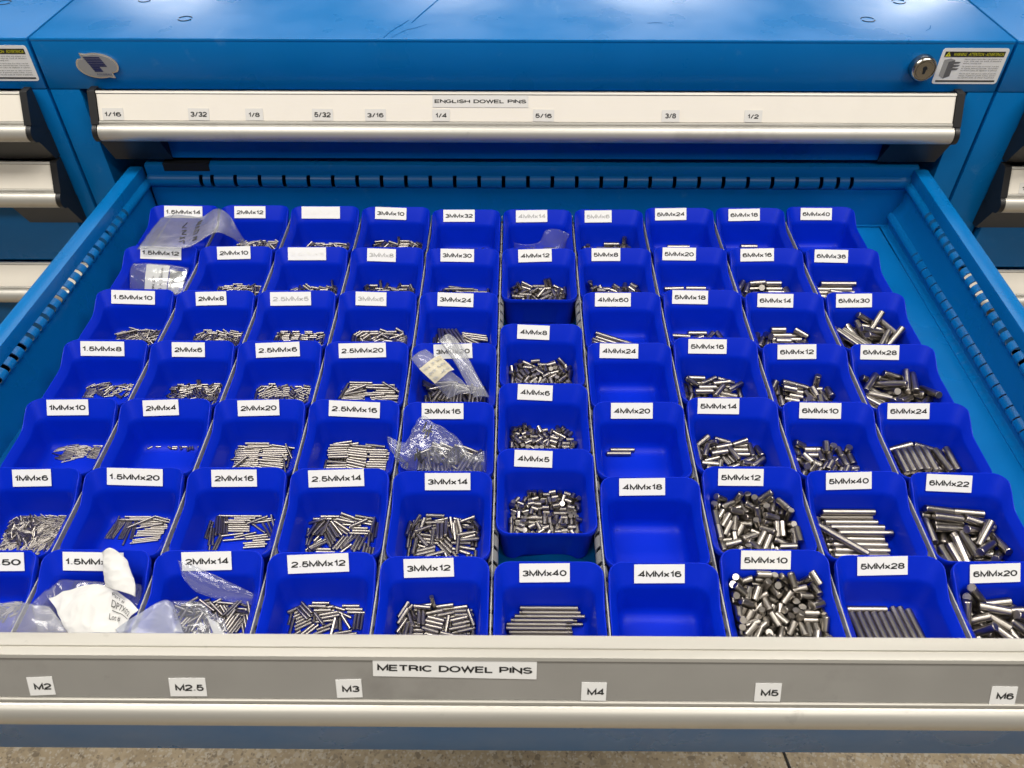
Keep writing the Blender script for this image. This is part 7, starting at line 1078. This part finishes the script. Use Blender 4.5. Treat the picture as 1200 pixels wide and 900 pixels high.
192,-188,-385,0,180,-43,-498,-390,90,36,8,-273,-390,90,-180,-82,-581,-390,90,41,-108,-620,-385,0,0,233,-569,-390,90,-38,183,-543,-390,90,-95,164,-610,-390,90,87,-139,-595,-385,0,180,-165,-545,-390,90,87,-244,-535,-390,90,87,193,-585,-361,49,141,3,-570,-390,90,-54,96,-541,-390,90,1,-240,-580,-385,0,-180,-204,-541,-390,90,87,-204,-598,-390,90,56,89,-581,-385,0,0,215,-613,-390,90,51,-61,-617,-385,0,180,
-125,-550,-390,90,87,124,-601,-385,0,0,141,-565,-385,0,0,36,-603,-390,90,34,-43,-547,-390,90,-144,-7,-620,-385,0,-180,51,-547,-390,90,91,-170,-619,-385,0,0,72,-627,-380,57,-167,94,-630,-347,62,-145,-158,-559,-351,83,-170,-32,-589,-385,0,180,277,-510,-150,85,90,214,-567,-220,66,-16,-178,-531,-232,82,11,-192,-403,-226,65,56,126,-150,-166,45,6,-273,-466,-190,86,-90,140,-317,-203,67,-178,43,-472,-257,71,56,
82,-507,-255,61,60,-274,-342,-186,83,91,249,-212,-187,81,-62,272,-298,-203,5,3,-108,-257,-213,66,-174,101,-411,-238,66,-43,-44,-463,-248,84,-156,171,-402,-239,64,86,-196,-331,-226,71,53,-162,-208,-205,84,-148,55,-282,-220,41,112,-25,-539,-245,60,157,217,-388,-254,70,88,-213,-168,-175,49,-163,-135,-357,-243,79,77,-80,-153,-196,21,16,-42,-324,-281,67,-26,-100,-399,-276,58,55,17,-214,-213,63,159,182,-506,-254,72,166,
145,-156,-218,45,6,131,-340,-247,64,-173,37,-354,-256,20,144,-263,-551,-231,80,-84,5,-281,-258,63,-158,-32,-199,-246,87,-74,271,-376,-218,32,-82,184,-198,-236,88,-109,45,-176,-193,17,-150,242,-246,-231,80,-121,127,-267,-202,22,154,0,-154,-203,13,150,-145,-480,-273,68,92,-272,-253,-201,14,111,-240,-303,-224,76,55,267,-409,-259,32,-82,264,-453,-283,32,-80,270,-524,-225,59,87,39,-412,-285,80,158,-74,-591,-259,23,104,
-117,-218,-246,87,19,119,-516,-293,75,88,-229,-467,-289,85,0,-208,-214,-247,72,110,96,-255,-261,41,73,-76,-350,-325,52,-47,203,-182,-296,43,-17,-157,-608,-255,68,51,-64,-459,-296,89,45,-49,-202,-295,77,-91,54,-212,-285,89,-177,-102,-244,-286,55,-100,147,-604,-272,69,117,-27,-328,-330,74,-46,212,-274,-277,82,85,-228,-417,-292,87,0,-209,-567,-285,85,-179,-11,-444,-337,88,44,195,-498,-314,52,103,11,-600,-244,75,-4,
-67,-533,-285,89,-146,110,-371,-286,89,-62,170,-461,-348,40,128,216,-333,-335,88,-172,261,-275,-287,89,-93,2,-291,-313,70,-48,70,-473,-326,83,-170,-34,-319,-385,90,41,-59,-222,-350,73,20,-262,-213,-247,13,90,-230,-517,-285,85,0,-212,-307,-317,78,95,-128,-367,-336,89,130,259,-496,-307,33,-76,-127,-161,-269,70,178,-57,-419,-339,90,-136,-137,-312,-291,88,-61,-183,-328,-278,72,110,35,-163,-283,79,1,191,-276,-385,90,121,
198,-409,-312,66,114,198,-591,-287,85,-65,127,-363,-385,90,121,172,-574,-385,90,92,-192,-411,-385,90,90,154,-311,-385,90,121,44,-236,-385,90,180,-129,-518,-385,90,134,-240,-534,-335,88,-109,106,-604,-335,90,142,122,-580,-385,90,92,72,-580,-385,90,92,232,-549,-385,90,81,-62,-465,-385,90,44,-135,-349,-385,90,134,132,-186,-385,90,180,-218,-580,-385,90,116,-80,-277,-385,90,30,234,-247,-370,74,-71,-192,-233,-385,90,-14,
214,-392,-385,90,61,68,-437,-385,90,-160,-96,-429,-385,90,44,-163,-580,-385,90,116,-164,-276,-347,72,-1,-217,-445,-333,86,-3,-168,-586,-335,90,162,87,-483,-376,81,-163,-30,-591,-345,29,109,-163,-648,-220,89,0,-149,-498,-335,90,-136,250,-416,-360,62,80,-118,-186,-385,90,0,-241,-318,-385,90,89,9,-521,-373,78,-70,-242,-455,-385,90,90,213,-236,-325,87,-126,10,-186,-385,90,0,153,-254,-287,89,-112,43,-319,-385,90,41,
-66,-575,-385,90,44,44,-271,-335,90,126,94,-352,-337,83,12,229,-590,-335,90,57,-257,-304,-338,90,-90,61,-210,-335,90,126,131,-167,-302,45,9,140,-252,-336,89,-111,-74,-535,-335,90,-170,-216,-394,-335,90,-4,-198,-221,-336,87,175,53,-632,-336,46,-12,51,-526,-328,74,-169,42,-393,-385,90,-160,153,-544,-338,85,-67,-265,-310,-288,90,-90,49,-591,-291,65,-3,107,-402,-337,86,14,-131,-171,-337,90,180,131,-646,-242,46,-5,
247,-607,-251,35,-122,-53,-636,-330,80,-2,-179,-195,-292,87,168,-224,-620,-299,20,161,6,-643,-269,80,-1,-269,-429,-243,86,-90,-132,-640,-297,53,-5,-112,-413,-290,89,140,79,-350,-300,90,180,5,-164,-292,90,0,32,-300,-300,90,180,21,-223,-342,90,0,25,-476,-342,90,-1,26,-426,-342,90,-1,19,-376,-342,90,-1,-4,-173,-342,90,0,6,-526,-342,90,-1,-243,-390,-338,90,86,-2,-451,-385,90,-1,1,-401,-385,90,-1,
3,-351,-385,90,-1,9,-298,-385,90,0,-1,-501,-385,90,-1,13,-198,-385,90,0,18,-273,-342,90,0,29,-325,-343,90,180,8,-248,-385,90,0,6,-621,-385,90,0,-225,-388,-385,90,87,-7,-551,-385,90,-1,-10,-586,-349,90,0,163,-369,-254,67,51,-45,-226,-259,82,178,47,-430,-303,88,-84,-59,-295,-299,82,-177,126,-176,-263,90,174,260,-434,-287,70,-88,-97,-164,-247,81,179,-42,-500,-291,74,99,-214,-331,-281,85,-95,
126,-492,-260,73,-145,177,-267,-267,80,164,-95,-552,-295,82,101,-149,-546,-324,88,98,129,-324,-287,63,-167,193,-547,-284,60,-136,-98,-329,-347,72,-114,-36,-236,-320,82,-177,-8,-434,-328,83,101,-124,-180,-302,79,-176,98,-461,-347,72,-32,110,-365,-342,69,-10,137,-570,-343,89,-1,-56,-357,-380,90,52,-238,-534,-313,47,-91,150,-523,-380,90,-2,161,-255,-324,87,-157,-172,-513,-380,90,-87,178,-383,-380,90,90,238,-356,-380,90,90,
-145,-291,-380,90,82,10,-190,-380,90,0,-92,-535,-354,76,81,137,-245,-380,90,31,-238,-323,-380,90,-90,103,-617,-380,90,180,-37,-530,-380,90,90,-257,-329,-323,90,-90,-190,-267,-344,85,-94,100,-172,-323,90,0,97,-634,-322,90,0,72,-291,-402,90,-95,87,-238,-402,90,51,58,-250,-402,90,51,115,-184,-388,90,0,93,-207,-402,90,51,122,-258,-402,90,30,119,-169,-388,89,0,45,-189,-402,90,0,118,-221,-402,90,-97,
73,-207,-402,90,51,27,-208,-402,90,-23,28,-224,-402,90,157,18,-237,-402,90,-23,136,-195,-402,90,85,37,-279,-402,90,-27,47,-174,-402,90,-180,10,-250,-402,90,157,-9,-174,-402,90,0,19,-302,-402,90,5,-23,-207,-402,90,52,-20,-274,-402,90,2,234,-195,-402,90,-45,-109,-218,-402,90,-37,177,-248,-402,90,-8,-202,-205,-402,90,44,-18,-226,-402,90,52,-188,-218,-402,90,36,-255,-253,-402,90,-90,-101,-263,-402,90,-1,
-79,-196,-402,90,-29,197,-195,-402,90,82,-34,-259,-402,90,-178,-224,-235,-402,90,-40,173,-170,-392,66,8,182,-195,-402,90,82,240,-228,-402,90,-55,150,-209,-402,90,85,-135,-218,-402,90,144,-85,-217,-402,90,139,175,-279,-402,90,172,-164,-174,-402,90,0,-95,-248,-402,90,-1,210,-218,-402,90,-98,-6,-288,-402,90,-178,-215,-196,-402,90,45,228,-273,-402,90,168,-198,-268,-402,90,-14,165,-207,-402,90,-95,-240,-266,-402,90,-90,
-234,-194,-402,90,-135,232,-258,-402,90,-12,-64,-174,-402,90,180,-150,-234,-402,90,129,-255,-308,-402,90,-90,102,-174,-402,90,0,-127,-170,-392,65,172,254,-314,-402,90,90,-148,-189,-402,90,180,-42,-207,-402,90,-128,173,-263,-402,90,172,-223,-287,-373,66,61,-110,-326,-384,77,68,132,-324,-389,81,63,1,-234,-365,77,141,101,-344,-388,80,63,101,-300,-377,79,63,36,-325,-375,84,116,-177,-211,-360,84,-175,93,-224,-371,84,-119,
-69,-212,-358,85,147,116,-225,-373,85,-119,-197,-323,-400,90,60,-87,-242,-370,82,-20,142,-346,-400,90,66,167,-338,-400,90,66,-219,-241,-366,59,172,60,-183,-376,69,-173,-121,-289,-378,78,-129,9,-315,-389,81,-128,-51,-351,-400,90,112,38,-343,-400,90,69,-150,-346,-400,90,83,-202,-188,-361,74,28,-217,-317,-400,90,60,-130,-170,-382,74,5,-193,-274,-379,72,-11,-46,-190,-371,79,23,155,-248,-376,69,-15,193,-330,-400,90,66,
-99,-313,-400,90,121,7,-286,-390,81,-128,228,-244,-378,71,110,-17,-235,-383,90,54,228,-352,-389,81,111,-170,-223,-380,90,123,226,-401,-392,83,112,64,-258,-385,77,130,129,-212,-400,90,-2,-235,-231,-384,77,-115,-52,-237,-389,81,47,-174,-375,-400,90,83,2,-228,-400,90,54,-26,-360,-400,90,112,197,-197,-389,81,-19,-73,-408,-400,90,116,52,-362,-400,90,69,228,-297,-385,77,111,-206,-420,-400,90,78,-88,-221,-400,90,21,
84,-252,-389,81,131,-246,-442,-391,82,85,192,-258,-400,90,-163,-100,-186,-381,89,-166,189,-238,-400,90,17,26,-228,-400,90,54,-36,-438,-400,90,116,-148,-432,-400,90,48,-178,-211,-400,90,32,147,-418,-400,90,-166,-89,-197,-400,90,19,126,-444,-400,90,-166,-24,-228,-400,90,53,259,-299,-381,89,90,-147,-335,-398,90,31,-163,-256,-372,90,137,36,-274,-374,88,12,183,-203,-398,90,179,-30,-227,-373,89,-177,-51,-170,-374,90,0,
143,-304,-388,81,127,200,-301,-398,90,91,-65,-199,-368,81,-6,62,-346,-382,75,82,-39,-295,-372,90,-50,-142,-207,-372,90,137,225,-301,-398,90,91,-226,-337,-398,90,-93,18,-251,-374,88,11,156,-177,-398,90,0,-145,-238,-372,90,137,-13,-374,-398,90,24,131,-379,-398,90,-169,102,-311,-398,90,102,251,-302,-398,90,90,5,-337,-398,90,-155,200,-228,-398,90,179,-153,-309,-398,90,31,-117,-363,-398,90,47,-87,-368,-398,90,47,
118,-244,-398,90,156,-5,-296,-398,90,8,62,-193,-398,90,164,-249,-268,-398,90,-92,-222,-212,-381,73,-138,-84,-251,-398,90,-85,-153,-280,-398,90,31,73,-299,-398,90,102,-16,-200,-385,78,3,-206,-405,-398,90,35,-156,-253,-398,90,31,-176,-235,-398,90,31,168,-397,-398,90,11,-13,-222,-398,90,8,-177,-207,-398,90,31,-8,-271,-398,90,-172,-11,-247,-398,90,-172,-61,-423,-398,90,24,-60,-177,-398,90,-180,80,-448,-398,90,-161,
-122,-477,-398,90,24,147,-452,-398,90,21,13,-444,-398,90,-156,-12,-428,-398,90,-156,-172,-471,-398,90,-152,-190,-549,-398,90,37,-180,-447,-398,90,28,-33,-492,-398,90,-158,-251,-510,-398,90,90,157,-264,-360,82,10,-36,-346,-366,83,166,-233,-314,-365,90,62,-229,-251,-349,72,56,210,-343,-367,88,14,237,-260,-347,70,115,-101,-188,-335,89,-6,54,-167,-356,81,3,-16,-209,-367,86,11,-12,-321,-365,90,-14,150,-327,-367,88,-166,
-90,-250,-365,90,94,62,-222,-370,88,12,-1,-262,-365,90,-14,170,-291,-369,90,-166,-8,-291,-365,90,166,75,-297,-373,81,82,-176,-267,-365,90,114,-120,-249,-365,90,-86,151,-171,-370,81,3,-27,-163,-322,14,127,-230,-202,-349,72,56,-198,-358,-365,90,84,181,-200,-365,90,-177,-163,-220,-372,66,-69,97,-381,-365,89,166,186,-230,-366,90,3,-138,-332,-395,90,0,-164,-387,-365,90,-91,-144,-362,-395,90,0,-212,-199,-374,68,39,
31,-180,-387,82,6,4,-388,-370,85,-16,258,-410,-366,90,90,84,-235,-395,90,14,96,-339,-395,90,90,-98,-167,-357,81,3,-169,-301,-395,90,0,47,-320,-395,90,72,172,-337,-395,90,14,-99,-176,-386,81,3,-174,-272,-395,90,0,-219,-377,-395,90,-90,-55,-244,-395,90,31,172,-368,-395,90,14,-25,-332,-395,90,32,172,-306,-395,90,-166,-234,-434,-369,90,-90,204,-431,-369,90,-90,249,-336,-395,90,-90,-249,-306,-395,90,-90,
-92,-204,-395,90,7,-165,-241,-395,90,0,196,-206,-395,90,-15,174,-438,-369,90,90,62,-205,-395,90,10,-48,-274,-395,90,31,146,-251,-395,90,14,-249,-426,-395,90,90,71,-459,-395,90,77,48,-415,-395,90,72,-241,-547,-395,90,98,249,-456,-395,90,-90,-22,-294,-395,90,31,-179,-552,-395,90,98,-211,-541,-395,90,-82,200,-268,-395,90,14,-174,-429,-395,90,43,175,-527,-395,90,16,189,-443,-395,90,90,49,-535,-395,90,-2,
219,-435,-395,90,-90,201,-550,-395,90,-164,-95,-462,-395,90,-45,60,-567,-395,90,0,-141,-501,-395,90,-45,-6,-466,-395,90,-46,79,-598,-395,90,2,228,-588,-380,75,56,159,-450,-395,90,-90,129,-457,-395,90,-90,-63,-451,-395,90,134,-101,-568,-395,90,8,-94,-598,-395,90,-172,-118,-481,-395,90,135,100,-461,-385,80,84,-12,-419,-367,88,-12,-22,-564,-395,90,108,-27,-399,-395,90,-10,-89,-447,-369,90,-45,123,-627,-395,90,-178,
-84,-321,-317,90,0,54,-216,-343,90,0,-30,-261,-317,90,0,25,-186,-343,90,0,-79,-291,-317,90,0,9,-159,-330,90,0,-65,-336,-343,90,0,-53,-366,-343,90,0,37,-246,-395,90,0,-26,-201,-369,90,0,-26,-261,-369,90,0,-44,-291,-369,90,0,1,-216,-395,90,0,-52,-246,-343,90,0,-47,-321,-369,90,0,7,-171,-369,90,0,-34,-306,-395,90,0,-37,-351,-369,90,0,-75,-276,-343,90,0,-77,-306,-343,90,0,
-39,-276,-395,90,0,-34,-396,-395,90,0,-37,-426,-395,90,0,-33,-456,-395,90,0,-35,-486,-395,90,0,-35,-366,-395,90,0,-35,-411,-369,90,0,-28,-471,-369,90,0,-32,-546,-395,90,0,-46,-336,-395,90,0,-46,-381,-369,90,0,-30,-441,-369,90,0,-36,-606,-395,90,0,5,-186,-395,90,0,-37,-516,-395,90,0,6,-633,-381,90,0,-30,-231,-369,90,0,-26,-501,-369,90,0,-35,-576,-395,90,0,-33,-426,-343,90,0,
-26,-591,-369,90,0,-10,-456,-343,90,0,6,-561,-369,90,0,11,-641,-353,90,0,276,-473,-158,43,85,63,-488,-186,55,60,-222,-525,-137,60,42,-44,-434,-169,70,120,128,-169,-115,47,113,-125,-256,-148,66,64,78,-276,-163,58,45,-242,-248,-114,53,157,199,-274,-149,77,-175,264,-190,-61,71,118,249,-355,-121,76,-156,-215,-335,-137,58,-179,-65,-142,-97,86,180,202,-399,-152,87,-179,-68,-330,-169,79,-81,126,-507,-179,78,-86,
274,-234,-124,79,-82,10,-423,-182,89,-50,179,-210,-163,70,3,4,-231,-162,73,-67,121,-427,-167,17,54,-55,-198,-143,16,22,-175,-149,-159,60,4,62,-357,-177,57,-146,87,-147,-140,50,175,-14,-523,-197,76,-111,197,-427,-194,88,180,173,-502,-195,89,89,-278,-413,-140,52,94,-183,-552,-156,85,58,233,-160,-126,25,-19,-180,-254,-159,89,67,-208,-417,-176,56,57,-282,-479,-97,38,-96,-244,-165,-112,33,-149,-108,-378,-207,16,117,
223,-503,-193,87,89,-278,-274,-136,40,-96,-199,-474,-160,82,17,-275,-487,-168,38,-96,7,-148,-143,8,55,35,-194,-139,45,-127,-29,-262,-207,67,-47,-88,-256,-185,58,11,145,-311,-211,19,146,-69,-148,-147,86,180,-76,-435,-238,21,137,-272,-353,-205,36,97,190,-581,-158,78,74,62,-418,-213,18,38,-141,-479,-198,86,37,276,-379,-166,61,-87,23,-354,-212,69,80,-48,-492,-262,22,105,-116,-530,-193,22,-61,117,-386,-207,15,104,
-163,-430,-195,48,50,-127,-335,-226,63,43,-271,-253,-215,59,93,111,-232,-198,81,-74,214,-350,-174,46,77,-251,-391,-178,46,58,273,-542,-195,47,-85,160,-360,-203,12,99,99,-155,-214,60,176,-83,-153,-195,86,180,42,-215,-194,61,-53,-39,-360,-210,67,66,-271,-543,-218,52,94,-258,-191,-161,33,-149,248,-191,-212,21,-22,219,-291,-223,46,-80,273,-304,-200,13,67,3,-449,-227,82,148,-1,-226,-235,68,-47,-272,-584,-154,38,-88,
271,-455,-212,43,85,-102,-615,-130,64,145,-180,-302,-209,52,-31,72,-572,-221,45,64,195,-250,-194,81,-167,118,-466,-239,85,142,181,-155,-185,66,173,273,-252,-197,13,67,-268,-420,-250,55,-94,-184,-388,-212,56,45,64,-270,-247,41,29,-230,-263,-188,81,77,109,-310,-265,17,173,-198,-183,-218,36,-42,-68,-570,-226,65,89,-137,-205,-209,30,11,74,-533,-253,56,37,19,-574,-217,71,-96,74,-382,-264,19,100,161,-268,-264,10,35,
-164,-161,-261,14,27,-115,-592,-173,74,168,-35,-263,-267,83,-180,-19,-379,-261,77,80,168,-220,-281,57,-2,224,-616,-137,61,-131,5,-159,-249,20,162,6,-522,-279,49,62,-58,-349,-285,78,-106,-29,-304,-239,82,-180,-218,-552,-198,81,65,-265,-502,-282,88,-90,63,-187,-243,79,-82,-211,-316,-277,57,-20,-28,-451,-300,65,-39,55,-500,-292,42,48,-190,-240,-222,64,-27,239,-355,-235,78,-26,86,-271,-300,48,62,113,-466,-289,84,107,
-242,-257,-281,41,-43,148,-212,-235,61,12,-234,-519,-242,79,109,191,-169,-265,41,157,193,-456,-287,85,54,-99,-223,-237,56,47,246,-508,-373,75,-85,-251,-531,-358,48,107,-92,-409,-360,0,-103,242,-299,-385,90,90,-68,-457,-385,90,46,104,-251,-385,90,-16,-156,-264,-385,90,77,-159,-361,-356,45,-55,-249,-432,-362,57,-102,-1,-245,-385,90,-22,-178,-603,-385,90,156,-197,-223,-385,90,77,162,-320,-385,90,-16,-171,-451,-385,90,171,
156,-370,-360,0,0,-59,-519,-385,90,46,239,-592,-356,10,-72,-205,-501,-385,90,161,-166,-401,-385,90,171,81,-378,-385,90,-167,148,-609,-385,90,10,-105,-269,-385,90,-103,80,-319,-363,60,-51,63,-585,-337,89,180,29,-545,-385,90,33,188,-441,-385,90,97,-165,-314,-335,89,-1,-223,-321,-385,90,73,-72,-598,-385,90,179,32,-613,-385,90,10,-112,-186,-385,90,0,87,-460,-385,90,96,124,-563,-385,90,10,-8,-411,-385,90,136,
192,-525,-358,49,114,-253,-300,-349,78,-94,-207,-594,-295,87,-104,-79,-503,-342,90,45,-204,-438,-333,82,85,85,-396,-339,90,-167,26,-206,-360,53,-145,-125,-200,-333,83,-91,-29,-288,-385,90,-22,127,-190,-385,90,4,235,-403,-385,90,99,-225,-198,-347,65,49,-229,-605,-341,80,137,-147,-397,-283,87,-160,58,-170,-331,81,177,-188,-265,-312,17,-13,-65,-565,-342,80,-144,138,-509,-361,54,-96,-138,-536,-385,90,70,192,-259,-367,66,-69,
217,-199,-363,59,135,55,-246,-335,90,37,16,-499,-364,60,-129,265,-529,-284,53,86,-144,-461,-335,89,-93,250,-583,-261,58,59,145,-437,-349,35,-60,161,-633,-342,84,-178,-48,-202,-342,71,-139,-85,-348,-385,90,11,-70,-601,-295,83,66,-259,-402,-323,56,-98,-247,-605,-258,42,-55,137,-281,-335,90,125,-142,-636,-325,57,-173,20,-341,-353,55,46,-99,-273,-309,84,179,12,-409,-306,31,-15,146,-351,-283,84,40,-174,-565,-341,69,-31,
-183,-491,-296,82,63,16,-454,-332,57,6,178,-550,-291,85,-50,226,-350,-334,82,153,92,-477,-335,89,-96,203,-258,-311,66,-66,164,-584,-337,87,-179,-84,-330,-337,61,-115,233,-504,-314,64,-142,-176,-216,-309,3,112,-98,-199,-283,88,-22,-207,-449,-259,63,-69,-38,-607,-333,68,45,59,-635,-338,90,0,65,-203,-292,84,31,135,-169,-309,14,133,175,-625,-294,87,160,-24,-243,-318,49,84,-246,-203,-273,27,-153,39,-611,-287,88,119,
260,-264,-307,20,-65,242,-625,-193,61,-130,-121,-301,-264,61,152,182,-639,-244,80,7,-38,-350,-333,82,-114,-138,-462,-246,73,78,250,-216,-296,28,-35,-136,-649,-198,38,-8,260,-318,-304,20,-66,-177,-613,-258,81,-110,-172,-351,-302,70,18,-140,-581,-219,63,125,100,-574,-288,77,-92,200,-431,-335,90,120,-266,-340,-273,40,96,-153,-535,-280,32,176,254,-402,-302,39,97,-112,-575,-280,73,63,-110,-463,-290,87,109,-55,-166,-308,70,2,
4,-334,-299,81,90,173,-393,-285,87,-141,-32,-642,-283,42,-174,-198,-624,-196,74,-136,-21,-569,-249,84,104,121,-578,-241,72,-110,-81,-159,-245,86,180,197,-570,-233,61,-125,66,-334,-277,32,149,184,-421,-243,84,52,-220,-357,-234,20,102,-97,-647,-228,38,-7,97,-653,-158,80,-1,106,-593,-181,76,-167,-1,-649,-204,51,-4,266,-438,-269,41,84,32,-646,-241,51,-4,133,-649,-202,80,-1,198,-484,-243,86,52,-154,-645,-140,39,-26,
-22,-653,-156,51,-4,-20,-600,-171,36,-10,125,-308,-385,90,96,175,-308,-385,90,96,-74,-186,-385,90,0,227,-325,-385,90,96,-122,-353,-385,90,96,-175,-353,-385,90,95,-72,-353,-385,90,96,29,-353,-385,90,96,-21,-353,-385,90,96,79,-351,-385,90,96,-239,-350,-385,90,90,-64,-237,-210,90,167,-188,-378,-251,31,-18,-167,-157,-164,40,175,-54,-289,-263,86,-45,-188,-283,-271,57,-4,-267,-282,-211,35,97,-7,-165,-258,79,1,
111,-347,-286,67,146,-43,-399,-260,90,129,-187,-177,-231,38,-174,137,-284,-236,61,-175,55,-224,-261,86,1,-169,-330,-319,60,-54,67,-428,-319,85,110,1,-238,-323,87,5,-156,-242,-320,90,124,-86,-381,-336,78,14,87,-261,-380,90,123,-20,-174,-326,83,1,149,-255,-345,68,-60,179,-205,-320,70,156,-201,-498,-318,80,92,98,-380,-355,75,-54,24,-297,-322,87,5,-34,-484,-299,73,149,-259,-490,-296,76,91,195,-352,-380,90,85,
129,-580,-380,90,156,-187,-483,-380,90,105,-76,-571,-335,61,-58,-160,-346,-380,90,-173,-64,-273,-380,90,-173,-91,-216,-380,90,-173,-113,-617,-380,90,-180,136,-488,-380,90,-40,4,-415,-380,90,101,-246,-491,-358,76,94,112,-626,-345,68,-6,247,-371,-353,84,88,-16,-559,-345,68,-61,71,-567,-295,60,-157,-68,-437,-345,68,13,-140,-558,-317,87,91,182,-495,-313,58,169,-247,-218,-306,10,163,-18,-537,-262,79,16,186,-439,-281,73,164,
248,-197,-205,17,-15,145,-570,-267,76,54,248,-529,-287,46,76,-180,-565,-272,82,85,260,-320,-289,84,89]
def pin_mesh(L, d, n=16, bm=None, mtx=None):
    own = bm is None
    if own: bm = bmesh.new()
    r, h, c = d / 2000, L / 2000, min(0.35, d * 0.07) / 1000
    rings = []
    for rr, zz in (((r - c, -h), (r, -h + c * 1.4), (r, h - c * 1.4), (r - c, h)) if own else ((r, -h), (r, h))):
        rg = []
        for i in range(n):
            a = 2 * math.pi * i / n; p = Vector((rr * math.cos(a), rr * math.sin(a), zz))
            rg.append(bm.verts.new(mtx @ p if mtx else p))
        rings.append(rg)
    for a, b in zip(rings, rings[1:]):
        for i in range(n):
            j = (i + 1) % n; bm.faces.new((a[i], a[j], b[j], b[i]))
    bm.faces.new(list(reversed(rings[0]))); bm.faces.new(rings[-1])
    if own: return finish(bm, 'dowel_pin', M['steel'], 35)
rest = bmesh.new(); pmesh = {}; q = 0
for s, L, d, k, n in PIN_SETS:
    bx, by = BINPOS[s]
    for i in range(n):
        x, y, z, th, ph = PIN_DATA[q:q + 5]; q += 5
        th, ph = R(th), R(ph)
        ax = Vector((math.sin(th) * math.cos(ph), math.sin(th) * math.sin(ph), math.cos(th)))
        loc = Vector((bx + x / 1e4, by + y / 1e4, z / 1e4)); rot = ax.to_track_quat('Z', 'Y')
        if i < k:
            if (L, d) not in pmesh: pmesh[(L, d)] = pin_mesh(L, d)
            o = bpy.data.objects.new('dowel_pin', pmesh[(L, d)]); C.objects.link(o)
            o.location = loc; o.rotation_euler = rot.to_euler()
            size = 'long' if L >= 28 else ('short' if L <= 12 else 'medium-length')
            tag(o, ('single' if n == 1 else size) + ' steel dowel pin inside the %s bin, %s' % (s, WHERE[s]), 'dowel pin', 'dowel pins in the %s bin' % s)
        else:
            pin_mesh(L, d, 10 if d < 3 else 12, rest, Matrix.Translation(loc) @ rot.to_matrix().to_4x4())
if len(rest.verts):
    tag(link('dowel_pins', finish(rest, 'dowel_pins', M['steel'], 40)), 'loose heaps of thin and buried steel dowel pins lying in many of the blue bins', 'dowel pins', kind='stuff')
